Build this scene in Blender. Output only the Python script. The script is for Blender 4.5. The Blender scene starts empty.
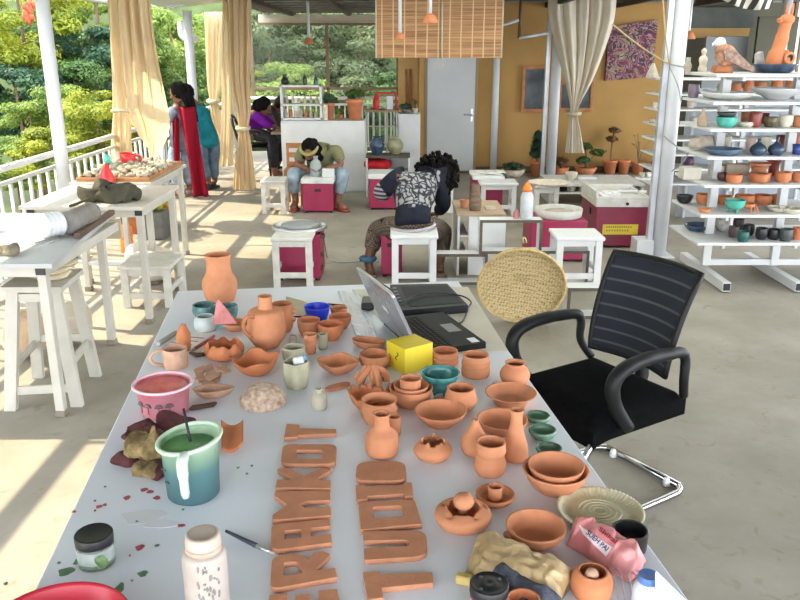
import bpy, bmesh, math, random
from mathutils import Vector, Matrix, noise
R = random.Random(7)
COL = bpy.context.scene.collection
# ---------------------------------------------------------------- camera model (used to place things at real depths)
F = 803.0; TH = math.radians(17.2); CAMH = 1.75
CT, ST = math.cos(TH), math.sin(TH)
def ray(px, py):
    u = (px-400)/F; v = (300-py)/F
    return Vector((u, CT+v*ST, -ST+v*CT))
def G(px, py, z=0.0):                       # point of the view ray on the horizontal plane z
    d = ray(px, py); t = (z-CAMH)/d.z
    return Vector((d.x*t, d.y*t, z))
def D(px, py, Y):                           # point of the view ray at depth Y
    d = ray(px, py); t = Y/d.y
    return Vector((d.x*t, Y, CAMH+d.z*t))
def sc(p):                                  # metres per pixel at a point
    return (p.y*CT-(p.z-CAMH)*ST)/F
TZ = 0.75                                   # work table top
# ---------------------------------------------------------------- mesh builder
def catmull(pts, n=4):
    out = []
    L = len(pts)
    for i in range(L-1):
        p0 = pts[max(i-1,0)]; p1 = pts[i]; p2 = pts[i+1]; p3 = pts[min(i+2,L-1)]
        for k in range(n):
            t = k/n
            out.append(tuple(0.5*((2*b)+(-a+c)*t+(2*a-5*b+4*c-d)*t*t+(-a+3*b-3*c+d)*t**3) for a,b,c,d in zip(p0,p1,p2,p3)))
    out.append(tuple(pts[-1]))
    return out
class MB:
    def __init__(s): s.b = bmesh.new()
    def box(s, x0,y0,z0,x1,y1,z1, bev=0.003):
        m = Matrix.LocRotScale(Vector(((x0+x1)/2,(y0+y1)/2,(z0+z1)/2)), None, Vector((abs(x1-x0),abs(y1-y0),abs(z1-z0))))
        return s._cube(m, min(bev, .3*min(abs(x1-x0),abs(y1-y0),abs(z1-z0))))
    def obox(s, c, ax, ay, az, bev=0.003):   # oriented box, full axis vectors
        ax,ay,az = Vector(ax),Vector(ay),Vector(az)
        m = Matrix.Translation(Vector(c)) @ Matrix((( ax.x,ay.x,az.x,0),(ax.y,ay.y,az.y,0),(ax.z,ay.z,az.z,0),(0,0,0,1)))
        return s._cube(m, min(bev, .3*min(ax.length,ay.length,az.length)))
    def _cube(s, m, bev):
        b2 = bmesh.new()
        r = bmesh.ops.create_cube(b2, size=1, matrix=m)
        if bev > 0: bmesh.ops.bevel(b2, geom=list(b2.edges), offset=bev, segments=1, affect='EDGES', profile=.5)
        bmesh.ops.recalc_face_normals(b2, faces=list(b2.faces))
        s.join(b2); return s
    def join(s, b2):
        mp = {}
        for v in b2.verts: mp[v] = s.b.verts.new(v.co)
        for f in b2.faces:
            try:
                nf = s.b.faces.new([mp[v] for v in f.verts]); nf.smooth = f.smooth; nf.material_index = f.material_index
            except ValueError: pass
        b2.free()
    def tube(s, pts, r, seg=10, closed=False, smooth=0, cap=True):
        pts = [Vector(p) for p in pts]
        if smooth: pts = [Vector(p) for p in catmull([tuple(p) for p in pts], smooth)]
        n = len(pts)
        rs = r if isinstance(r,(list,tuple)) else [r]*n
        if len(rs) != n: rs = [rs[min(len(rs)-1, int(i*(len(rs)-1)/(n-1)+.5))] for i in range(n)]
        rings = []; up = None
        for i,p in enumerate(pts):
            if closed: t = pts[(i+1)%n]-pts[i-1]
            else: t = pts[min(i+1,n-1)]-pts[max(i-1,0)]
            t.normalize()
            if up is None: up = Vector((0,0,1)) if abs(t.z)<.9 else Vector((0,1,0))
            x = up-t*up.dot(t)
            if x.length < 1e-5: x = t.orthogonal()
            x.normalize(); up = x; y = t.cross(x)
            rings.append([s.b.verts.new(p+(x*math.cos(a)+y*math.sin(a))*rs[i]) for a in [2*math.pi*k/seg for k in range(seg)]])
        m = n if closed else n-1
        for i in range(m):
            A,B = rings[i], rings[(i+1)%n]
            for k in range(seg):
                f = s.b.faces.new((A[k],A[(k+1)%seg],B[(k+1)%seg],B[k])); f.smooth = True
        if cap and not closed:
            s.b.faces.new(rings[0][::-1]); s.b.faces.new(rings[-1])
        return s
    def lathe(s, c, prof, seg=40, sx=1, sy=1, rz=0, tilt=None, fn=None):
        c = Vector(c); rot = Matrix.Rotation(rz,3,'Z')
        if tilt: rot = Matrix.Rotation(tilt[1],3,'Y') @ Matrix.Rotation(tilt[0],3,'X') @ rot
        rings = []
        for i,(r,z) in enumerate(prof):
            if r < 1e-5:
                rings.append([s.b.verts.new(c+rot@Vector((0,0,z)))]); continue
            ring = []
            for k in range(seg):
                a = 2*math.pi*k/seg
                v = Vector((r*sx*math.cos(a), r*sy*math.sin(a), z))
                if fn: v = fn(v, a, i)
                ring.append(s.b.verts.new(c+rot@v))
            rings.append(ring)
        for A,B in zip(rings, rings[1:]):
            if len(A)==1 and len(B)==1: continue
            for k in range(seg):
                k2 = (k+1)%seg
                q = (A[0],B[k2],B[k]) if len(A)==1 else ((A[k],A[k2],B[0]) if len(B)==1 else (A[k],A[k2],B[k2],B[k]))
                try:
                    f = s.b.faces.new(q); f.smooth = True
                except ValueError: pass
        return s
    def ball(s, c, r, seg=16, rot=None):
        r = r if isinstance(r,(tuple,list)) else (r,r,r)
        m = Matrix.LocRotScale(Vector(c), rot, Vector(r))
        b2 = bmesh.new(); bmesh.ops.create_uvsphere(b2, u_segments=seg, v_segments=max(6,seg*2//3), radius=1, matrix=m)
        for f in b2.faces: f.smooth = True
        s.join(b2); return s
    def prism(s, pts, z0, z1, top=None):     # vertical prism from an outline of (x,y); top may be another outline
        top = top or pts
        A = [s.b.verts.new((p[0],p[1],z0)) for p in pts]; B = [s.b.verts.new((p[0],p[1],z1)) for p in top]
        n = len(A)
        s.b.faces.new(A[::-1]); s.b.faces.new(B)
        for i in range(n): s.b.faces.new((A[i],A[(i+1)%n],B[(i+1)%n],B[i]))
        return s
    def slab(s, pts, off):                   # solid from a planar 3D outline pushed along off
        A = [s.b.verts.new(Vector(p)) for p in pts]; B = [s.b.verts.new(Vector(p)+Vector(off)) for p in pts]
        n = len(A)
        s.b.faces.new(A[::-1]); s.b.faces.new(B)
        for i in range(n): s.b.faces.new((A[i],A[(i+1)%n],B[(i+1)%n],B[i]))
        return s
    def grid(s, fn, nu, nv, smooth=True, thick=None):
        V = [[s.b.verts.new(fn(i/nu, j/nv)) for j in range(nv+1)] for i in range(nu+1)]
        fs = []
        for i in range(nu):
            for j in range(nv):
                f = s.b.faces.new((V[i][j],V[i+1][j],V[i+1][j+1],V[i][j+1])); f.smooth = smooth; fs.append(f)
        if thick:
            t = Vector(thick)
            W = [[s.b.verts.new(V[i][j].co+t) for j in range(nv+1)] for i in range(nu+1)]
            for i in range(nu):
                for j in range(nv):
                    f = s.b.faces.new((W[i][j],W[i][j+1],W[i+1][j+1],W[i+1][j])); f.smooth = smooth
            for i in range(nu):
                s.b.faces.new((V[i][0],W[i][0],W[i+1][0],V[i+1][0])); s.b.faces.new((V[i][nv],V[i+1][nv],W[i+1][nv],W[i][nv]))
            for j in range(nv):
                s.b.faces.new((V[0][j],V[0][j+1],W[0][j+1],W[0][j])); s.b.faces.new((V[nu][j],W[nu][j],W[nu][j+1],V[nu][j+1]))
        return s
    def jitter(s, amt, scale, seed=0):
        for v in s.b.verts:
            v.co += noise.noise_vector(v.co*scale+Vector((seed,seed*2,0)))*amt
        return s
    def bbox(s):
        c = [v.co for v in s.b.verts]
        return Vector([min(v[i] for v in c) for i in range(3)]), Vector([max(v[i] for v in c) for i in range(3)])
    def mesh(s, name, off):
        for v in s.b.verts: v.co -= off
        bmesh.ops.recalc_face_normals(s.b, faces=list(s.b.faces))
        me = bpy.data.meshes.new(name); s.b.to_mesh(me); s.b.free()
        return me
def tag(o, label=None, cat=None, group=None, kind=None):
    if label: o['label'] = label
    if cat: o['category'] = cat
    if group: o['group'] = group
    if kind: o['kind'] = kind
    return o
def mkobj(name, me, mat, parent=None, loc=None):
    o = bpy.data.objects.new(name, me); COL.objects.link(o)
    if mat is not None:
        for m in (mat if isinstance(mat,(list,tuple)) else [mat]): me.materials.append(m)
    if loc is not None: o.location = loc
    if parent is not None: o.parent = parent
    return o
def one(name, label, cat, mb, mat, group=None, kind=None):
    lo,hi = mb.bbox(); off = Vector(((lo.x+hi.x)/2,(lo.y+hi.y)/2,lo.z))
    return tag(mkobj(name, mb.mesh(name, off), mat, None, off), label, cat, group, kind)
def struct(name, mb, mat, label=None):
    o = mkobj(name, mb.mesh(name, Vector((0,0,0))), mat); o['kind'] = 'structure'
    if label: o['label'] = label
    return o
def wloc(o):
    v = Vector((0,0,0))
    while o: v += o.location; o = o.parent
    return v
def part(name, mb, mat, parent, label=None, kind=None):
    o = mkobj(name, mb.mesh(name, wloc(parent)), mat, parent)
    return tag(o, label, None, None, kind)
def thing(name, label, cat, loc, group=None):
    o = bpy.data.objects.new(name, None); COL.objects.link(o); o.location = loc; o.empty_display_size = .1
    return tag(o, label, cat, group)
# ---------------------------------------------------------------- materials
def srgb(r,g,b):
    f = lambda c: (c/255/12.92) if c/255 <= .04045 else ((c/255+.055)/1.055)**2.4
    return (f(r),f(g),f(b),1)
def newmat(name):
    m = bpy.data.materials.new(name); m.use_nodes = True; nt = m.node_tree
    return m, nt, nt.nodes['Principled BSDF'], nt.nodes['Material Output']
def node(nt, t, **kw):
    n = nt.nodes.new(t)
    for k,v in kw.items():
        if k.startswith('i_'): n.inputs[k[2:].replace('_',' ')].default_value = v
        else: setattr(n,k,v)
    return n
def mul(c, k): return (min(1,c[0]*k),min(1,c[1]*k),min(1,c[2]*k),1)
def ramp(nt, fac, stops):
    r = node(nt,'ShaderNodeValToRGB'); e = r.color_ramp.elements
    while len(e) < len(stops): e.new(.5)
    for el,(p,c) in zip(e, stops): el.position = p; el.color = c
    nt.links.new(fac, r.inputs['Fac']); return r.outputs['Color']
def M(name, col, rough=.6, var=.12, scale=9, bump=0., bscale=60, metal=0., trans=0., spec=.5, col2=None, detail=5, alpha=1):
    m, nt, bs, out = newmat(name)
    tc = node(nt,'ShaderNodeTexCoord')
    n = node(nt,'ShaderNodeTexNoise', i_Scale=scale, i_Detail=detail)
    nt.links.new(tc.outputs['Object'], n.inputs['Vector'])
    c = ramp(nt, n.outputs['Fac'], [(.3, mul(col,1-var)), (.7, col2 or mul(col,1+var))])
    nt.links.new(c, bs.inputs['Base Color'])
    bs.inputs['Roughness'].default_value = rough; bs.inputs['Metallic'].default_value = metal
    bs.inputs['Specular IOR Level'].default_value = spec
    if trans: bs.inputs['Transmission Weight'].default_value = trans
    if bump:
        n2 = node(nt,'ShaderNodeTexNoise', i_Scale=bscale, i_Detail=3)
        nt.links.new(tc.outputs['Object'], n2.inputs['Vector'])
        bp = node(nt,'ShaderNodeBump', i_Strength=bump, i_Distance=.01)
        nt.links.new(n2.outputs['Fac'], bp.inputs['Height']); nt.links.new(bp.outputs['Normal'], bs.inputs['Normal'])
    return m
def cloth_mat(name, col, tr=.4, var=.08):
    m = M(name, col, .9, var, 5, .25, 300, spec=.1)
    nt = m.node_tree; bs = nt.nodes['Principled BSDF']; out = nt.nodes['Material Output']
    t = node(nt,'ShaderNodeBsdfTranslucent'); t.inputs['Color'].default_value = col
    mx = node(nt,'ShaderNodeMixShader'); mx.inputs[0].default_value = tr
    nt.links.new(bs.outputs[0], mx.inputs[1]); nt.links.new(t.outputs[0], mx.inputs[2]); nt.links.new(mx.outputs[0], out.inputs[0])
    return m
def add_trans(m, fac):
    nt = m.node_tree; bs = nt.nodes['Principled BSDF']; out = nt.nodes['Material Output']
    t = node(nt,'ShaderNodeBsdfTranslucent'); l = bs.inputs['Base Color'].links
    if l: nt.links.new(l[0].from_socket, t.inputs['Color'])
    mx = node(nt,'ShaderNodeMixShader'); mx.inputs[0].default_value = fac
    nt.links.new(bs.outputs[0], mx.inputs[1]); nt.links.new(t.outputs[0], mx.inputs[2]); nt.links.new(mx.outputs[0], out.inputs[0])
    return m
terra = M('terracotta', (.58,.245,.125,1), .78, .13, 14, .12, 90, spec=.25)
terra_d = M('terracotta_dark', (.44,.175,.085,1), .8, .15, 14, .15, 90, spec=.25)
terra_o = M('terracotta_orange', (.55,.20,.09,1), .75, .12, 14, .1, 90, spec=.25)
terra_p = M('terracotta_pale', (.54,.33,.23,1), .85, .15, 30, .2, 90, spec=.2)
terra_l = M('terracotta_letter', (.50,.225,.125,1), .8, .12, 22, .2, 120, spec=.25)
clay_grey = M('clay_grey', (.42,.36,.30,1), .9, .2, 20, .3, 60)
clay_pale = M('clay_pale', (.60,.52,.42,1), .9, .2, 20, .3, 60)
speckle = M('speckled_clay', (.50,.30,.20,1), .9, .35, 60, .4, 90, col2=(.72,.58,.46,1))
stone_glaze = M('stoneware_glaze', (.42,.40,.28,1), .45, .2, 12, .1, 50)
cream_glaze = M('cream_glaze', (.62,.58,.46,1), .4, .15, 12, .05, 50)
plate_glaze = M('olive_cream_glaze', (.56,.53,.35,1), .4, .12, 12, .05, 50)
teal_glaze = M('teal_glaze', (.03,.16,.17,1), .2, .5, 18, .05, 50, col2=(.10,.42,.40,1))
bluegreen_glaze = M('blue_green_glaze', (.05,.16,.17,1), .25, .4, 18, .05, 50, col2=(.18,.36,.36,1))
green_glaze = M('green_glaze', (.06,.17,.10,1), .25, .35, 15, .05, 50, col2=(.16,.30,.19,1))
mint_glaze = M('mint_glaze', (.08,.42,.33,1), .3, .15, 15)
blue_glaze = M('blue_glaze', (.018,.04,.09,1), .25, .4, 12, col2=(.05,.09,.15,1))
black_glaze = M('black_glaze', (.018,.018,.020,1), .28, .3, 14)
white_glaze = M('white_glaze', (.72,.72,.70,1), .3, .06, 8)
red_glaze = M('oxblood_glaze', (.25,.05,.035,1), .35, .3, 12)
paint_w = M('white_paint', (.60,.605,.60,1), .55, .05, 6, .04, 40)
paint_old = M('worn_white_paint', (.56,.545,.50,1), .6, .12, 14, .1, 40)
paint_grey = M('grey_board', (.36,.35,.33,1), .6, .1, 10)
steel_w = M('white_metal', (.60,.61,.63,1), .4, .05, 5)
paint_cream = M('cream_white_paint', (.50,.475,.42,1), .55, .08, 8, .04, 40)
alu = M('galvanised_metal', (.55,.57,.60,1), .35, .08, 8, metal=.6)
steel = M('brushed_steel', (.55,.55,.55,1), .3, .1, 12, metal=.9)
chair_p = M('chair_black_plastic', (.007,.007,.0075,1), .5, .2, 20, .05, 200, spec=.3)
chrome = M('chrome', (.50,.50,.51,1), .16, .03, 5, metal=1)
magenta = M('magenta_paint', (.30,.012,.065,1), .45, .12, 6, .03, 40)
maroon = M('maroon_paint', (.20,.012,.04,1), .45, .12, 6)
black_p = M('black_plastic', (.012,.012,.013,1), .45, .2, 20, .05, 200)
black_f = M('black_fabric', (.004,.004,.0045,1), .95, .3, 40, .3, 400, spec=.05)
dark_edge = M('plywood_edge', (.085,.07,.05,1), .8, .2, 30)
wood = M('wood', (.38,.16,.05,1), .6, .25, 12, .1, 30)
wood_d = M('dark_wood', (.10,.055,.03,1), .6, .3, 12, .1, 30)
board = M('brown_board', (.36,.26,.17,1), .75, .15, 10)
bat_m = M('beige_bat', (.48,.40,.27,1), .8, .12, 12)
cream_c = cloth_mat('cream_curtain', (.74,.58,.37,1), .5)
ivory_c = cloth_mat('ivory_curtain', (.74,.68,.55,1), .3)
tan_cloth = M('tan_cloth', (.50,.42,.28,1), .95, .2, 12, .4, 60)
olive_cloth = M('olive_cloth', (.055,.05,.03,1), .95, .3, 12, .4, 60)
plas_white = M('white_plastic', (.70,.71,.73,1), .35, .06, 9)
plas_blue = M('blue_plastic', (.012,.04,.62,1), .35, .1, 9)
plas_red = M('red_plastic', (.65,.03,.03,1), .35, .1, 9)
plas_orange = M('orange_plastic', (.80,.20,.03,1), .35, .1, 9)
yellow_card = M('yellow_card', (.72,.56,.025,1), .6, .06, 9)
wall_y = M('ochre_wall', (.39,.225,.068,1), .85, .08, 2.5, .05, 60)
paper = M('paper', (.72,.70,.66,1), .85, .05, 9)
mat_m = M('beige_sheet', (.66,.61,.50,1), .7, .08, 6, .15, 20)
plasticbag = M('clear_plastic_wrap', (.70,.72,.74,1), .25, .08, 12, .5, 30)
foil_t = M('tan_paper_bag', (.40,.27,.12,1), .42, .22, 9, .5, 40, col2=(.56,.41,.22,1))
foil_p = M('pink_foil', (.55,.14,.14,1), .30, .22, 9, .4, 22, col2=(.74,.32,.32,1))
denim_d = M('dark_denim', (.085,.095,.13,1), .9, .35, 40, .3, 200)
jeans = M('jeans', (.13,.19,.27,1), .9, .3, 14, .3, 200)
jeans_l = M('light_jeans', (.26,.33,.40,1), .9, .3, 14, .3, 200)
skin_m = M('brown_skin', (.20,.085,.045,1), .55, .1, 10)
skin_d = M('dark_skin', (.11,.045,.025,1), .55, .1, 10)
hair_m = M('black_hair', (.009,.0075,.007,1), .95, .5, 40, .5, 60, spec=.08)
# ---------------------------------------------------------------- camera, sun, sky
scn = bpy.context.scene
cd = bpy.data.cameras.new('camera'); cam = bpy.data.objects.new('camera', cd); COL.objects.link(cam)
cam.location = (0,0,CAMH); cam.rotation_euler = (math.pi/2-TH,0,0); cd.sensor_width = 36; cd.lens = 36*F/800; cd.clip_start = .05
scn.camera = cam
scn.view_settings.view_transform = 'Standard'; scn.view_settings.look = 'None'; scn.view_settings.gamma = 1
scn.view_settings.use_curve_mapping = False; scn.view_settings.exposure = 0.15
w = bpy.data.worlds.new('sky'); scn.world = w; w.use_nodes = True
bg = w.node_tree.nodes['Background']; bg.inputs['Color'].default_value = (.90,.95,1,1); bg.inputs['Strength'].default_value = 6.6
sd = bpy.data.lights.new('sun','SUN'); sd.energy = 10.0; sd.angle = math.radians(.5); sd.color = (1,.84,.58)
sun = bpy.data.objects.new('sun', sd); COL.objects.link(sun)
sun.rotation_euler = Vector((.88,-.26,-1)).to_track_quat('-Z','Y').to_euler()
# ---------------------------------------------------------------- setting
def floor_mat():
    m, nt, bs, out = newmat('concrete_floor')
    tc = node(nt,'ShaderNodeTexCoord')
    n = node(nt,'ShaderNodeTexNoise', i_Scale=1.3, i_Detail=9, i_Roughness=.62); nt.links.new(tc.outputs['Object'], n.inputs['Vector'])
    c = ramp(nt, n.outputs['Fac'], [(.3,(.20,.18,.14,1)),(.5,(.265,.24,.195,1)),(.7,(.335,.305,.255,1))])
    v = node(nt,'ShaderNodeTexNoise', i_Scale=9, i_Detail=6, i_Distortion=1.5); nt.links.new(tc.outputs['Object'], v.inputs['Vector'])
    c2 = ramp(nt, v.outputs['Fac'], [(.28,(.55,.5,.45,1)),(.40,(1,1,1,1))])
    mx = node(nt,'ShaderNodeMixRGB', blend_type='MULTIPLY'); mx.inputs[0].default_value = .45
    nt.links.new(c, mx.inputs[1]); nt.links.new(c2, mx.inputs[2]); nt.links.new(mx.outputs[0], bs.inputs['Base Color'])
    bs.inputs['Roughness'].default_value = .7
    bp = node(nt,'ShaderNodeBump', i_Strength=.12, i_Distance=.01); nt.links.new(v.outputs['Fac'], bp.inputs['Height']); nt.links.new(bp.outputs['Normal'], bs.inputs['Normal'])
    return m
struct('floor', MB().box(-3.15,-3.4,-.2, 5.9,14.9,0,0), floor_mat())
roof_m = M('dark_roof_underside', (.035,.025,.018,1), .8, .4, 3)
cm = MB().box(-2.45,-1.6,2.42, 6.0,2.2,2.46,0).box(-2.45,2.2,2.42,-1.3,10.8,2.46,0).box(3.6,2.2,2.42,5.3,10.8,2.46,0).box(-1.3,9.2,2.42,3.6,10.8,2.46,0).box(-2.45,10.8,2.42, 7.5,15.6,2.46,0)
struct('ceiling', cm, roof_m)
m,nt,bs,out=newmat('added_translucent_sheet'); t_=node(nt,'ShaderNodeBsdfTranslucent'); t_.inputs['Color'].default_value=(.52,.53,.51,1); nt.links.new(t_.outputs[0],out.inputs[0])
struct('ceiling_added_light_sheet', MB().box(-1.3,4.6,2.43,3.6,9.2,2.44,0), m)  # unseen sheet added to bring diffuse daylight onto the middle floor
m,nt,bs,out=newmat('added_dull_translucent_sheet'); t_=node(nt,'ShaderNodeBsdfTranslucent'); t_.inputs['Color'].default_value=(.24,.25,.24,1); nt.links.new(t_.outputs[0],out.inputs[0])
struct('ceiling_added_dull_sheet', MB().box(-1.3,2.2,2.43,3.6,4.6,2.44,0), m)  # dimmer unseen sheet, added for overhead light on the near table
bm_ = M('roof_batten', (.06,.04,.03,1), .7, .3, 5)
mb = MB()
for x in (-1.9,-.9,.1,1.1,2.1,3.1,4.1): mb.box(x-.03,-1.2,2.345,x+.03,15.4,2.42,0)
struct('trim_1', mb, bm_)
mb = MB()
for y in [i*.62 for i in range(0,25)]: mb.box(-2.4,y-.02,2.395,5.25,y+.02,2.418,0)
struct('trim_2', mb, M('pale_batten', (.22,.2,.17,1), .7, .3, 5))
mb = MB()                                                   # the eave outside the pole row, white corrugated sheet
mb.slab([(-3.2,-3.0,2.34),(-2.40,-3.0,2.42),(-2.40,12.1,2.42),(-3.2,12.1,2.34)], (0,0,.03))
struct('trim_3', mb, M('white_sheet', (.75,.76,.72,1), .5, .05, 4))
mb = MB()
for i in range(10): mb.box(-3.2,-1+i*1.38,2.325,-2.9,-.97+i*1.38,2.34,0)
mb.box(-3.23,-3.0,2.33,-3.2,12.1,2.38,0)
mb.tube([(-3.6,-3.0,2.36),(-3.6,12.1,2.35)],.05,10)
for i in range(8): mb.box(-3.6,-2+i*2,2.37,-3.2,-1.97+i*2,2.385,0)
struct('trim_4', mb, paint_w)
struct('trim_5', MB().box(-2.5,15.0,2.24,-.2,15.1,2.37), M('cream_beam', (.62,.56,.43,1), .6, .08, 4))
struct('trim_6', MB().box(-2.5,14.95,2.19,-.2,15.0,2.235), M('brown_beam', (.22,.15,.09,1), .6, .15, 4))
# back wall with the door, side recess
x0 = D(424,100,12.2).x
struct('wall_back', MB().box(x0,12.2,0, 4.05,12.32,2.42,0), wall_y)
struct('wall_recess', MB().box(-.03,13.4,0, x0+.3,13.5,2.42,0), M('pale_ochre_wall', (.72,.50,.22,1), .85, .08, 2.5))
struct('wall_left_end', MB().box(x0-.07,12.14,0, x0,13.4,2.42,0), M('ochre_jamb', (.44,.25,.07,1), .7, .1, 3))
dx0, dx1 = D(427,120,12.18).x, D(474,120,12.18).x
d = struct('door_1', MB().box(dx0,12.15,.03, dx1,12.2,2.02,.005), M('grey_white_door', (.53,.55,.55,1), .5, .04, 3), 'white flush door in the ochre wall')
hp = D(472,115,12.1)
part('handle', MB().box(hp.x-.02,12.13,hp.z-.1,hp.x+.02,12.15,hp.z+.09).tube([(hp.x,12.13,hp.z),(hp.x,12.08,hp.z),(hp.x-.12,12.08,hp.z+.01)],.011), steel, d)
fm = MB().box(dx0-.04,12.16,0,dx0,12.24,2.08).box(dx1,12.16,0,dx1+.04,12.24,2.08).box(dx0-.04,12.16,2.02,dx1+.04,12.24,2.08)
part('frame', fm, M('door_frame', (.30,.22,.12,1), .6, .1, 4), d)
struct('baseboard_back', MB().box(dx1+.04,12.17,0,4.05,12.2,.09), M('dark_baseboard', (.10,.07,.04,1), .7, .2, 4))
struct('wall_right', MB().box(4.05,12.2,0,8.5,12.32,2.42,0), M('olive_grey_wall', (.085,.08,.05,1), .85, .15, 3))
mb = MB().box(D(688,8,12.1).x,12.1,D(700,28,12.1).z,D(756,8,12.1).x,12.2,D(700,7,12.1).z)
struct('trim_7', mb, M('dark_lintel', (.055,.06,.05,1), .7, .3, 4))
struct('trim_8', MB().box(D(690,28,12.1).x,12.12,D(700,38,12.1).z,D(753,8,12.1).x,12.2,D(700,28,12.1).z), M('ochre_lintel', (.38,.22,.06,1), .7, .1, 4))
# right hand windows in the end wall
a,b = D(788,75,12.15), D(812,2,12.15)
win = struct('window_1', MB().box(a.x,12.12,a.z-.5,b.x,12.18,b.z+.2), M('window_light', (.62,.70,.52,1), .3, .2, 6), 'pale window at the right end of the back wall')
part('frame', MB().box(a.x-.05,12.1,a.z-.5,a.x,12.19,b.z+.2).box((a.x+b.x)/2-.02,12.1,a.z-.5,(a.x+b.x)/2+.02,12.19,b.z+.2), wood_d, win)
# support poles
def pole(x,y,r,label,m, top=2.41, plate=True):
    t = thing('support_pole', label, 'pole', (x,y,0))
    part('shaft', MB().tube([(x,y,0.005),(x,y,top)], r, 20), m, t)
    if plate: part('base_plate', MB().box(x-.12,y-.12,0,x+.12,y+.12,.012), m, t)
    return t
pole(-2.87,6.86,.055,'thick white round pole at the railing, nearest on the left', steel_w, 2.28)
pole(-2.90,11.6,.062,'white round pole behind the two standing people at the railing', steel_w, 2.28)
pole(-2.87,2.1,.055,'white pole at the railing left of the camera', steel_w, 2.28)
t = pole(2.31,7.0,.068,'thick white pole beside the pottery shelves', steel_w)
part('square_tube', MB().box(2.192,6.96,.005,2.24,7.02,2.41), alu, t)
part('base_block', MB().box(2.09,6.9,.013,2.238,7.1,.16), steel_w, t)
t = pole(2.17,11.6,.07,'white pole in front of the ochre wall beside the tied curtain', steel_w)
part('square_tube', MB().box(2.02,11.6,.005,2.08,11.68,2.41), alu, t)
pole(1.385,12.0,.05,'thin white pole right of the white door', steel_w)
pole(D(786,20,9.9).x,9.9,.05,'white pole at the far right behind the giraffe-like clay figure', steel_w)
# slack cords on the right pole
c1 = [D(663,0,6.85),D(668,60,6.85),D(672,90,6.85),D(684,120,6.85),D(690,150,6.9)]
def cord(label, pts, r, m, name='cord'):
    return one(name, label, 'cord', MB().tube(pts, r, 6, smooth=5), m)
straw = M('straw_rope', (.46,.33,.15,1), .9, .2, 30)
greyc = M('grey_cable', (.33,.33,.32,1), .6, .1, 20)
cord('tan rope stretched down from the painting to the thick white pole', [D(612,24,6.95),D(640,46,6.9),D(668,64,6.88)], .006, straw)
cord('tan rope hanging beside the thick white pole from the ceiling', [D(663,0,6.9),D(665,30,6.9),D(669,64,6.88)], .006, straw)
cord('grey cable wound in a loop around the thick white pole', [D(669,64,6.88),D(684,67,6.86)], .006, greyc)
cord('grey cable running down the front of the thick white pole', [D(669,66,6.9),D(678,86,6.86),D(681,102,6.9)], .005, greyc)
cord('grey cable looping from the thick white pole to the shelves', [D(664,136,6.9),D(676,146,6.86),D(688,151,6.6),D(682,163,6.6),D(672,171,6.8)], .006, greyc)
# balcony railing
def railing(name, label, pts, n_bal, zt, posts):
    (xa,ya),(xb,yb) = pts
    t = thing(name, label, 'railing', (xa,ya,0))
    L = lambda k: (xa+(xb-xa)*k, ya+(yb-ya)*k)
    for z,r,nm in ((zt,.027,'top_rail'),(zt-.11,.019,'rail'),(.1,.019,'rail')):
        part(nm, MB().tube([(xa,ya,z),(xb,yb,z)], r, 8), paint_w, t)
    bars = [L((i+.5)/n_bal) for i in range(n_bal)]
    for x,y in bars: part('baluster', MB().tube([(x,y,.1),(x,y,zt-.11)], .015, 6), paint_w, t)
    for i in range(posts):
        x,y = L(i/(posts-1)); part('post', MB().box(x-.03,y-.03,0.002,x+.03,y+.03,zt-.02), paint_w, t)
    return t
railing('balcony_railing','long white balcony railing along the sunny left side', ((-2.98,1.0),(-2.98,14.8)), 82, .91, 10)
railing('balcony_railing','white railing across the far end of the terrace', ((-2.90,14.8),(.2,14.8)), 30, .95, 4)
# rain pipe under the eave
p = [D(181,22,11.9),D(181,32,11.9),D(184,38,11.9),D(196,39,11.8)]
one('rain_pipe','white bent rain pipe under the eave by the far pole','pipe', MB().tube(p,.045,10,smooth=3), plas_white)
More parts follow.
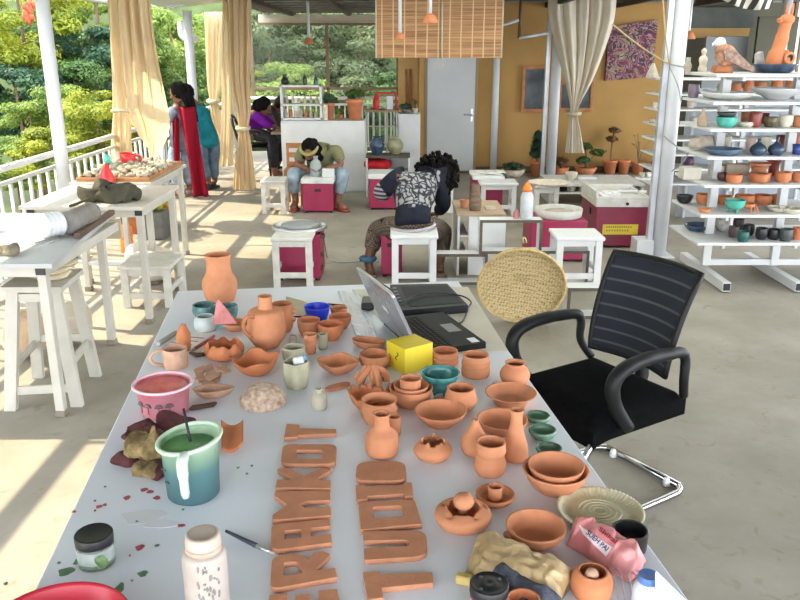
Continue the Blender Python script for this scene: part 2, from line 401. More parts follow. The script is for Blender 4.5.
# ---------------------------------------------------------------- outside: slope and trees
ground_m = M('green_slope', (.018,.035,.010,1), .95, .5, 1.5, .4, 6, col2=(.05,.085,.02,1))
def gz(u,v):
    x = -34+u*32; y = -4+v*50
    d = max(0, -3.6-x)
    z = -1.0-.06*d + .92*max(0,d-5)  # rise made steep to hold low sky light off the left floor
    if y > 17: z = max(z, -1.0+.8*(y-18.5))
    return Vector((x,y,z+noise.noise(Vector((x,y,0))*.2)*.9))
g = MB().grid(gz,48,70)
struct('ground_outside', g, ground_m)
def g2(u,v):
    x = -2+u*14; y = 15.3+v*30
    return Vector((x,y,-1.0+.8*max(0,y-18.5)+noise.noise(Vector((x,y,3))*.2)*.9))
struct('ground_behind', MB().grid(g2,20,30), ground_m)
def leaf_mat(name, c1, c2, c3):
    m, nt, bs, out = newmat(name)
    tc = node(nt,'ShaderNodeTexCoord')
    n = node(nt,'ShaderNodeTexNoise', i_Scale=1.6, i_Detail=3); nt.links.new(tc.outputs['Object'], n.inputs['Vector'])
    n2 = node(nt,'ShaderNodeTexNoise', i_Scale=23, i_Detail=1); nt.links.new(tc.outputs['Object'], n2.inputs['Vector'])
    ad = node(nt,'ShaderNodeMath', operation='ADD'); nt.links.new(n.outputs['Fac'], ad.inputs[0]); nt.links.new(n2.outputs['Fac'], ad.inputs[1])
    ml = node(nt,'ShaderNodeMath', operation='MULTIPLY'); ml.inputs[1].default_value = .5; nt.links.new(ad.outputs[0], ml.inputs[0])
    c = ramp(nt, ml.outputs[0], [(.34,c1),(.5,c2),(.66,c3)])
    nt.links.new(c, bs.inputs['Base Color']); bs.inputs['Roughness'].default_value = .6
    t = node(nt,'ShaderNodeBsdfTranslucent'); nt.links.new(c, t.inputs['Color'])
    mx = node(nt,'ShaderNodeMixShader'); mx.inputs[0].default_value = .45
    nt.links.new(bs.outputs[0], mx.inputs[1]); nt.links.new(t.outputs[0], mx.inputs[2]); nt.links.new(mx.outputs[0], out.inputs[0])
    return m
LM = {'yellow': leaf_mat('yellow_green_leaves', (.09,.13,.012,1),(.26,.31,.022,1),(.46,.46,.04,1)),
      'light': leaf_mat('light_green_leaves', (.055,.11,.018,1),(.17,.26,.045,1),(.36,.44,.10,1)),
      'mid': leaf_mat('mid_green_leaves', (.03,.08,.017,1),(.09,.18,.045,1),(.21,.31,.08,1)),
      'dark': leaf_mat('blue_green_leaves', (.015,.055,.028,1),(.04,.11,.055,1),(.09,.18,.085,1)),
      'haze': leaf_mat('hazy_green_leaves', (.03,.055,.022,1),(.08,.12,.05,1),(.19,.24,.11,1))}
bark = M('bark', (.16,.10,.06,1), .9, .3, 10, .5, 20)
def crown_mesh(kind, seed, n=9500, leaf=.045):
    r = random.Random(seed); mb = MB(); b = mb.b
    clumps = []
    for i in range(34):
        a = r.uniform(0,6.283); cz = r.uniform(-.85,.95); rr = math.sqrt(max(0,1-cz*cz))*r.uniform(.55,1.0)
        clumps.append((Vector((rr*math.cos(a), rr*math.sin(a), cz*.9)), r.uniform(.20,.40)))
    for i in range(n):
        c,cr = clumps[i%len(clumps)]
        v = Vector((r.gauss(0,1),r.gauss(0,1),r.gauss(0,1))); v.normalize()
        p = c+Vector((v.x*cr*1.15,v.y*cr*1.15,v.z*cr*.55))*r.uniform(.6,1)
        nrm = (v+Vector((r.uniform(-.6,.6),r.uniform(-.6,.6),r.uniform(.1,1.0)))).normalized()
        t = nrm.orthogonal().normalized(); t = Matrix.Rotation(r.uniform(0,6.28),3,nrm)@t; u = nrm.cross(t)
        l = leaf*r.uniform(.7,1.5); wd = l*.42
        q = [p-t*l, p+u*wd, p+t*l-nrm*l*.2, p-u*wd]
        b.faces.new([b.verts.new(x) for x in q])
    me = bpy.data.meshes.new('foliage'); b.to_mesh(me); b.free(); me.materials.append(LM[kind])
    return me
CR = {(k,s): crown_mesh(k, 11+s*7+i*31) for i,k in enumerate(LM) for s in (0,1)}
def tree(px,py,Y,rp,kind,label,squash=1.0,i=[0],trunk=True):
    p = D(px,py,Y); s = sc(p)*rp; i[0] += 1
    base = -1.6
    t = thing('tree' if trunk else 'bush', label, 'tree' if trunk else 'bush', (p.x,p.y,base), 'trees and bushes beyond the terrace')
    f = bpy.data.objects.new('foliage', CR[(kind,i[0]%2)]); COL.objects.link(f); f.parent = t
    f.location = (0,0,p.z-base); f.scale = (s*1.15,s*1.15,s*squash); f.rotation_euler = (0,0,R.uniform(0,6))
    part('trunk', MB().tube([(p.x,p.y,base),(p.x+.08*s,p.y,(p.z+base)/2),(p.x,p.y,p.z+.5*s)], [.09*s,.07*s,.03*s], 8, smooth=3), bark, t)
tree(20,22,13,52,'yellow','tall yellow-green tree at the top left edge of the view')
tree(98,30,15,56,'light','light green tree between the near pole and the near curtain, upper part')
tree(45,75,14.5,50,'mid','mid green tree behind the near left pole')
tree(18,108,12.2,48,'dark','dark blue-green tree low at the left edge')
tree(88,72,13.5,46,'dark','dark blue-green tree right of the near left pole')
tree(65,118,11.2,34,'light','light green bushy tree at the foot of the near left pole')
tree(98,128,10.6,38,'yellow','yellow-green bush right of the near left pole above the railing',1,trunk=False)
tree(52,160,9.6,32,'yellow','yellow-green bush behind the railing left of the near pole',1,trunk=False)
tree(14,165,9.9,30,'light','light green bush behind the railing at the left edge',1,trunk=False)
tree(110,165,12.4,34,'yellow','yellow-green bush behind the railing under the near curtain',1,trunk=False)
tree(172,52,17,40,'light','light green tree right of the near curtain under the eave')
tree(180,100,17.5,38,'mid','mid green tree behind the heads of the standing people')
tree(128,95,16.5,46,'mid','mid green tree hidden mostly by the near curtain')
tree(215,60,22,46,'light','light green tree between the far pole and the hanging curtains')
tree(268,52,21,42,'haze','hazy green tree right of the far tied curtain')
tree(312,50,22.5,44,'haze','hazy green tree behind the terracotta hanging lamp on a white tube')
tree(360,52,21.5,44,'haze','hazy green tree left of the bamboo blind')
tree(290,98,19,36,'light','light green tree behind the small pot rack')
tree(345,98,20,40,'haze','hazy green tree behind the two large potted plants')
tree(385,105,19.5,34,'mid','mid green tree behind the white railing by the ochre wall')
tree(248,105,20,36,'yellow','yellow-green tree behind the person in purple')
tree(150,150,14,34,'light','light green bush behind the sunlit curtain hem',1,trunk=False)
tree(225,125,18,34,'light','light green bush behind the far curtains',1,trunk=False)
tree(32,132,10.8,32,'light','light green bush at the foot of the near left pole, nearest the railing',1,trunk=False)
tree(76,98,12.6,36,'mid','mid green tree between the dark tree and the near curtain')
tree(128,62,15.2,40,'light','light green tree just left of the near curtain')
mb = MB()
for k in range(16):
    q = D(29+R.uniform(-5,5), 12+R.uniform(-10,12), 10.0)
    mb.ball(q, (.03,.03,.045), 8)
mb.tube([D(29,0,10.0),D(31,24,10.0)], .02, 6)
one('dried_flower_cluster','hanging orange-red flower cluster beside the near left pole','flowers', mb, M('orange_petals', (.36,.07,.025,1), .7, .3, 20))
# mosquito mesh screen on a thin frame at the far end
m, nt, bs, out = newmat('mesh_screen'); bs.inputs['Base Color'].default_value = (.30,.36,.26,1); bs.inputs['Roughness'].default_value = .9
tr = node(nt,'ShaderNodeBsdfTransparent'); mx = node(nt,'ShaderNodeMixShader'); mx.inputs[0].default_value = .12
nt.links.new(tr.outputs[0], mx.inputs[1]); nt.links.new(bs.outputs[0], mx.inputs[2]); nt.links.new(mx.outputs[0], out.inputs[0])
sa, sb = D(252,23,14.95), D(398,23,14.95)
t = thing('mesh_screen','green mesh screen in a thin brown frame across the far end','screen',(sa.x,14.95,.95))
part('mesh', MB().box(sa.x,14.94,.95,sb.x,14.945,2.2,0), m, t)
fr = MB()
for px in (252,327.5,398):
    q = D(px,60,14.92); fr.box(q.x-.03,14.9,.95,q.x+.03,14.94,2.2)
q = D(300,88.5,14.92); fr.box(sa.x,14.9,q.z-.025,sb.x,14.94,q.z+.025)
part('frame', fr, M('screen_frame', (.20,.15,.09,1), .7, .2, 6), t)
# ---------------------------------------------------------------- curtains
def curtain(label, rows, Y, folds, amp=.05, tie=None, n=56, mat=None):
    rows = catmull([(r[0],r[1],r[2]) for r in rows], 5)
    L = len(rows)-1
    def fn(u,v):
        k = v*L; i = min(int(k),L-1); f = k-i
        y,xl,xr = [rows[i][j]*(1-f)+rows[i+1][j]*f for j in range(3)]
        q = D(xl+(xr-xl)*u, y, Y)
        a = amp*min(1,(xr-xl)/40+.25)*(1-.45*v)
        q.y += a*math.sin(u*folds*6.283+math.sin(v*3)*.6)+a*.4*math.sin(u*folds*2.3*6.283+1)+.3*a*math.sin(v*9+u*6)
        q.x += .25*a*math.cos(u*folds*6.283+v)
        return q
    mb = MB().grid(fn, n, L)
    lo,hi = mb.bbox(); t = one('curtain', label, 'curtain', mb, mat or cream_c, 'cream curtains tied to the poles')
    if tie:
        q = D(tie[0],tie[1],Y); r = sc(q)*tie[2]
        pts = [q+Vector((math.cos(a)*r, math.sin(a)*amp*1.3, .01*math.sin(a))) for a in [6.283*k/20 for k in range(20)]]
        part('tie', MB().tube(pts, sc(q)*2.2, 8, closed=True), tan_cloth, t)
    return t
def near_curtain(u,v):
    k=min(1,v/.72)                                   # gathered down to the tie on the left, ballooning on the right
    top=-6; yb=113+44*min(1,max(0,(u-.18)/.35))**.8-16*max(0,(u-.8)/.2)**2
    y=top+(yb-top)*v
    xl=105+ (111-105)*min(1,y/100.); xr=152+ (170-152)*(max(0,min(1,y/118.))**1.3)
    if y>128: xr=170-(y-128)*.30
    if y>113: xl=112+(y-113)*.62
    X=xl+(xr-xl)*u
    bil=max(0,min(1,(y-55)/60.))
    Yd=8.25+.55*u*bil-.22*math.sin(u*3.14)*bil
    q=D(X,y,Yd)
    amp=.055*(1-.75*bil*u)*(1-.3*v)
    q.y+=amp*math.sin(u*4.6*6.283+math.sin(v*3)*.7)+.4*amp*math.sin(u*11*6.283+1)
    q.x+=.25*amp*math.cos(u*4.6*6.283+v)
    return q
one('curtain','cream curtain nearest on the left, tied once and billowing in the sun','curtain',MB().grid(near_curtain,64,40),cream_c,'cream curtains tied to the poles')
q=D(121,111,8.32)
one('curtain_tie','twisted cloth band around the neck of the nearest left curtain','tie', MB().tube([D(112,111,8.25),D(120,110,8.2),D(129,111,8.25)],.018,8,smooth=3), tan_cloth)
curtain('narrow white tail of the nearest left curtain hanging to the railing', [(108,112,128),(125,111,130),(150,110,131),(180,112,132)], 8.5, 3, .04)
curtain('cream curtain by the far pole, middle one of the three on the left', [(12,203,225),(40,204,224),(80,206,222),(100,209,218),(120,211,222),(150,215,232),(164,217,234)], 12.6, 3, .06, (213.5,101,5))
curtain('cream curtain tied low, right one of the three on the left', [(-6,225,250),(30,226,250),(80,229,249),(110,235,250),(127,238,248),(140,237,250),(165,234,253),(190,232,256)], 10.4, 4, .06, (243,128,5.5))
curtain('thin cream curtain strip just left of the low tied curtain', [(-6,222,232),(60,221,232),(110,221,234),(150,219,234),(166,217,233)], 11.8, 2, .05)
curtain('cream curtain with a knot, hanging by the ochre wall', [(-6,547,615),(20,549,613),(50,556,604),(80,564,592),(105,570,579),(113,569,578),(120,569,578),(130,568,580),(153,565,584)], 11.3, 5, .07, (573.5,113,6), mat=ivory_c)
# ---------------------------------------------------------------- bamboo blind and lamps
def blind_mat():
    m, nt, bs, out = newmat('bamboo_slats')
    tc = node(nt,'ShaderNodeTexCoord'); mp = node(nt,'ShaderNodeMapping'); mp.inputs['Scale'].default_value = (1.2,1,55)
    nt.links.new(tc.outputs['Object'], mp.inputs['Vector'])
    n = node(nt,'ShaderNodeTexNoise', i_Scale=1, i_Detail=3); nt.links.new(mp.outputs[0], n.inputs['Vector'])
    c = ramp(nt, n.outputs['Fac'], [(.33,(.20,.09,.035,1)),(.5,(.36,.18,.07,1)),(.68,(.50,.28,.12,1))])
    w = node(nt,'ShaderNodeTexWave', wave_type='BANDS', bands_direction='X', i_Scale=2.4, i_Distortion=.3); nt.links.new(tc.outputs['Object'], w.inputs['Vector'])
    f = ramp(nt, w.outputs['Fac'], [(.965,(0,0,0,1)),(.985,(1,1,1,1))])
    mx = node(nt,'ShaderNodeMixRGB'); nt.links.new(f, mx.inputs[0]); nt.links.new(c, mx.inputs[1]); mx.inputs[2].default_value = (.60,.40,.2,1)
    nt.links.new(mx.outputs[0], bs.inputs['Base Color']); bs.inputs['Roughness'].default_value = .6
    bp = node(nt,'ShaderNodeBump', i_Strength=.4, i_Distance=.01); nt.links.new(n.outputs['Fac'], bp.inputs['Height']); nt.links.new(bp.outputs['Normal'], bs.inputs['Normal'])
    return m
a,b = D(376,-4,9.8), D(501,58,9.8)
t = thing('bamboo_blind','half rolled-down brown bamboo blind hanging from the ceiling','blind',(a.x,9.8,b.z))
part('slat_panel', MB().box(a.x,9.79,b.z,b.x,9.81,2.4), blind_mat(), t)
part('edge_binding', MB().box(a.x-.012,9.785,b.z,a.x+.006,9.815,2.4).box(b.x-.006,9.785,b.z,b.x+.012,9.815,2.4), bat_m, t)
q0,q1,q2 = D(442,0,9.77),D(442,60,9.77),D(440,67,9.77)
part('pull_cord', MB().tube([q0,q1],.012,6).tube([D(438,58,9.77),D(437,66,9.77),D(440,69,9.77),D(443,66,9.77),D(443,58,9.77)],.005,6,smooth=4), M('cord_tape',(.55,.48,.36,1),.8,.1,10), t)
def pend(px,py,Y,wd,label):
    q = D(px,py,Y); s = sc(q)
    t = thing('pendant_lamp', label, 'lamp', (q.x,q.y,q.z), 'terracotta pendant lamps')
    r = wd/2*s
    part('shade', MB().lathe(q, [(r,0),(r*.92,r*.35),(r*.62,r*.85),(r*.3,r*1.1),(0,r*1.15)], 24).lathe(q,[(r*.94,0),(r*.85,r*.35),(r*.5,r*.8),(0,r*1.05)],24), terra_o, t)
    part('stem', MB().tube([q+Vector((0,0,r*1.1)),(q.x,q.y,2.40)], .02, 8), steel_w, t)
pend(309,44,11.5,11,'terracotta pendant lamp on a long white tube, left of the blind')
pend(430,23,9.3,16,'terracotta pendant lamp in front of the blind, right one')
pend(400,39,9.4,11,'terracotta pendant lamp in front of the blind, lower left one')
pend(688,39,10.2,14,'terracotta pendant lamp right of the thick white pole')
t = thing('metal_bracket','dark hanging bracket with a white arm beside the knotted curtain','bracket', D(520,38,11.5))
part('post', MB().tube([D(521,-4,11.5),D(519,38,11.5)],.02,8), wood_d, t)
part('arm', MB().tube([D(519,38,11.5),D(548,33,11.5)],.022,8).tube([D(500,26,11.5),D(519,20,11.5)],.02,8), steel_w, t)
# ---------------------------------------------------------------- furniture helpers
def bx(mb, x0,y0,x1,y1, Y, dY, zmin=None, zmax=None, bev=.003):
    a, b = D(x0,y0,Y), D(x1,y1,Y)
    z0 = b.z if zmin is None else zmin; z1 = a.z if zmax is None else zmax
    return mb.box(min(a.x,b.x),Y,z0,max(a.x,b.x),Y+dY,z1,bev)
def inner(out, t, floor_):                    # outer wall profile [(r,z)] -> full profile with an inside
    i = [(max(r-t,.0005),z) for r,z in out if z > floor_]
    i = i[::-1]
    r0 = i[-1][0]
    return [(0,out[0][1])]+out+i+[(r0*.8,floor_),(0,floor_)]
def potprof(prof, sfun, h, wall, closed=False, raw=False):
    pr = [(sfun(t)*wd/2, t*h) for t,wd in prof]
    if not raw and len(pr) > 2: pr = [(max(r,.0008),z) for r,z in catmull(pr,4)]
    zs = []
    for r,z in pr: zs.append((r, max(z,0)))
    if closed: return [(0,0)]+zs+[(0,zs[-1][1])]
    return inner(zs, wall, min(.006+wall*.4, h*.2))
def potY(name,label,cat,cx,Y,z,hpx,prof,m,group=None,wall=.005,seg=28,sy=1,parent=None,closed=False,raw=False):
    zc = Y*CT-(z-CAMH)*ST; s = zc/F
    C = Vector(((cx-400)*s, Y, z)); h = hpx*s
    mb = MB().lathe(C, potprof(prof, lambda t: s, h, wall, closed, raw), seg, 1, sy)
    if parent: return part(name, mb, m, parent)
    return one(name,label,cat,mb,m,group)
CUP = [(0,.8),(.12,.9),(.5,1),(1,1)]
BOWL = [(0,.42),(.08,.46),(.35,.75),(.7,.94),(1,1)]
DISH = [(0,.5),(.2,.62),(.6,.86),(1,1)]
PLATE = [(0,.6),(.3,.75),(1,1)]
def sz(pr, wpx): return [(t,a*wpx) for t,a in pr]
def stool(label, cx, ybase, wpx, hpx, dep=.3, cat='stool', group='white low stools', m=paint_w, splay=.0, name='stool', leg=.05, top_t=.028):
    p = G(cx,ybase); s = sc(p); Y = p.y; w = wpx*s; 
    h = D(cx,ybase-hpx,Y).z
    t = thing(name, label, cat, (p.x,Y+dep/2,0), group)
    part('seat', MB().box(p.x-w/2,Y-.02,h-top_t,p.x+w/2,Y+dep+.02,h,.006), m, t)
    lw = leg
    xs = (p.x-w*.40, p.x+w*.40)
    for x in xs:
        for y in (Y+.02, Y+dep-.02):
            sx = splay*(1 if x>p.x else -1); sy = splay*(1 if y>Y+dep/2 else -1)
            part('leg', MB().slab([(x-lw/2+sx,y-.018+sy,.001),(x+lw/2+sx,y-.018+sy,.001),(x+lw/2+sx,y+.018+sy,.001),(x-lw/2+sx,y+.018+sy,.001)], (-sx,-sy,h-top_t-.001)), m, t)
    for y in (Y+.02, Y+dep-.02):
        part('apron', MB().box(xs[0]+lw/2,y-.009,h-top_t-.05,xs[1]-lw/2,y+.009,h-top_t), m, t)
    part('stretcher', MB().box(xs[0]+lw/2-.004,Y+.012,h*.2,xs[1]-lw/2+.004,Y+.03,h*.2+.045), m, t)
    for x in xs: part('stretcher', MB().box(x-.01,Y+.03,h*.3,x+.01,Y+dep-.03,h*.3+.04), m, t)
    return t, h, Y
# ---------------------------------------------------------------- left work tables
grey_top = M('grey_table_top', (.42,.43,.43,1), .5, .08, 5)
grey_top2 = M('beige_table_top', (.52,.48,.42,1), .5, .1, 5)
cap = M('black_cap', (.02,.02,.02,1), .5, .1, 9)
def worktable(label, quad, legs, top, rail=None, z=.8):
    cx = sum(q[0] for q in quad)/4; cy = sum(q[1] for q in quad)/4
    t = thing('worktable', label, 'table', (cx,cy,0), 'tall work tables along the railing')
    part('tabletop', MB().prism(quad, z-.022, z), top, t)
    for x,y in legs:
        l = part('leg', MB().box(x-.022,y-.022,.03,x+.022,y+.022,z-.022), paint_cream, t)
        part('foot', MB().box(x-.026,y-.026,.0005,x+.026,y+.026,.035), M_foot, l)
    fr = MB()
    xs = [l[0] for l in legs]; ys = [l[1] for l in legs]
    x0,x1,y0,y1 = min(xs),max(xs),min(ys),max(ys)
    fr.box(x0,y0-.015,z-.075,x1,y0+.015,z-.022).box(x0,y1-.015,z-.075,x1,y1+.015,z-.022).box(x0-.015,y0,z-.075,x0+.015,y1,z-.022).box(x1-.015,y0,z-.075,x1+.015,y1,z-.022)
    part('frame', fr, paint_cream, t)
    for x in (x0,x1): part('end_cap', MB().box(x-.024,y0-.028,z-.062,x+.024,y0-.02,z-.024), cap, t)
    if rail: part('stretcher', MB().box(x0,rail-.014,.2,x1,rail+.014,.235), paint_w, t)
    return t
M_foot = M('table_foot', (.22,.18,.14,1), .7, .2, 12)
worktable('tall grey-topped work table nearest on the left, with a wrapped clay roll on it', [(-2.72,3.63),(-1.63,3.64),(-1.77,4.90),(-2.72,4.86)], [(-1.70,3.69),(-1.80,4.72),(-2.62,3.69),(-2.62,4.72)], grey_top)
worktable('tall beige-topped work table second on the left, with a dark cloth bag on it', [(-2.45,5.10),(-1.645,5.07),(-1.645,5.96),(-2.45,5.96)], [(-1.685,5.13),(-1.69,5.90),(-2.38,5.13),(-2.38,5.90)], grey_top2, 5.90)
worktable('tall work table third on the left, under the tray of clay lumps', [(-2.5,6.05),(-1.88,6.05),(-1.88,7.1),(-2.5,7.1)], [(-1.93,6.1),(-1.93,7.05),(-2.45,6.1),(-2.45,7.05)], grey_top2)
# things on them
def gp(x,y,z): return tuple(G(x,y,z))
one('plastic_sheet','clear white plastic sheet spread on the near grey work table','plastic', MB().prism([(p.x,p.y) for p in (G(-20,231,.8),G(52,231,.8),G(56,214,.8),G(-20,214,.8))], .801,.806).jitter(.003,12), plas_white)
a,b = G(57,222,.855), G(94,214,.855)
def roll(a,b,r,mid):
    a,b = Vector(a),Vector(b); pts=[a.lerp(b,k/12) for k in range(13)]
    rs=[r*(.55 if k in(0,) else .97+.05*math.sin(k*2.1)) for k in range(13)]; rs[0]=r*.7; rs[-1]=r*.8
    return MB().tube(pts, rs, 18).jitter(.012,9)
t = one('clay_roll','thick grey clay roll wrapped in plastic on the near grey work table','clay', roll(G(66,224,.868),G(93,212,.868),.062,0), M('wet_grey_clay',(.20,.185,.165,1),.5,.15,12,.3,40))
part('plastic_wrap', roll(G(42,227,.868),G(62,223,.868),.066,0), plasticbag, t, 'clear plastic twisted off the near end of the roll')
d1 = (G(112,212,.82)-G(77,236,.82))
one('metal_bar','dark brown metal bar lying at the edge of the near grey work table','bar', MB().obox((G(112,212,.82)+G(77,236,.82))/2, d1, Vector((d1.y,-d1.x,0)).normalized()*.035, (0,0,.03)), M('rusty_bar',(.10,.06,.04,1),.6,.3,20))
mb = MB()
mb.ball(G(4,250,.82),(.07,.05,.03),12).ball(G(13,249,.83),(.04,.04,.035),12).jitter(.02,14)
one('cloth_lump','crumpled brown and tan cloth at the left end of the near grey work table','cloth', mb, M('dirty_cloth',(.20,.17,.12,1),.95,.5,20,.5,50))
one('wire_tool','thin bent wire cutter lying on the near grey work table','tool', MB().tube([G(35,243,.808),G(45,240,.808),G(52,238,.808),G(58,239,.808),G(48,242,.808)],.004,6,smooth=4), paint_grey)
mb = MB(); bx(mb,99,219,122,239,4.96,.02); one('hanging_board','beige board hanging below the far corner of the near grey work table','board', mb, bat_m)
# bag on the second table
def lump(c, r, amp, scale, seed, seg=28, flat=0):
    mb = MB().ball((0,0,0), r, seg)
    for v in mb.b.verts:
        v.co += noise.noise_vector(v.co*scale+Vector((seed,0,0)))*amp
        v.co.z = max(v.co.z, -r[2]*.8)
        v.co += Vector(c)
    return mb
t = one('cloth_bag','dark olive cloth bag lying on the second work table','bag', lump(G(112,194,.845),(.19,.12,.062),.07,11,9,40), olive_cloth)
part('strap', MB().tube([G(98,196,.84),G(88,199,.83),G(76,204,.81),G(70,206,.806)],.010,6,smooth=4), olive_cloth, t)
# clay tray
tz=.805
t = thing('clay_tray','flat brown-edged tray heaped with pale clay lumps on the third work table','tray',(-2.2,6.55,.8))
part('tray_board', MB().prism([(-2.46,6.09),(-1.90,6.09),(-1.90,7.06),(-2.46,7.06)],.801,.812), board, t)
part('rim', MB().box(-2.46,6.09,.812,-1.90,6.105,.835).box(-2.46,7.045,.812,-1.90,7.06,.835).box(-1.915,6.105,.812,-1.90,7.045,.835).box(-2.46,6.105,.812,-2.445,7.045,.835), wood, t)
cl = MB()
for i in range(260):
    x,y = R.uniform(-2.42,-1.94),R.uniform(6.14,7.0)
    r = R.uniform(.016,.034)
    cl.ball((x,y,.812+r*.7+R.uniform(0,.025)),(r*R.uniform(.7,1.4),r,r*.8),6)
cl.jitter(.012,30)
tag(one('clay_lumps','heap of small pale dry clay lumps in the tray on the third work table','clay', cl, M('dry_clay',(.34,.28,.21,1),.95,.4,25,.4,60,col2=(.56,.49,.38,1))), kind='stuff')
q=G(109,183,.80)
mb=MB().lathe((q.x,q.y-.03,.8145),[(0,0),(.06,0),(.062,.01),(.045,.06),(.02,.11),(.014,.14),(0,.14)],20)
one('funnel','red plastic funnel standing at the front of the clay tray','funnel', mb, plas_red)
mb=MB().ball(D(107,160,6.62),(.03,.03,.05),12).tube([D(107,160,6.62),D(113,166,6.62),D(108,176,6.62)],.014,8,smooth=3)
one('spray_trigger','teal spray trigger standing among the clay lumps','trigger', mb, mint_glaze)
q = D(129,168,6.85)
t = one('basin','red plastic dipping cup among the clay lumps','cup', MB().lathe((q.x,q.y,.83),inner([(.05,0),(.062,.04),(.07,.10)],.004,.01),24), plas_red)
part('handle', MB().tube([(q.x+.062,q.y,.91),(q.x+.11,q.y,.90),(q.x+.10,q.y,.86),(q.x+.06,q.y,.85)],.009,8,smooth=4), plas_red, t)
# tall stool under the near table
t = thing('tall_stool','tall white splayed-leg stool under the near grey work table','stool',(-1.85,3.95,0),'white stools by the railing')
ft=[(-1.985,3.75),(-1.665,3.80),(-1.715,4.20),(-2.03,4.18)]; tp=[(-1.93,3.84),(-1.72,3.84),(-1.73,4.09),(-1.95,4.09)]
part('seat', MB().prism([(-1.97,3.79),(-1.665,3.79),(-1.69,4.14),(-1.99,4.14)],.615,.642), paint_cream, t)
for (fx,fy),(tx,ty) in zip(ft,tp):
    part('leg', MB().slab([(fx-.03,fy-.016,.001),(fx+.03,fy-.016,.001),(fx+.03,fy+.016,.001),(fx-.03,fy+.016,.001)],(tx-fx,ty-fy,.614)), paint_cream, t)
def lerp2(i,z): k=z/.615; return (ft[i][0]+(tp[i][0]-ft[i][0])*k, ft[i][1]+(tp[i][1]-ft[i][1])*k)
for i,j,z in ((0,1,.10),(2,3,.25),(1,2,.22),(3,0,.22),(0,1,.575),(2,3,.575)):
    a,b=lerp2(i,z),lerp2(j,z); dv=Vector((b[0]-a[0],b[1]-a[1],0)); 
    part('stretcher', MB().obox(((a[0]+b[0])/2,(a[1]+b[1])/2,z), dv, Vector((-dv.y,dv.x,0)).normalized()*.018,(0,0,.045)), paint_cream, t)
mb = MB()
for i,(px,py,rx) in enumerate(((62,270,.09),(65,262,.08),(58,266,.07))):
    mb.ball((-1.79+.02*i,3.98+.02*i,.661+.026*i),(rx*1.15,.10,.02),16)
one('folded_cloth','folded cream cloths piled on the tall stool','cloth', mb.jitter(.02,16), M('cream_cloth',(.58,.50,.34,1),.95,.15,15,.4,60), 'cloths on the tall stool')
one('rag','crumpled dark brown rag behind the folded cloths on the tall stool','cloth', lump((-1.80,4.20,.72),(.075,.06,.06),.03,14,2), M('brown_rag',(.16,.12,.08,1),.95,.3,20,.5,60))
# low stool under second table, sacks, bottle, plants
stool('white low stool between the legs of the second work table', 148,308, 52,42, .42, group='white stools by the railing', m=paint_old)
one('clay_sack','beige cloth sack of clay on the floor under the second work table','sack', lump((-2.05,4.72,.13),(.15,.13,.13),.05,7,8), M('sack',(.55,.47,.36,1),.95,.15,12,.4,60),'sacks under the work tables')
one('clay_sack','peach-coloured sack on the floor behind the tall stool','sack', lump((-2.24,4.50,.16),(.12,.12,.16),.05,7,3), M('peach_sack',(.60,.42,.27,1),.9,.15,12,.4,60),'sacks under the work tables')
one('clay_sack','pale rounded sack on the floor behind the low stool','sack', lump((-1.98,6.15,.15),(.20,.16,.15),.05,6,5), M('pale_sack',(.58,.53,.45,1),.95,.15,12,.4,60),'sacks under the work tables')
q=G(126,253); s=sc(q)
t = one('sauce_bottle','orange plastic bottle with a dark cap under the second work table','bottle', MB().lathe((q.x,q.y+.05,.0),[(0,0),(.058,0),(.06,.02),(.06,.11),(.052,.12),(.06,.14),(.06,.22),(.035,.25),(.03,.26),(0,.26)],22), plas_orange)
part('cap', MB().lathe((q.x,q.y+.05,.26),[(0,0),(.036,0),(.036,.07),(0,.07)],18), black_p, t)
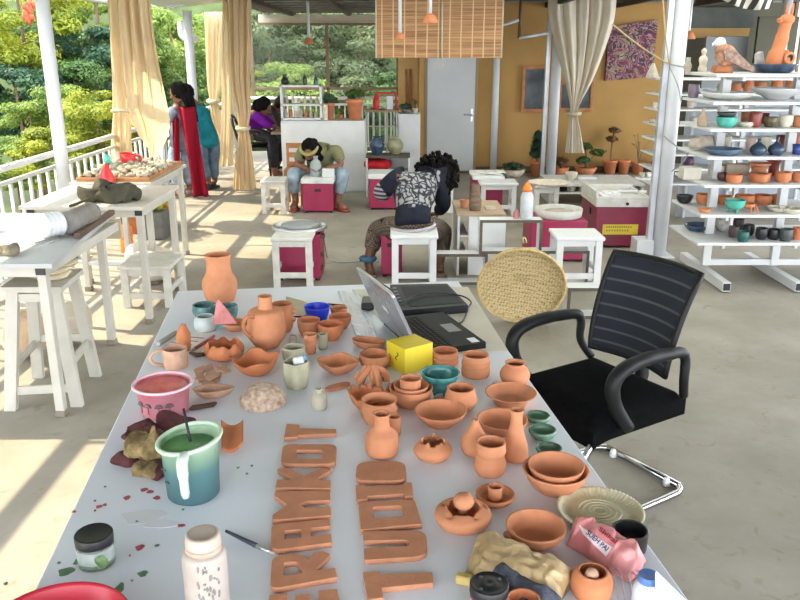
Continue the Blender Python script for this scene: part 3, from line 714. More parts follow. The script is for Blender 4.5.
def leafplant(name,label,x,y,z,pot_r,pot_h,potm,fol,fr,fh,n,kind,leaf=.05,group='potted plants',square=False,bowl=False):
    t = thing(name,label,'plant',(x,y,z),group)
    if square: part('pot', MB().box(x-pot_r,y-pot_r,z,x+pot_r,y+pot_r,z+pot_h,.01), potm, t)
    elif bowl: part('pot', MB().lathe((x,y,z),inner([(pot_r*.55,0),(pot_r*.8,pot_h*.4),(pot_r,pot_h)],.012,pot_h*.6),26), potm, t)
    else: part('pot', MB().lathe((x,y,z),inner([(pot_r*.72,0),(pot_r*.9,pot_h*.8),(pot_r*1.03,pot_h*.82),(pot_r*1.03,pot_h)],.012,pot_h*.8),26), potm, t)
    part('soil', MB().lathe((x,y,z+pot_h*.75),[(0,0),(pot_r*.82,0),(pot_r*.8,.012),(0,.02)],18), wood_d, t)
    mb = MB(); st = MB()
    if fol=='bush':
        for i in range(n):
            v=Vector((R.gauss(0,1),R.gauss(0,1),R.gauss(0,.9))); v.normalize()
            p=Vector((x,y,z+pot_h+fh/2))+Vector((v.x*fr,v.y*fr,v.z*fh/2))*R.uniform(.4,1)
            leafq(mb,p,v,leaf)
        for i in range(6):
            st.tube([(x,y,z+pot_h*.8),(x+R.uniform(-fr,fr)*.6,y+R.uniform(-fr,fr)*.6,z+pot_h+fh*.7)],.006,5)
    elif fol=='spike':
        st.tube([(x,y,z+pot_h*.8),(x,y,z+pot_h+fh)],[.015,.006],6)
        for i in range(n):
            a=R.uniform(0,6.28); k=R.uniform(.05,1); p=Vector((x,y,z+pot_h+fh*k)); v=Vector((math.cos(a),math.sin(a),.8)).normalized()
            L=fr*(1.2-k*.75); leafq(mb,p+v*L*.6,v,leaf)
            leafq(mb,p+v*L,v,leaf)
    elif fol=='tiers':
        for k,(dx,kz) in enumerate(n):
            c=Vector((x+dx,y,z+pot_h+fh*kz))
            st.tube([(x,y,z+pot_h*.8),(x+dx*.4,y,z+pot_h+fh*kz*.5),c],.010,6,smooth=3)
            for i in range(110):
                v=Vector((R.gauss(0,1),R.gauss(0,1),R.gauss(0,1))); v.normalize()
                leafq(mb,c+Vector((v.x*fr,v.y*fr,v.z*fr*.42))*R.uniform(.5,1),v,leaf)
    elif fol=='twigs':
        for i in range(n):
            a=R.uniform(0,6.28); rr=fr*R.uniform(.2,1); e=Vector((x+rr*math.cos(a),y+rr*math.sin(a),z+pot_h+fh*R.uniform(.5,1)))
            st.tube([(x,y,z+pot_h*.8),(x+rr*.3*math.cos(a),y+rr*.3*math.sin(a),z+pot_h+fh*.4),e],[.008,.003],5,smooth=3)
            leafq(mb,e,Vector((0,0,1)),leaf)
    if len(mb.b.verts): part('leaves', mb, LM[kind] if isinstance(kind,str) else kind, t)
    if len(st.b.verts): part('stem', st, bark, t)
    return t
def leafq(mb,p,nrm,l):
    nrm=(nrm+Vector((R.uniform(-.6,.6),R.uniform(-.6,.6),R.uniform(-.2,.8)))).normalized()
    t=nrm.orthogonal().normalized(); t=Matrix.Rotation(R.uniform(0,6.28),3,nrm)@t; u=nrm.cross(t); l*=R.uniform(.7,1.3)
    mb.b.faces.new([mb.b.verts.new(v) for v in (p-t*l,p+u*l*.42,p+t*l,p-u*l*.42)])
gpot = M('grey_pot',(.13,.13,.12,1),.8,.2,12)
q=G(152,240); leafplant('potted_plant','green plant in a square grey pot under the second work table',q.x,q.y+.12,0,.12,.26,gpot,'bush',.17,.20,170,'yellow',.04,square=True)
q=G(166,229); leafplant('potted_plant','small plant in a terracotta pot behind the square grey pot',q.x-.1,q.y+.2,0,.15,.30,terra_o,'bush',.12,.14,90,'light',.04)
q=G(150,232); leafplant('potted_plant','leafy green plant at the railing behind the clay tray table',-2.65,8.0,0,.16,.3,terra_o,'bush',.28,.45,260,'yellow',.06)
q=G(193,197); 
# ---------------------------------------------------------------- potter's wheels and stools in the middle
slot_m = M('dark_slot',(.012,.012,.012,1),.6,.1,9)
def wheel_box(label, x0,x1,ytop,ybase, dep, white=0, m=magenta, slot=True, group='magenta potter\'s wheels'):
    p = G((x0+x1)/2,ybase); Y=p.y; a=D(x0,ytop,Y); b=D(x1,ybase,Y)
    zt=a.z
    t = thing('potters_wheel', label, 'potter\'s wheel', ((a.x+b.x)/2,Y+dep/2,0), group)
    part('cabinet', MB().box(a.x,Y,.02,b.x,Y+dep,zt-white,.006), m, t)
    for x in (a.x+.03,b.x-.03):
        for y in (Y+.03,Y+dep-.03): part('foot', MB().lathe((x,y,0),[(0,0),(.02,0),(.02,.02),(0,.02)],10), black_p, t)
    if white: part('splash_tray', MB().box(a.x-.015,Y-.015,zt-white,b.x+.015,Y+dep+.01,zt,.008), paint_w, t)
    if slot:
        cx=(a.x+b.x)/2; z=zt-white-(zt-white)*.22
        part('handle_slot', MB().box(cx-.035,Y-.006,z-.016,cx+.035,Y-.0005,z+.016,.004), slot_m, t)
    return t,Y,zt,a.x,b.x
# man's wheel
tM,YM,zM,mx0,mx1 = wheel_box('magenta potter\'s wheel box with a white top, in front of the seated man',302,333.5,178.5,213,.36,.06)
part('latch', MB().box((mx0+mx1)/2-.02,YM-.03,zM-.055,(mx0+mx1)/2+.02,YM-.0155,zM-.02), steel, tM)
potY('vase','grey-blue clay bottle the seated man is shaping on the wheel','vase',316,YM+.17,zM+.001,20,[(0,9),(.15,11),(.5,11),(.75,8),(.85,4.5),(1,5.5)],M('wet_blue_grey_clay',(.30,.35,.35,1),.4,.1,10))
mb=MB(); bx(mb,322,169,334,178,YM+.06,.08,zmin=zM+.001); one('white_box','small white box with blue print beside the clay bottle on the wheel','box', mb, paint_w)
# near wheel with round pan
tW,YW,zW,wx0,wx1 = wheel_box('magenta potter\'s wheel with a round steel pan, behind the single white stool',274.5,321,235,281,.36,0)
q=Vector(((wx0+wx1)/2+.0,YW+.17,zW))
rp=27.5*sc(q)
part('splash_pan', MB().lathe(q,[(0,.001),(rp*.75,.001),(rp,.02),(rp*1.0,.045),(rp*.96,.045),(rp*.94,.025),(rp*.7,.012),(0,.012)],44), M('steel_pan',(.50,.51,.52,1),.3,.1,10,metal=.75), tW)
part('wheel_head', MB().lathe(q+Vector((0,0,.03)),[(0,0),(rp*.66,0),(rp*.66,.022),(rp*.64,.026),(0,.026)],40), M('grey_wheel_head',(.27,.28,.28,1),.5,.1,10), tW)
part('hinge', MB().box(wx1,YW+.04,.08,wx1+.018,YW+.10,.11).box(wx1,YW+.04,.19,wx1+.018,YW+.10,.22).box(wx1,YW+.1,zW-.05,wx1+.03,YW+.16,zW-.02), wood_d, tW)
pts=[Vector((wx1+.01,YW+.2,zW-.05)),G(327,256,.02),G(333,261,.006),G(345,262.5,.006),G(362,261,.006),G(378,262,.006)]
one('power_cable','thin grey cable running over the floor from the round-pan wheel','cable', MB().tube(pts,.006,6,smooth=6), greyc)
stool('white low stool in front of the round-pan potter\'s wheel', 293.5,289, 41,51.5, .30, m=paint_old)
stool('small worn white stool left of the seated man', 274,214.5, 24,34, .30, m=paint_old)
# woman's wheel, her stool
wheel_box('magenta potter\'s wheel in front of the person bending over, seen at their left',381,402,236,277,.42,0)
stool('white low stool under the person bending over in a patterned jacket', 414,290, 47,55, .30)
# second wheel by the wall cabinet
wheel_box('magenta potter\'s wheel with a white top behind the bending person\'s elbow',369,398,174,210,.40,.06)
# white panel cabinet behind the man
p=G(322,192); a=D(280.5,121,p.y); b=D(365.5,192,p.y)
t=thing('white_cabinet','long white cabinet behind the seated man','cabinet',((a.x+b.x)/2,p.y+.2,0))
zmid=D(300,154,p.y).z
part('body', MB().box(a.x,p.y+.012,0,b.x,p.y+.45,a.z), paint_w, t)
part('door', MB().box(a.x,p.y,.02,b.x,p.y+.011,zmid-.003), paint_w, t); part('door', MB().box(a.x,p.y,zmid+.003,b.x,p.y+.011,a.z-.02), paint_w, t)
YC=p.y; ZC=a.z
# chair back behind the man
t=thing('wooden_chair','wooden slat-back chair beside the seated man, by the white cabinet','chair',D(290,195,9.75))
ch=D(290,143,9.7); c0=D(288,200,9.7)
x0,x1=D(287.5,150,9.7).x,D(303,150,9.7).x
for x in (x0,x1): part('leg', MB().box(x-.015,9.69,.001,x+.015,9.72,ch.z), wood, t)
for x in (x0,x1): part('leg', MB().box(x-.015,9.42,.001,x+.015,9.45,.40), wood, t)
part('seat', MB().box(x0-.02,9.40,.40,x1+.02,9.74,.425), wood, t)
for k in (0,1,2): part('back_slat', MB().box(x0,9.695,ch.z-.06-.11*k,x1,9.715,ch.z-.11*k), wood, t)
# small pot rack on the cabinet
Yr=YC+.12; a=D(279.5,85,Yr); b=D(322.5,120,Yr)
t=thing('pot_rack','small white open rack with rows of little pots, on the white cabinet','rack',((a.x+b.x)/2,Yr+.1,ZC))
rw=paint_w
for x in (a.x,b.x-.03): part('post', MB().box(x,Yr,ZC+.001,x+.03,Yr+.2,a.z), rw, t)
lv=[D(300,118,Yr).z, D(300,104,Yr).z, a.z]
for z in lv: part('shelf', MB().box(a.x,Yr,z-.025,b.x,Yr+.2,z), rw, t)
for k in range(7):
    potY('small_pot','tiny dark clay pot on the lowest shelf of the white pot rack','pot',286+k*5.0,Yr+.08,lv[0]+.001,7+R.uniform(-1,1.5),[(0,2.5),(.4,4),(.8,2.6),(1,2.2)],[clay_grey,terra_d,stone_glaze][k%3],'tiny pots on the lowest shelf of the pot rack',.003,14)
for k in range(6):
    potY('small_pot','tiny pale clay pot on the middle shelf of the white pot rack','pot',287+k*6,Yr+.1,lv[1]+.001,6+R.uniform(-1,1.5),[(0,2.5),(.4,3.6),(.8,2.4),(1,2.4)],[clay_grey,stone_glaze][k%2],'tiny pots on the middle shelf of the pot rack',.003,14)
potY('kettle','squat black pot on top of the white pot rack at its left end','pot',285,Yr+.1,lv[2]+.001,10,[(0,6),(.3,8.5),(.6,6),(.75,4.2),(1,4.6)],black_glaze)
potY('bottle','dark bottle on top of the white pot rack, middle one','bottle',305,Yr+.1,lv[2]+.001,10,[(0,4),(.6,4),(.8,2),(1,2)],black_glaze)
potY('bottle','dark bottle on top of the white pot rack, right one','bottle',316,Yr+.1,lv[2]+.001,9,[(0,4.4),(.5,4.4),(.8,2.2),(1,2.2)],blue_glaze)
def wplant(name,label,px,Y,z,wpx,hpx,fol,fr,fh,n,kind,leaf,bowl=False,m=None):
    zc=Y*CT-(z-CAMH)*ST; s=zc/F
    return leafplant(name,label,(px-400)*s,Y,z,wpx/2*s,hpx*s,m or terra_o,fol,fr*s,fh*s,n,kind,leaf,bowl=bowl)
wplant('potted_plant','green plant in a smaller terracotta pot on the white cabinet beside the rack',330,YC+.25,ZC+.001,10,16,'bush',8,9,70,'dark',.05)
wplant('potted_plant','green plant in a large terracotta pot at the right end of the white cabinet',355,YC+.22,ZC+.001,17,20,'bush',11,10,90,'mid',.05)
wplant('potted_plant','little green seedling pot between the two terracotta pots on the white cabinet',341,YC+.25,ZC+.001,5,5,'bush',4,6,40,'light',.035)
potY('jar','slim pale jar with yellow flowers right of the pot rack','jar',325.5,YC+.15,ZC+.001,15,[(0,5),(.5,5.5),(1,5)],clay_pale)
# right part: rail shelf with red things, white cabinet, vases on an open box shelf
Yk=11.9; z0=D(380,110,Yk).z
t=thing('side_counter','narrow brown counter with white grid front by the far railing','counter',(D(385,110,Yk).x,Yk+.2,0))
part('top', MB().box(D(364,110,Yk).x,Yk,z0-.03,D(399,110,Yk).x,Yk+.35,z0), board, t)
gr=MB()
for px in (366,373,380,387,394): gr.tube([(D(px,120,Yk).x,Yk+.03,.002),(D(px,120,Yk).x,Yk+.03,z0-.03)],.013,6)
for k in (.25,.5,.75): gr.tube([(D(366,120,Yk).x,Yk+.03,z0*k),(D(394,120,Yk).x,Yk+.03,z0*k)],.010,6)
part('grid_front', gr, paint_w, t)
mb=MB().lathe((D(376,105,Yk).x,Yk+.12,z0+.001),[(0,0),(.045,0),(.05,.01),(.05,.15),(.02,.19),(.02,.22),(0,.22)],18)
one('red_bottle','red bottle standing on the brown side counter at the back','bottle', mb, plas_red)
a=D(378,93,Yk+.15); b=D(396,95,Yk+.15)
t=thing('red_rack','low red wire rack with a white box on the brown side counter at the back','rack',((a.x+b.x)/2,Yk+.2,z0))
part('frame', MB().tube([(a.x,Yk+.15,z0+.001),(a.x,Yk+.15,a.z),(b.x,Yk+.15,a.z),(b.x,Yk+.15,z0+.001)],.02,8), plas_red, t)
part('white_box', MB().box(D(386.5,100,Yk).x,Yk+.1,z0+.001,D(393,100,Yk).x,Yk+.2,z0+.19), plas_white, t)
Yd=11.3; a=D(398,114,Yd); b=D(420,170,Yd)
t=thing('white_locker','tall white locker left of the door','locker',((a.x+b.x)/2,Yd+.2,0))
part('body', MB().box(a.x,Yd,0,b.x,Yd+.4,a.z), paint_w, t)
part('door', MB().box(a.x+.01,Yd-.015,.05,b.x-.01,Yd-.001,a.z*.45), paint_w, t); part('door', MB().box(a.x+.01,Yd-.015,a.z*.46,b.x-.01,Yd-.001,a.z-.02), paint_w, t)
wplant('potted_plant','dark leafy plant in a low grey pot on the white locker',406,Yd+.15,a.z+.001,10,4,'bush',7,6,60,'dark',.04,True,gpot)
wplant('potted_plant','small plant in a white cup on the white locker',415,Yd+.15,a.z+.001,6,5,'twigs',4,8,8,'mid',.05,False,paint_w)
Yb=10.0; a=D(365.5,156,Yb); b=D(410,196,Yb)
t=thing('open_box_shelf','white open box shelf holding red cloth, two vases on top','shelf',((a.x+b.x)/2,Yb+.2,0))
part('top', MB().box(a.x,Yb,a.z-.025,b.x,Yb+.35,a.z), dark_edge, t)
for x in (a.x,b.x-.025): part('side_panel', MB().box(x,Yb,.001,x+.025,Yb+.35,a.z-.025), paint_w, t)
zsh=D(380,172,Yb).z
part('shelf', MB().box(a.x+.025,Yb+.01,zsh-.02,b.x-.025,Yb+.34,zsh), paint_w, t)
part('back_panel', MB().box(a.x+.025,Yb+.33,.001,b.x-.025,Yb+.35,a.z-.025), paint_w, t)
one('red_cloth','folded bright red cloth inside the white open box shelf','cloth', lump((D(378,166,Yb).x,Yb+.16,zsh+.072),(.17,.12,.085),.04,9,6), M('red_cloth',(.50,.012,.02,1),.9,.2,12,.3,60))
potY('vase','round dark blue-black vase on the open box shelf','vase',377,Yb+.15,a.z+.001,18,[(0,7),(.2,12),(.5,15),(.8,11),(.9,7),(1,8.5)],blue_glaze)
potY('vase','round olive vase on the open box shelf, right of the dark one','vase',395,Yb+.17,a.z+.001,18,[(0,8),(.2,13),(.48,17),(.78,12),(.9,6.5),(1,7)],M('olive_glaze',(.22,.21,.12,1),.4,.25,12))
mb=MB(); bx(mb,405,69,407,110,13.36,.039); bx(mb,409,69,411.5,110,13.36,.039); one('wooden_lattice','narrow reddish wooden frame on the pale recess wall left of the door','lattice', mb, wood)
mb=MB(); p=G(443,213); bx(mb,430,168,453,213,p.y,.3,zmin=.001)
one('white_box_unit','plain white box unit behind the bending person\'s head','cabinet', mb, paint_w)
# ---------------------------------------------------------------- middle right: low shelves, stations
# bookcase with brown top
p=G(462,276); Y0=p.y; a=D(458,206,Y0); b=D(504,275,Y0)
zt=D(470,214,Y0).z
t=thing('low_bookcase','low white bookcase with a brown board top, holding a coiled brown vase','bookcase',((a.x+b.x)/2,Y0+.3,0))
part('top_board', MB().box(a.x-.01,Y0,zt-.02,b.x,Y0+.62,zt), board, t)
part('side_panel', MB().box(a.x,Y0+.01,.001,a.x+.02,Y0+.6,zt-.02), paint_w, t)
part('side_panel', MB().box(b.x-.02,Y0+.01,.001,b.x,Y0+.6,zt-.02), paint_w, t)
part('front_panel', MB().box(a.x+.09,Y0+.01,.001,b.x-.02,Y0+.03,zt-.02), paint_w, t)
for k in (.3,.62): part('shelf', MB().box(a.x+.02,Y0+.02,zt*k,a.x+.09,Y0+.58,zt*k+.015), paint_w, t)
potY('cup','small terracotta cup at the left edge of the brown-topped bookcase','cup',464,Y0+.28,zt+.001,8,[(0,6.5),(.6,8),(1,8.5)],terra)
potY('vase','coiled dark brown clay vase on the brown-topped bookcase','vase',475,Y0+.16,zt+.001,26,[(0,11),(.2,13),(.3,12),(.4,12.6),(.5,10.5),(.6,10.8),(.7,8.5),(.8,9),(1,8)],M('brown_clay',(.17,.11,.07,1),.85,.25,20,.4,80))
one('clay_slab','thin grey slab lying on the brown-topped bookcase','slab', MB().box(D(488,212,Y0).x,Y0+.14,zt+.001,D(499,212,Y0).x,Y0+.3,zt+.012), clay_grey)
# stepped box shelf (three open boxes with plywood edges)
def openbox(x0,y0,x1,y1,Y,dep,t,zmin=None):
    a,b=D(x0,y0,Y),D(x1,y1,Y); z0=b.z if zmin is None else zmin; th=.022
    o=MB().box(a.x,Y,a.z-th,b.x,Y+dep,a.z).box(a.x,Y,z0,b.x,Y+dep,z0+th).box(a.x,Y,z0+th,a.x+th,Y+dep,a.z-th).box(b.x-th,Y,z0+th,b.x,Y+dep,a.z-th)
    nm=part('open_box', o, paint_w, t)
    e=MB().box(a.x,Y-.003,a.z-th,b.x,Y-.0005,a.z,0).box(a.x,Y-.003,z0,b.x,Y-.0005,z0+th,0).box(a.x,Y-.003,z0+th,a.x+th,Y-.0005,a.z-th,0).box(b.x-th,Y-.003,z0+th,b.x,Y-.0005,a.z-th,0)
    part('plywood_edge', e, dark_edge, nm)
    return a,b,z0
Y1=G(436,285).y
t=thing('stepped_box_shelf','white stepped shelf of three open boxes with dark plywood edges','shelf',(D(510,280,Y1).x,Y1+.15,0))
a1,b1,_=openbox(433,254,487,285,Y1,.13,t,.001)
a2,b2,_=openbox(480,220,541,258,Y1,.13,t, a1.z+.0005)
a3,b3,_=openbox(533,251,587,290,Y1,.13,t,.001)
ZB=a2.z
p=G(600,319); 
t=thing('open_box','low white open box with dark plywood edges behind the woven tray','box',(D(590,300,p.y).x,p.y+.2,0))
openbox(568,288,602,319,p.y,.14,t,.001)
# spray bottle and pink pot on the stepped shelf
Ys=Y1+.065
q=D(526,220,Ys); s=sc(q)
t=one('spray_bottle','clear plastic bottle with an orange cap on the stepped box shelf','bottle', MB().lathe((q.x,Ys,ZB+.001),[(0,0),(6.2*s,0),(6.5*s,.01),(6.5*s,22*s),(5*s,26*s),(3*s,27*s),(0,27*s)],24), M('grey_clear_plastic',(.45,.47,.48,1),.2,.12,20))
part('cap', MB().lathe((q.x,Ys,ZB+.001+27*s),[(0,0),(4.5*s,0),(4.7*s,3*s),(3*s,6*s),(1.5*s,9*s),(0,9.5*s)],20), plas_orange, t)
potY('small_jar','small pink jar beside the clear bottle on the stepped box shelf','jar',516,Ys,ZB+.001,9,[(0,6),(.6,6),(.75,4),(1,4)],M('dusty_pink',(.40,.16,.15,1),.6,.15,12))
# wheel station behind
wheel_box('magenta potter\'s wheel with a cluttered white top beside the thin pole',474,502,176,212,.5,.045,group='magenta potter\'s wheels')
q=G(488,212); zt2=D(488,176,q.y).z
mb=MB()
for i in range(6): mb.box(q.x-.2+.06*i,q.y+.08+.03*(i%3),zt2+.001+.012*(i%2),q.x-.1+.06*i,q.y+.28+.03*(i%3),zt2+.012+.012*(i%2))
one('paper_stack','loose papers and tools piled on the cluttered wheel top','papers', mb, paper)
stool('white low stool with a magenta box behind it, left of the clear bottle', 498,216, 38,33, .30)
# round white pan wheel
tR,YR,zR,rx0,rx1=wheel_box('magenta potter\'s wheel with a deep round white pan behind the stepped shelf',531,585,221,262,.42,0,slot=False)
q=Vector((D(558,222,YR+.2).x,YR+.2,zR)); rp=23*sc(q)
part('splash_pan', MB().lathe(q,[(0,.001),(rp*.9,.001),(rp,.01),(rp*1.02,.075),(rp*.97,.075),(rp*.95,.02),(0,.02)],44), paint_old, tR)
part('wheel_head', MB().lathe(q+Vector((0,0,.021)),[(0,0),(rp*.6,0),(rp*.6,.03),(0,.03)],36), clay_grey, tR)
stool('white low stool in front of the big boxed wheel, nearest the office chair', 577,290, 48,53, .30)
# white station table
Yt=9.4; a=D(551,186,Yt); b=D(642,222,Yt)
t=thing('station_table','long white station table with an open front, in front of the wall pots','table',((a.x+b.x)/2,Yt+.3,0))
zt3=D(580,184,Yt).z
part('tabletop', MB().box(a.x,Yt,zt3-.03,b.x,Yt+.75,zt3), paint_old, t)
part('side_panel', MB().box(a.x+.01,Yt+.02,.001,a.x+.035,Yt+.7,zt3-.03), paint_w, t)
part('side_panel', MB().box(b.x-.035,Yt+.02,.001,b.x-.01,Yt+.7,zt3-.03), paint_w, t)
part('shelf', MB().box(a.x+.035,Yt+.03,.14,b.x-.035,Yt+.7,.16), paint_old, t)
part('back_panel', MB().box(a.x+.035,Yt+.68,.16,b.x-.035,Yt+.7,zt3-.03), M('pale_grey_panel',(.42,.42,.40,1),.6,.08,5), t)
potY('cup','cream cup on the long white station table','cup',571,Yt+.3,zt3+.001,8,sz(BOWL,12),cream_glaze)
one('white_bar','white plastic bar lying on the long white station table','bar', MB().obox((D(587,180,Yt+.35).x,Yt+.35,zt3+.016),(.22,0,0),(0,.05,0),(0,0,.03)), plas_white)
for k,px in enumerate((571,582)):
    potY('clay_jar','dark clay jar on the lower shelf of the station table, '+('left' if k==0 else 'right')+' one','jar',px,Yt+.12,.161,9,[(0,7),(.5,9),(1,7)],clay_grey,'jars on the station table shelf')
stool('plain white stool left of the long white station table', 545,228, 24,42, .3, m=paint_old)
one('round_tray','round grey metal tray on the plain white stool left of the station table','tray', MB().lathe((G(549,228).x,G(549,228).y+.15,D(549,186,G(549,228).y).z+.001),[(0,0),(.2,0),(.22,.018),(.215,.02),(.19,.008),(0,.008)],32), clay_pale)
# big boxed wheel
p=G(615,248); Y2=p.y; a=D(597,203,Y2); b=D(645,248,Y2)
zt4=D(620,207,Y2).z; ztop=D(620,197,Y2).z
t=thing('boxed_wheel','large maroon boxed potter\'s wheel with a yellow label, behind the office chair','potter\'s wheel',((a.x+b.x)/2,Y2+.3,0))
part('cabinet', MB().box(a.x,Y2,.02,b.x,Y2+.62,zt4,.006), maroon, t)
tr=part('splash_tray', MB().box(a.x-.01,Y2-.012,zt4,b.x+.01,Y2+.63,ztop-.03).box(a.x-.01,Y2-.012,ztop-.03,b.x+.01,Y2+.01,ztop).box(a.x-.01,Y2+.6,ztop-.03,b.x+.01,Y2+.63,ztop+.02).box(a.x-.01,Y2+.01,ztop-.03,a.x+.012,Y2+.6,ztop+.05).box(b.x-.012,Y2+.01,ztop-.03,b.x+.01,Y2+.6,ztop), paint_old, t)
u,v=D(603,224.5,Y2-.005),D(637.5,234.5,Y2-.005)
lb=part('label_plate', MB().box(u.x,Y2-.006,v.z,v.x,Y2-.0005,u.z,0), M('yellow_label',(.62,.48,.03,1),.5,.06,9), t, 'yellow label plate on the front')
tx=MB()
for k,yy in enumerate((227,230.5)):
    n=12 if k==0 else 9
    for i in range(n):
        c=D(607+i*(2.2 if k==0 else 2.6),yy,Y2-.007); tx.box(c.x-.006,Y2-.0075,c.z-.008,c.x+.004,Y2-.0062,c.z+.008,0)
part('lettering', tx, M('label_ink',(.10,.07,.02,1),.6,.1,9), lb)
part('knob', MB().tube([(D(626,214,Y2).x,Y2-.03,ztop-.06),(D(626,214,Y2).x,Y2-.012,ztop-.06)],.014,12), black_p, t)
part('side_socket', MB().box(a.x-.012,Y2+.2,.28,a.x-.001,Y2+.26,.34), black_p, t)
for x in (a.x+.04,b.x-.04): part('caster', MB().lathe((x,Y2+.05,0),[(0,0),(.022,0),(.022,.02),(0,.02)],12), black_p, t)
mb=MB()
for i in range(4): mb.box(D(599+4.5*i,200,Y2+.2).x,Y2+.12+.02*i,ztop-.029,D(606+4.5*i,200,Y2+.2).x,Y2+.3,ztop-.005+.012*(i%2))
one('white_parts_box','open white box of small blue and white parts on the boxed wheel','box', mb, plas_white)
one('white_lid_bar','long white bar lying across the boxed wheel tray','bar', MB().obox((D(634,199,Y2+.3).x,Y2+.38,ztop-.01),(.26,-.05,0),(.01,.04,0),(0,0,.02)), plas_white)
# framed dark panels and painting on the wall
def framed(label,x0,y0,x1,y1):
    Y=12.18; a,b=D(x0,y0,Y),D(x1,y1,Y)
    t=thing('framed_panel',label,'framed panel',((a.x+b.x)/2,Y,b.z),'framed dark panels on the ochre wall')
    part('panel', MB().box(a.x+.03,12.17,b.z+.03,b.x-.03,12.185,a.z-.03,0), M('slate_glass',(.035,.045,.055,1),.35,.7,3,col2=(.12,.14,.15,1)), t)
    part('frame', MB().box(a.x,12.15,b.z,b.x,12.19,b.z+.045).box(a.x,12.15,a.z-.045,b.x,12.19,a.z).box(a.x,12.15,b.z+.045,a.x+.045,12.19,a.z-.045).box(b.x-.045,12.15,b.z+.045,b.x,12.19,a.z-.045), wood, t)
framed('tall dark panel in a wooden frame, left of the white pole on the ochre wall',522.5,66,549,112)
framed('dark panel in a wooden frame behind the knotted curtain',559,81,592,111)
m,nt,bs,out=newmat('floral_canvas'); tc=node(nt,'ShaderNodeTexCoord')
v=node(nt,'ShaderNodeTexNoise',i_Scale=3.2,i_Detail=9,i_Distortion=3.2); nt.links.new(tc.outputs['Object'],v.inputs['Vector'])
c=ramp(nt,v.outputs['Fac'],[(.34,(.012,.008,.012,1)),(.43,(.16,.012,.04,1)),(.465,(.42,.20,.22,1)),(.49,(.02,.012,.015,1)),(.55,(.03,.015,.02,1)),(.575,(.40,.32,.28,1)),(.60,(.24,.03,.06,1)),(.66,(.22,.22,.03,1))])
nt.links.new(c,bs.inputs['Base Color']); bs.inputs['Roughness'].default_value=.6
Yp=12.14; pa,pb=D(609.5,23,Yp),D(652.5,81,Yp)
one('painting','unframed abstract floral painting in pinks and black on the ochre wall','painting', MB().slab([(pa.x,Yp,pa.z-.05),(pb.x,Yp,pa.z+.04),(pb.x,Yp,pb.z+.06),(pa.x,Yp,pb.z)],(0,.059,0)), m)
# plants along the wall
def fp(px,py): return G(px,py)
def floorplant(label,px,py,wpx,hpx,fol,fr,fh,n,kind,leaf,bowl=False,m=None):
    p=G(px,py); s=sc(p); return leafplant('potted_plant',label,p.x,p.y-.02,0,wpx/2*s,hpx*s,m or terra_o,fol,fr*s,fh*s,n,kind,leaf,'potted plants along the ochre wall',bowl=bowl)
red_leaf=leaf_mat('reddish_leaves',(.10,.04,.015,1),(.22,.10,.04,1),(.30,.20,.07,1))
floorplant('low dark bonsai in a wide pale bowl by the thin pole',513,177,24,8,'bush',11,7,90,'dark',.04,True,clay_pale)
floorplant('tall dark green plant in a terracotta pot left of the white pole',536,176,14,15,'spike',7,26,150,'dark',.06)
floorplant('bushy reddish plant in a terracotta bowl right of the white pole',560,176,17,9,'bush',8,13,120,red_leaf,.04,True)
floorplant('two-tiered bonsai in a wide terracotta bowl under the knotted curtain',585,175,22,8,'tiers',8,20,[(-.04,.35),(-.02,1.05),(.16,.75)],'mid',.04,True)
floorplant('slender reddish tree in a terracotta pot, left of the plain pot',609,174,14,14,'tiers',6,30,[(0,.7),(.02,.98)],red_leaf,.04)
q=G(623,174); potY('flower_pot','empty terracotta flower pot between two potted plants by the wall','pot',623,q.y,.001,14,[(0,9),(.8,12),(.82,13),(1,13)],terra_o,raw=True)
floorplant('leafless twiggy plant in a terracotta pot by the ochre wall',637,174,13,12,'twigs',13,32,9,'mid',.03)
floorplant('small plant in a terracotta pot beside the pottery shelves',655,174,11,12,'bush',5,8,60,'mid',.04)
# ---------------------------------------------------------------- pottery shelves
LV=[1.596,1.402,1.211,1.009,.802,.576,.361]
t=thing('pottery_shelf','white metal shelf unit with seven boards of pottery on the right','shelf',(3.2,6.3,0))
for k,z in enumerate(LV):
    part('shelf_board', MB().box(2.26,5.95,z-.022,4.3,6.62,z), paint_w, t)
for x in (2.47,3.02,3.95):
    u=part('upright', MB().box(x-.032,6.27,.1,x+.032,6.33,LV[0]-.022), paint_w, t)
    part('foot', MB().slab([(x-.03,5.83,.012),(x+.03,5.83,.012),(x+.03,6.80,.012),(x-.03,6.80,.012)],(0,0,.07)), paint_w, t)
    part('end_cap', MB().box(x-.026,5.824,.02,x+.026,5.829,.075), black_p, t)
    for y in (5.88,6.74): part('foot_pad', MB().lathe((x,y,0),[(0,0),(.02,0),(.02,.012),(0,.012)],10), black_p, t)
    for z in LV: part('bracket', MB().box(x-.012,5.97,z-.05,x+.012,6.27,z-.023), paint_w, t) if x<3.5 else None
part('crossbar', MB().box(2.44,6.28,.10,3.98,6.32,.15), paint_w, t)
LW=Matrix
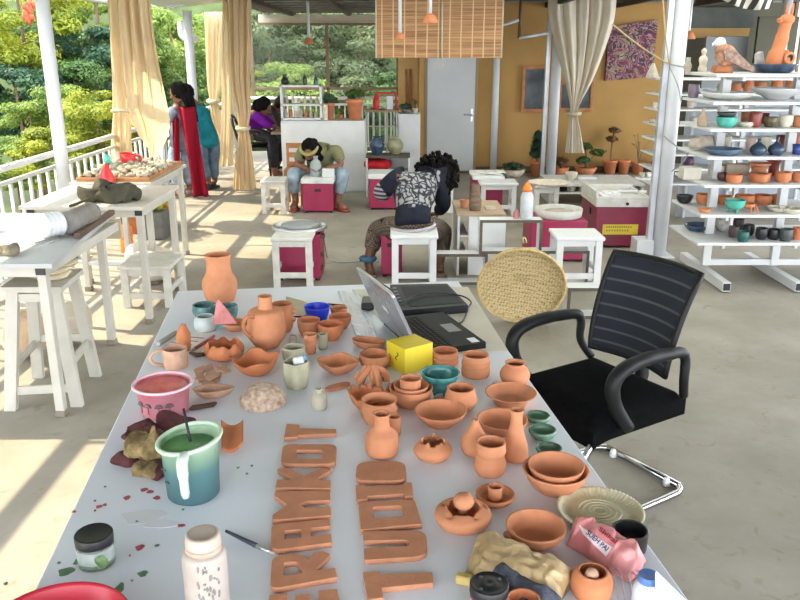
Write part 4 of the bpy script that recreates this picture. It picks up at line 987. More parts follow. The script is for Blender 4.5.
# second rack behind
LV2=[1.50-.145*i for i in range(8)]
t2=thing('display_rack','white display rack with eight narrow boards behind the pottery shelf','shelf',(3.4,8.2,0))
for z in LV2: part('shelf_board', MB().box(2.50,8.0,z-.016,4.9,8.45,z), paint_w, t2)
for x in (2.62,3.45,4.3): part('upright', MB().box(x-.025,8.2,.001,x+.025,8.25,LV2[0]-.017), paint_w, t2)
one('backing_sheet','pale blue-grey sheet standing behind the display rack','sheet', MB().box(3.05,8.75,.001,4.9,8.78,1.38), M('blue_grey_sheet',(.40,.44,.50,1),.6,.08,3))
fr=MB()
for x0_,x1_ in ((3.1,3.55),(3.75,4.3)): 
    fr.box(x0_,8.70,.6,x0_+.03,8.73,1.3).box(x1_,8.70,.6,x1_+.03,8.73,1.3).box(x0_,8.70,1.27,x1_+.03,8.73,1.3)
    fr.box(x0_,8.70,.001,x0_+.03,8.73,.6).box(x1_,8.70,.001,x1_+.03,8.73,.6)
one('display_stand','thin white metal frame in front of the pale blue-grey sheet','stand', fr, paint_w)
mb=MB().box(4.28,11.8,.001,4.88,11.86,1.95)
one('grey_door_leaf','pale grey door leaf leaning at the back behind the eagle figure','door', mb, M('pale_door',(.15,.16,.155,1),.6,.1,3))
mb=MB().box(4.86,11.5,.001,5.40,11.56,2.2)
one('dark_screen','dark olive folding screen behind the tall clay figure','screen', mb, M('dark_olive',(.045,.043,.024,1),.8,.15,3))
def stripe_mat():
    m,nt,bs,out=newmat('striped_textile'); tc=node(nt,'ShaderNodeTexCoord')
    w=node(nt,'ShaderNodeTexWave',wave_type='BANDS',bands_direction='X',i_Scale=3.4,i_Distortion=.6); nt.links.new(tc.outputs['Object'],w.inputs['Vector'])
    c=ramp(nt,w.outputs['Fac'],[(.45,(.03,.028,.025,1)),(.55,(.60,.56,.48,1))]); nt.links.new(c,bs.inputs['Base Color']); bs.inputs['Roughness'].default_value=.9
    return m
tx_=one('striped_textile','black and cream striped textile slung under the ceiling at the right','cloth', MB().grid(lambda u,v: D(715+58*u, -14+(8+12*math.sin(u*2.2))*(.2+v*1.0), 7.4+.15*v+.03*math.sin(u*14)), 30, 8, True, (0,.01,0)), stripe_mat())
for px_ in (717,771):
    q=D(px_,-6,7.45); part('cord', MB().tube([q,(q.x,q.y,2.429)],.006,6), straw, tx_)
YF,YB=6.1,6.42
def s_(k): return LV[k]+.001
S=lambda name,label,cat,cx,k,hpx,prof,m,Y=YF,group='pottery on the white shelves',**kw: potY(name,label,cat,cx,Y,s_(k),hpx,prof,m,group,**kw)
# top board
q=Vector(((719-400)*.00755,6.2,s_(0)))
t=thing('bird_figure','clay bird figure with a white head and rusty wings on the top shelf','figurine',q)
sx=.0077
part('base', MB().lathe(q,[(0,0),(.07,0),(.06,.03),(.05,.05),(0,.055)],16,1,.7).jitter(.012,20), terra_d, t)
bd=MB().ball(q+Vector((0.0,0,.125)),(.085,.06,.075),18,Matrix.Rotation(.6,3,'Y')).ball(q+Vector((-.04,0,.17)),(.05,.045,.05),14)
bd.tube([q+Vector((-.02,-.02,.05)),q+Vector((-.01,-.02,.1))],.018,8).tube([q+Vector((-.02,.03,.05)),q+Vector((-.01,.03,.1))],.018,8)
part('body', bd, M('bird_body',(.40,.20,.12,1),.8,.35,30,.4,60), t)
wg=MB()
for sgn in (-1,1):
    wg.slab([q+Vector((-.05,sgn*.055,.16)),q+Vector((.02,sgn*.075,.17)),q+Vector((.20,sgn*.04,.03)),q+Vector((.10,sgn*.06,.05)),q+Vector((-.03,sgn*.06,.09))],(0,sgn*.018,0))
part('wing', wg, M('bird_wing',(.28,.16,.11,1),.8,.4,25,.3,60,col2=(.42,.30,.24,1)), t)
part('tail', MB().slab([q+Vector((.11,-.03,.09)),q+Vector((.21,-.04,.03)),q+Vector((.20,-.04,.005)),q+Vector((.09,-.03,.05))],(0,.07,0)), M('bird_tail',(.45,.33,.26,1),.8,.3,25), t)
hd=MB().ball(q+Vector((-.055,0,.215)),(.042,.036,.038),14)
hd.tube([q+Vector((-.085,0,.215)),q+Vector((-.105,0,.205)),q+Vector((-.108,0,.19))],[.014,.010,.003],8)
part('head', hd, white_glaze, t, 'white head with a hooked beak')
# tall terracotta figure with a hole and horns, standing in a dark bowl
S('bowl','wide dark blue bowl under the tall clay figure on the top shelf','bowl',774,0,8.5,[(0,28),(.3,36),(1,43)],blue_glaze,Y=6.25,seg=36)
q=Vector(((772-400)*.0076,6.25,s_(0)+.02))
t=thing('clay_animal_figure','tall long-necked terracotta figure with two horns and a round hole, in the dark bowl','figurine',q)
bd=MB().tube([q+Vector((-.04,0,.0)),q+Vector((-.03,0,.09)),q+Vector((-.005,0,.20)),q+Vector((.012,0,.32)),q+Vector((.025,0,.37))],[.055,.06,.048,.042,.05],16,smooth=4)
bd.tube([q+Vector((.05,0,.0)),q+Vector((.05,0,.06)),q+Vector((.02,0,.13))],[.05,.055,.04],14,smooth=3)
bd.ball(q+Vector((.015,-.01,.36)),(.055,.05,.035),14).ball(q+Vector((-.035,-.01,.35)),(.025,.03,.02),10)
part('body', bd, terra_o, t)
part('horn', MB().tube([q+Vector((.01,0,.385)),q+Vector((.008,0,.43)),q+Vector((.012,0,.47))],[.012,.010,.006],8), terra_o, t)
part('horn', MB().tube([q+Vector((.045,0,.385)),q+Vector((.05,0,.43)),q+Vector((.052,0,.47))],[.012,.010,.006],8), terra_o, t)
part('hole_ring', MB().tube([q+Vector((.05+.032*math.cos(a),-.06,.085+.036*math.sin(a))) for a in [6.283*i/20 for i in range(20)]],.010,8,closed=True), terra, t)
part('hole', MB().tube([q+Vector((.05,-.052,.085)),q+Vector((.05,-.045,.085))],.028,16), slot_m, t)
t=one('dove_figure','pale grey folded clay bird between the bird figure and the dark bowl','figurine', MB().slab([Vector(((x-400)*.0077,6.35,s_(0)+(72-y)*.0077)) for x,y in ((748,71.9),(752,62),(751,55),(756,52),(758,60),(763,71.9))],(0,.06,0)).jitter(.01,20), M('pale_bird',(.45,.45,.46,1),.7,.2,20))
S('figurine','tan round-headed totem figure left of the bird figure on the top shelf','figurine',702,0,23,[(0,8),(.15,8.5),(.3,6.5),(.5,8.5),(.62,7),(.7,3.5),(.8,5),(.9,5),(1,1)],clay_pale,closed=True,Y=6.5)
S('jug','small tan jug next to the thick white pole on the top shelf','jug',687,0,14,[(0,6),(.4,8),(.7,5),(1,4.5)],clay_grey,Y=6.5)
S('pot','small terracotta lump pot left of the bird figure\'s foot','pot',714,0,7,[(0,5),(.5,6.5),(1,4)],terra_d,Y=6.4)
# second board
S('platter','broad white platter on the second shelf board','plate',727,1,7,[(0,28),(.3,40),(.8,50),(1,51)],white_glaze,Y=6.28,seg=44)
S('bowl','wide white footed bowl on the second shelf board, at the right','bowl',776,1,11,[(0,22),(.25,28),(.6,44),(1,56)],white_glaze,Y=6.3,seg=44)
S('mug','dusky purple mug at the left of the second shelf board','mug',693,1,13,[(0,9),(.5,11),(1,10.5)],M('purple_glaze',(.20,.15,.20,1),.4,.2,12),Y=6.5)
S('cup','small pale blue cup right of the purple mug','cup',706,1,8,[(0,6),(1,8)],M('pale_blue_glaze',(.45,.52,.58,1),.3,.1,12),Y=6.55)
# third board
S('bottle','tan unglazed bottle at the left end of the third shelf board','bottle',702,2,18,[(0,9),(.25,10.5),(.5,8.5),(.7,4.5),(.85,3),(1,3.6)],M('tan_clay',(.40,.30,.21,1),.85,.15,20),Y=6.15)
b=S('footed_bowl','mint green footed bowl on the third shelf board','bowl',726,2,10,[(0,13),(.4,18.5),(1,20)],mint_glaze)
S('bowl','small dark bowl stacked on the mint green footed bowl','bowl',726,2,0,[(0,1),(1,1)],black_glaze) if False else None
potY('bowl','small dark bowl stacked in the mint green footed bowl','bowl',726.5,YF,s_(2)+9.6*.0073,5,[(0,12),(.5,17),(1,19)],M('slate_glaze',(.06,.075,.075,1),.3,.2,12),'pottery on the white shelves')
S('dish','low tan dish right of the mint bowl on the third board','dish',746,2,5,[(0,9),(.5,14),(1,12)],cream_glaze)
S('mug','glossy oxblood red mug on the third shelf board','mug',754,2,15,[(0,9),(.3,12),(.8,12.5),(1,10.5)],red_glaze)
S('cup','rust-red cup behind the oxblood mug','cup',745,2,11,[(0,8),(1,9)],terra_d,Y=YB)
S('pot','dark brown and green pot on the third shelf board','pot',770,2,10,[(0,9),(.5,13.5),(1,12.5)],M('brown_green_glaze',(.11,.09,.04,1),.35,.5,20))
S('cup','cream cup with a dark rim on the third shelf board','cup',785,2,12,[(0,9),(.4,13),(1,13.5)],cream_glaze)
S('pot','terracotta pot at the right edge of the third shelf board','pot',798,2,11,[(0,9),(.5,12),(1,11)],terra_d)
S('cup','dark red cup behind the brown and green pot','cup',764,2,10,[(0,8),(1,9)],red_glaze,Y=YB)
# fourth board
S('platter','slate blue oval platter at the left of the fourth shelf board','plate',723,3,6,[(0,26),(.5,34),(1,37)],M('slate_blue_glaze',(.09,.14,.21,1),.35,.2,12),Y=6.1,seg=36)
S('bottle','round blue bottle with a bare clay foot on the fourth shelf board','bottle',757.5,3,16,[(0,10),(.25,15.5),(.5,14),(.7,7),(.82,3.5),(1,4)],[blue_glaze],Y=6.06)
S('bottle','round all-blue bottle on the fourth shelf board','bottle',775.5,3,18,[(0,10),(.22,15.5),(.45,14.5),(.62,7),(.75,3),(1,3.6)],blue_glaze,Y=6.06)
S('mug','cream mug at the back of the fourth shelf board, left','mug',725,3,13,[(0,8),(.5,10),(1,10.5)],cream_glaze,Y=YB)
S('mug','pinkish cream mug at the back of the fourth shelf board','mug',750,3,12,[(0,8),(.5,9),(1,9)],M('pink_cream_glaze',(.58,.42,.36,1),.4,.12,12),Y=YB)
S('cup','speckled cream cup at the back of the fourth shelf board','cup',764,3,13,[(0,9),(.5,12),(1,12)],cream_glaze,Y=YB)
S('cup','oxblood cup behind the all-blue bottle','cup',780,3,14,[(0,8),(1,10)],red_glaze,Y=YB)
S('cup','cobalt blue cup at the right edge of the fourth shelf board','cup',796,3,10,[(0,7),(1,9)],M('cobalt_glaze',(.03,.06,.25,1),.3,.3,12))
S('tile','salmon pink block behind the cobalt cup','tile',797,3,18,[(0,10),(1,10)],M('salmon',(.60,.26,.22,1),.7,.08,12),Y=YB,closed=True,raw=True,seg=4)
one('dried_gourd','grey crumpled leaf-like clay piece at the left of the fourth board','figurine', lump((2.36,6.35,LV[3]+.06),(.09,.07,.06),.05,14,3,18), clay_grey, 'pottery on the white shelves')
# fifth board
def sbox(label,x0,x1,k,hpx,m,Y=YB,name='clay_box',cat='box',dep=.12):
    zc=Y*CT-(LV[k]-CAMH)*ST; s=zc/F
    one(name,label,cat,MB().box((x0-400)*s,Y,s_(k),(x1-400)*s,Y+dep,s_(k)+hpx*s),m,'pottery on the white shelves')
sbox('square off-white box at the left of the fifth shelf board',683,701,4,12,M('offwhite',(.52,.48,.42,1),.7,.1,12),6.2)
sbox('beige clay brick on the fifth shelf board',726,749,4,11,M('beige_brick',(.46,.38,.29,1),.85,.15,14),6.42)
sbox('short pale clay block left of the beige brick',713,724,4,9,clay_pale,6.45)
S('pot','dark aubergine pot on the fifth shelf board','pot',722,4,8,[(0,7),(.5,10.5),(1,9.5)],M('aubergine_glaze',(.09,.035,.04,1),.4,.25,12),Y=6.15)
S('bowl','round orange bowl at the front of the fifth shelf board','bowl',733.5,4,8.5,[(0,12),(.4,15.5),(1,15)],terra_o,Y=6.05)
S('tray','square terracotta tray at the front of the fifth shelf board','tray',759,4,9,[(0,20),(1,24)],terra_o,Y=6.08,seg=4,raw=True)
S('dish','shallow terracotta dish behind the square tray','dish',758,4,14,[(0,14),(.7,15),(.85,20),(1,22)],terra,Y=6.35)
S('pot','terracotta pot on the fifth board near the right upright','pot',782,4,10,[(0,12),(.5,16),(1,15)],terra_o,Y=6.1)
S('dish','flat red dish at the back of the fifth shelf board','dish',773,4,16,[(0,10),(.75,11),(.85,15),(1,16)],red_glaze,Y=6.45)
S('pot','terracotta pot at the right edge of the fifth shelf board','pot',797,4,10,[(0,8),(.5,11),(1,10)],terra_d)
# sixth board
S('bowl','black bowl at the left end of the sixth shelf board','bowl',684,5,8,[(0,9),(.4,14),(1,16.5)],black_glaze,Y=6.45)
for k,(px,w_,h_) in enumerate(((703,15,10),(723,17,8),(744,19,9),(762,18,9),(777,12,9))):
    S('bowl','terracotta bowl in the back row of the sixth shelf board, '+['first','second','third','fourth','fifth'][k]+' from the left','bowl',px,5,h_,[(0,w_*.75),(.5,w_),(1,w_*.95)],terra_o,Y=6.42)
S('saucer','small terracotta saucer at the front left of the sixth shelf board','saucer',704.5,5,4,[(0,9),(1,13.5)],terra,Y=6.05)
b=S('footed_bowl','turquoise three-footed bowl at the front of the sixth shelf board','bowl',734,5,9.5,[(0,10),(.25,16),(.6,19),(1,20)],mint_glaze,Y=6.05)
for v in b.data.vertices: v.co.z+=.025
for a in (.5,2.6,4.7):
    c=wloc(b)+Vector((.05*math.cos(a),.05*math.sin(a),0)); part('foot', MB().tube([c+Vector((0,0,.0005)),c+Vector((.004,0,.032))],[.007,.012],8), mint_glaze, b)
q=Vector(((752.5-400)*.0075,6.05,s_(5)))
t=one('crab_dish','terracotta dish on bent legs beside the turquoise footed bowl','dish', MB().lathe(q+Vector((0,0,.035)),inner([(.03,0),(.05,.015),(.062,.035)],.006,.008),20), terra_o,'pottery on the white shelves')
for a in (.4,1.6,2.7,3.6,4.7,5.8):
    c=q+Vector((.04*math.cos(a),.04*math.sin(a),.042)); e=q+Vector((.08*math.cos(a),.08*math.sin(a),.0)); part('leg', MB().tube([c,c.lerp(e,.55)+Vector((0,0,.03)),e+Vector((0,0,.006))],.006,6,smooth=3), terra_o, t)
for k,(px,Y) in enumerate(((778,6.1),(790,6.05))):
    S('plate',['olive-white plate on the sixth board by the right upright','olive-white plate at the right edge of the sixth board'][k],'plate',px,5,4.5,[(0,14),(.5,19),(1,22)],cream_glaze,Y=Y)
# lowest board
S('plate','dark blue plate at the left end of the lowest shelf board','plate',698,6,6,[(0,18),(.5,25),(1,28)],blue_glaze,Y=6.4,seg=36)
S('jar','white jar with dark swirls at the back of the lowest shelf board','jar',720.5,6,11,[(0,8),(.4,12),(.8,11),(1,8)],M('swirl_glaze',(.45,.42,.38,1),.4,.6,22),Y=6.4)
S('pot','dark brown pot at the back of the lowest shelf board','pot',738,6,11,[(0,8),(.5,11),(1,10.5)],M('brown_black',(.045,.03,.025,1),.4,.3,12),Y=6.42)
for k,(px,m_,w_,h_,Y,lab) in enumerate(((733,M('umber_glaze',(.085,.055,.045,1),.4,.3,12),10,11,6.15,'umber brown cup left of the deep green cup'),(742.5,M('deep_green_glaze',(.015,.10,.085,1),.3,.3,12),11.5,10.5,6.0,'deep green cup at the front of the lowest shelf board'),(748,black_glaze,11,11,6.22,'black cup behind the deep green cup'),(761,black_glaze,12,11.5,6.08,'black cup in the middle of the lowest shelf board'),(773,black_glaze,12,10.5,6.08,'wide black cup right of the middle of the lowest board'),(785,M('grey_black_glaze',(.06,.065,.07,1),.35,.3,12),13,12,6.03,'dark grey mug near the right end of the lowest board'),(797,terra_o,11,12,6.08,'orange pot at the right edge of the lowest shelf board'))):
    S('cup',lab,'cup',px,6,h_,[(0,w_*.72),(.4,w_),(1,w_*.95)],m_,Y=Y)
# rack behind: small things
R2=[(652,0,14,[(0,13),(.3,11),(.8,5),(1,3)],clay_grey,'grey bell-shaped clay piece on the top board of the rear rack'),
 (656,2,6,[(0,6),(.5,7.5),(1,6)],clay_pale,'small pale pot at the left end of the rear rack, third board'),
 (652,3,4,[(0,5),(.5,7),(1,5)],clay_grey,'low grey cup at the left end of the rear rack, fourth board'),
 (690,2,7,[(0,6),(.5,7),(1,5)],clay_pale,'small pale pot right of the thick pole on the rear rack, third board'),
 (694,3,6,[(0,7),(1,8)],clay_pale,'small pale bowl right of the thick pole on the rear rack, fourth board'),
 (735,1,10,[(0,9),(.5,11),(1,9)],terra_d,'dark terracotta pot on the rear rack seen over the white platter, left'),
 (748,1,12,[(0,8),(.5,10),(1,8)],terra_o,'orange terracotta pot on the rear rack seen over the white platter, middle'),
 (760,1,11,[(0,9),(.5,12),(1,10)],terra_d,'dark terracotta pot on the rear rack seen between the platter and the white bowl'),
 (776,1,13,[(0,9),(.5,11),(1,9)],terra_o,'orange terracotta pot on the rear rack seen over the white bowl'),
 (790,1,12,[(0,9),(.5,11),(1,9)],terra_o,'orange terracotta pot on the rear rack at the right edge'),
 (722,1,9,[(0,8),(.5,10),(1,9)],stone_glaze,'dark olive pot on the rear rack beside the front left upright'),
 (688,6,10,[(0,8),(.5,11),(1,8)],M('violet_pot',(.10,.04,.09,1),.4,.2,12),'small violet pot on the rear rack near the bottom')]
for px,k,h_,pr,m_,lab in R2: potY('small_pot',lab,'pot',px,8.2,LV2[k]+.001,h_,pr,m_,'pots on the rear rack',.004,20)
for i,(x,y) in enumerate(((640,175),(647,176),(655,176),(662,175))):
    q=D(x,y,7.75); 
t=thing('wall_shelf','short low shelf board with little cups left of the thick pole','shelf',(D(648,180,7.9).x,8.0,0))
zz=D(648,178,7.9).z
part('shelf_board', MB().box(D(637,178,7.9).x,7.86,zz-.015,D(662,178,7.9).x,7.985,zz), paint_w, t)
part('upright', MB().box(D(658,178,7.9).x,7.90,.001,D(661,178,7.9).x,7.95,zz-.016), paint_w, t)
for i,px in enumerate((642,649,656)):
    potY('small_cup','little dark and pale cups on the short low shelf left of the thick pole','cup',px,7.92,zz+.001,5,[(0,4),(1,6)],[clay_grey,white_glaze,terra_d][i],'little cups on the short low shelf',.003,16)
# ---------------------------------------------------------------- office chair
C=Vector((.775,2.965,0)); fv=Vector((-.845,-.535,0)).normalized(); lv=Vector((.535,-.845,0)).normalized(); up=Vector((0,0,1))
def ch(a,b,z): return C+fv*a+lv*b+up*z
t=thing('office_chair','black mesh-back office chair with looped arms and a chrome sled base','chair',C)
def seatfn(u,v):
    a=-.25+.50*u; b=-.25+.5*v
    e=max(abs(u-.5),abs(v-.5))*2
    z=.487-.035*max(0,(e-.75)/.25)**2-.02*max(0,(u-.8)/.2)**2
    return ch(a,b,z)
sm=MB().grid(seatfn,16,16,True,(0,0,-.065)); part('seat', sm, black_f, t)
def backmat():
    m,nt,bs,out=newmat('navy_black_mesh'); tc=node(nt,'ShaderNodeTexCoord')
    w=node(nt,'ShaderNodeTexWave',wave_type='BANDS',bands_direction='Z',i_Scale=6.2,i_Distortion=.0); nt.links.new(tc.outputs['Object'],w.inputs['Vector'])
    c=ramp(nt,w.outputs['Fac'],[(.88,(.006,.0085,.017,1)),(.96,(.05,.055,.062,1))]); nt.links.new(c,bs.inputs['Base Color']); bs.inputs['Roughness'].default_value=.75
    ck=node(nt,'ShaderNodeTexNoise',i_Scale=400); nt.links.new(tc.outputs['Object'],ck.inputs['Vector'])
    bp=node(nt,'ShaderNodeBump',i_Strength=.3,i_Distance=.004); nt.links.new(ck.outputs['Fac'],bp.inputs['Height']); nt.links.new(bp.outputs['Normal'],bs.inputs['Normal'])
    return m
def bk(u,v,off=0):                             # u across, v up
    b=(-.215+.43*u)*(.93+.09*v); z=.545+.395*v
    a=-.165-.03*v-.095*v*v-.045*(1-(2*u-1)**2)+off
    return ch(a,b,z)
part('backrest', MB().grid(lambda u,v: bk(u,v),20,22,True,tuple(fv*-.012)), backmat(), t)
ed=[bk(0,v/10) for v in range(11)]+[bk(u/8,1) for u in range(1,9)]+[bk(1,1-v/10) for v in range(1,11)]+[bk(1-u/8,0) for u in range(1,8)]
part('back_frame', MB().tube([p+fv*-.008 for p in ed],.013,8,closed=True), chair_p, t)
part('back_support', MB().tube([ch(-.18,0,.42),ch(-.27,0,.44),ch(-.285,0,.56),ch(-.30,0,.70)],[.03,.03,.025,.02],10,smooth=4), chair_p, t)
for sgn,nm in ((-1,'armrest'),(1,'armrest')):
    b=sgn*.275
    loop=[ch(.10,b,.43),ch(.17,b,.52),ch(.20,b,.61),ch(.16,b,.665),ch(.05,b,.685),ch(-.06,b,.682),ch(-.155,b,.672),ch(-.185,b,.635),ch(-.19,b,.55),ch(-.235,b*.90,.47)]
    part(nm, MB().tube(loop,[.024,.026,.028,.028,.026,.024,.022,.019,.018,.018],12,smooth=5), chair_p, t)
for sgn in (-1,1):
    b=sgn*.235
    part('sled_leg', MB().tube([ch(.16,b,.40),ch(.235,b,.38),ch(.275,b,.30),ch(.285,b,.08),ch(.26,b,.03),ch(.18,b,.0165),ch(-.22,b,.0165),ch(-.30,b*.97,.0165),ch(-.335,b*.86,.0165)],.0145,12,smooth=5), chrome, t)
part('sled_crossbar', MB().tube([ch(-.335,-.205,.0165),ch(-.337,0,.0165),ch(-.335,.205,.0165)],.0145,12), chrome, t)
for sgn in (-1,1): part('glide_pad', MB().lathe(ch(-.318,sgn*.15,.0),[(0,0),(.016,0),(.016,.02),(.01,.034),(0,.036)],14), plas_white, t)
part('seat_bracket', MB().tube([ch(.16,-.235,.395),ch(.16,.235,.395)],.0125,10).tube([ch(-.1,-.2,.395),ch(-.1,.2,.395)],.0125,10), chrome, t)
# ---------------------------------------------------------------- woven tray
def weave():
    m,nt,bs,out=newmat('woven_straw'); tc=node(nt,'ShaderNodeTexCoord'); mp=node(nt,'ShaderNodeMapping'); mp.inputs['Rotation'].default_value=(0,.6,.0); mp.inputs['Scale'].default_value=(1,1,1)
    nt.links.new(tc.outputs['Object'],mp.inputs['Vector'])
    ck=node(nt,'ShaderNodeTexChecker',i_Scale=70); nt.links.new(mp.outputs[0],ck.inputs['Vector'])
    w=node(nt,'ShaderNodeTexWave',wave_type='RINGS',rings_direction='Y',i_Scale=9,i_Distortion=4); nt.links.new(mp.outputs[0],w.inputs['Vector'])
    n=node(nt,'ShaderNodeTexNoise',i_Scale=70,i_Detail=3); nt.links.new(tc.outputs['Object'],n.inputs['Vector'])
    a=node(nt,'ShaderNodeMath',operation='MULTIPLY_ADD'); nt.links.new(ck.outputs['Fac'],a.inputs[0]); a.inputs[1].default_value=.35; nt.links.new(n.outputs['Fac'],a.inputs[2])
    a2=node(nt,'ShaderNodeMath',operation='MULTIPLY_ADD'); nt.links.new(w.outputs['Fac'],a2.inputs[0]); a2.inputs[1].default_value=.2; nt.links.new(a.outputs[0],a2.inputs[2])
    c=ramp(nt,a2.outputs[0],[(.35,(.20,.135,.05,1)),(.6,(.40,.29,.125,1)),(.95,(.58,.45,.24,1))]); nt.links.new(c,bs.inputs['Base Color']); bs.inputs['Roughness'].default_value=.8
    bp=node(nt,'ShaderNodeBump',i_Strength=.6,i_Distance=.01); nt.links.new(a2.outputs[0],bp.inputs['Height']); nt.links.new(bp.outputs['Normal'],bs.inputs['Normal'])
    return m
Yw=4.98; cc=D(521.5,285,Yw+.08); rr=.283
tl=-.30                                        # lean back towards the stepped shelf
nrm=Vector((-.10,-math.cos(tl),-math.sin(tl)*-1)).normalized()
def disc(r,h):                                 # circle of radius r, pushed h along the normal
    x=nrm.cross(Vector((0,0,1))).normalized(); y=x.cross(nrm)
    return [cc+x*r*math.cos(a)+y*r*.99*math.sin(a)+nrm*h for a in [6.283*k/60 for k in range(60)]]
t=thing('woven_tray','round woven straw winnowing tray leaning behind the white table','tray',cc-Vector((0,0,rr)))
mb=MB(); rings=[[mb.b.verts.new(p) for p in disc(r,h)] for r,h in ((rr,.02),(rr*.985,-.005),(rr*.93,-.028),(rr*.6,-.036),(rr*.3,-.038),(rr*.02,-.038))]
rings+= [[mb.b.verts.new(p) for p in disc(r,h)] for r,h in ((rr*.02,-.046),(rr*.6,-.045),(rr*.95,-.036),(rr*1.0,-.005),(rr*1.01,.018))]
for A,B in zip(rings,rings[1:]+rings[:1]):
    for k in range(60):
        f=mb.b.faces.new((A[k],A[(k+1)%60],B[(k+1)%60],B[k])); f.smooth=True
part('woven_face', mb, weave(), t)
straw_rim=M('straw_rim',(.50,.36,.15,1),.75,.25,60,.4,150)
part('rim', MB().tube(disc(rr,.018),.009,8,closed=True), straw_rim, t)
hpt=[cc+Vector((0,-.01,rr)),cc+Vector((-.008,-.01,rr+.035)),cc+Vector((.01,0,rr+.03)),cc+Vector((.02,0,rr))]
part('hanging_loop', MB().tube(hpt,.005,6,smooth=3), straw_rim, t)
# ---------------------------------------------------------------- people
def skin_mesh(name, chains, sub=2, extra=None):
    """chains: list of lists of (x,y,z,r); chains share joints by equal coordinates. Returns an MB with the grown surface in world space."""
    vid={}; vs=[]; rs=[]; es=set()
    for chn in chains:
        prev=None
        for p in chn:
            k=tuple(round(c,4) for c in p[:3])
            if k not in vid: vid[k]=len(vs); vs.append(k); rs.append(p[3])
            i=vid[k]
            if prev is not None and prev!=i: es.add((min(prev,i),max(prev,i)))
            prev=i
    me=bpy.data.meshes.new('tmp'); me.from_pydata(vs,list(es),[])
    o=bpy.data.objects.new('tmp',me); COL.objects.link(o)
    md=o.modifiers.new('s','SKIN'); md.use_smooth_shade=True; md.branch_smoothing=.6
    lay=me.skin_vertices[0].data if me.skin_vertices else None
    if lay is None:
        bpy.context.view_layer.update(); lay=me.skin_vertices[0].data
    for i,r in enumerate(rs): lay[i].radius=(r,r) if not isinstance(r,tuple) else r; lay[i].use_root=False
    lay[0].use_root=True
    m2=o.modifiers.new('u','SUBSURF'); m2.levels=sub; m2.render_levels=sub
    dg=bpy.context.evaluated_depsgraph_get(); dg.update()
    ev=o.evaluated_get(dg); nm=bpy.data.meshes.new_from_object(ev)
    bpy.data.objects.remove(o); bpy.data.meshes.remove(me)
    mb=MB(); mb.b.from_mesh(nm); bpy.data.meshes.remove(nm)
    for f in mb.b.faces: f.smooth=True
    return mb
def J(p,r): return (p.x,p.y,p.z,r)
def hand(mb, w, d, n, s=1.0):
    """palm + five bent fingers. w wrist point, d finger direction, n palm-down normal"""
    d=Vector(d).normalized(); n=Vector(n); n=(n-d*n.dot(d)).normalized(); x=d.cross(n)
    w=Vector(w); ce=w+d*.045*s
    mb.ball(ce,(.038*s,.05*s,.016*s),12,Matrix((x,d,n)).transposed().to_quaternion())
    for k,L in enumerate((.062,.07,.066,.052)):
        b=w+d*.078*s+x*(-.027+.018*k)*s
        mb.tube([b,b+(d*.5+n*.12)*L*s,b+(d*.85+n*.42)*L*s],[.0095*s,.0085*s,.007*s],7,smooth=2)
    b=w+d*.03*s-x*.033*s
    mb.tube([b,b+(d*.5-x*.45+n*.2)*.045*s,b+(d*.95-x*.35+n*.5)*.055*s],[.011*s,.0095*s,.008*s],7,smooth=2)
def head(mb, c, f, u, r=.095):
    """head centre c, facing f, up u"""
    f=Vector(f).normalized(); u=Vector(u); u=(u-f*u.dot(f)).normalized(); x=f.cross(u)
    Q=Matrix((x,f,u)).transposed().to_quaternion()
    W=lambda a,b,h: Vector(c)+x*a*r+f*b*r+u*h*r
    mb.ball(c,(.78*r,.95*r,1.12*r),20,Q)
    mb.ball(W(0,.28,-.62),(.55*r,.58*r,.58*r),16,Q)                     # jaw
    mb.tube([W(0,.86,.12),W(0,1.04,-.16),W(0,1.08,-.26),W(0,.86,-.32)],[.08*r,.12*r,.16*r,.10*r],8,smooth=2)   # nose
    for s in (-1,1):
        mb.ball(W(s*.80,-.02,-.06),(.10*r,.2*r,.28*r),10,Q)             # ear
        mb.ball(W(s*.30,.80,.20),(.22*r,.13*r,.07*r),10,Q)              # brow
    mb.ball(W(0,.84,-.56),(.26*r,.12*r,.06*r),10,Q); mb.ball(W(0,.81,-.67),(.22*r,.13*r,.07*r),10,Q)  # lips
    return W,Q
def eyes(W,Q,r,par):
    mb=MB()
    for s in (-1,1): mb.ball(W(s*.32,.80,.02),(.13*r,.09*r,.07*r),8,Q)
    part('eyes', mb, M('eye_dark',(.04,.03,.025,1),.2,.1,9) if 'eye_dark' not in bpy.data.materials else bpy.data.materials['eye_dark'], par)
def fabric(n,c,var=.2): return M(n,c,.92,var,14,.3,120,spec=.1)
# ---- man at the wheel, facing the camera
o=-.25
def dz(px,py,Y): return D(px,py,Y)
P_=dz(318,178,9.62); WA=dz(319,170,9.58); CH=dz(321,155,9.48); NK=dz(315,146,9.36); HD=dz(309.5,150,9.20)
SL,SR=dz(303,150,9.44),dz(337,149,9.44); EL,ER=dz(297,166,9.34),dz(341,166,9.36); WL,WR=dz(309,168.5,9.20),dz(326,168.5,9.20)
HL,HR=dz(309,178,9.58),dz(328,178,9.58); KL,KR=dz(292,172,9.22),dz(344,172,9.22); AL,AR=dz(296,203,9.18),dz(337.5,204,9.16)
TL,TR=dz(292,211,9.02),dz(347,212,9.02)
AL.z=max(AL.z,.09); AR.z=max(AR.z,.09); TL.z=TR.z=.035
body=[[J(P_,.12),J(WA,.11),J(CH,.12),J(NK,.05),J(HD,.05)],
 [J(CH,.12),J(SL,.06),J(EL,.042),J(WL,.028)],[J(CH,.12),J(SR,.06),J(ER,.042),J(WR,.028)],
 [J(P_,.12),J(HL,.09),J(KL,.062),J(AL,.040),J(TL,.035)],[J(P_,.12),J(HR,.09),J(KR,.062),J(AR,.040),J(TR,.035)]]
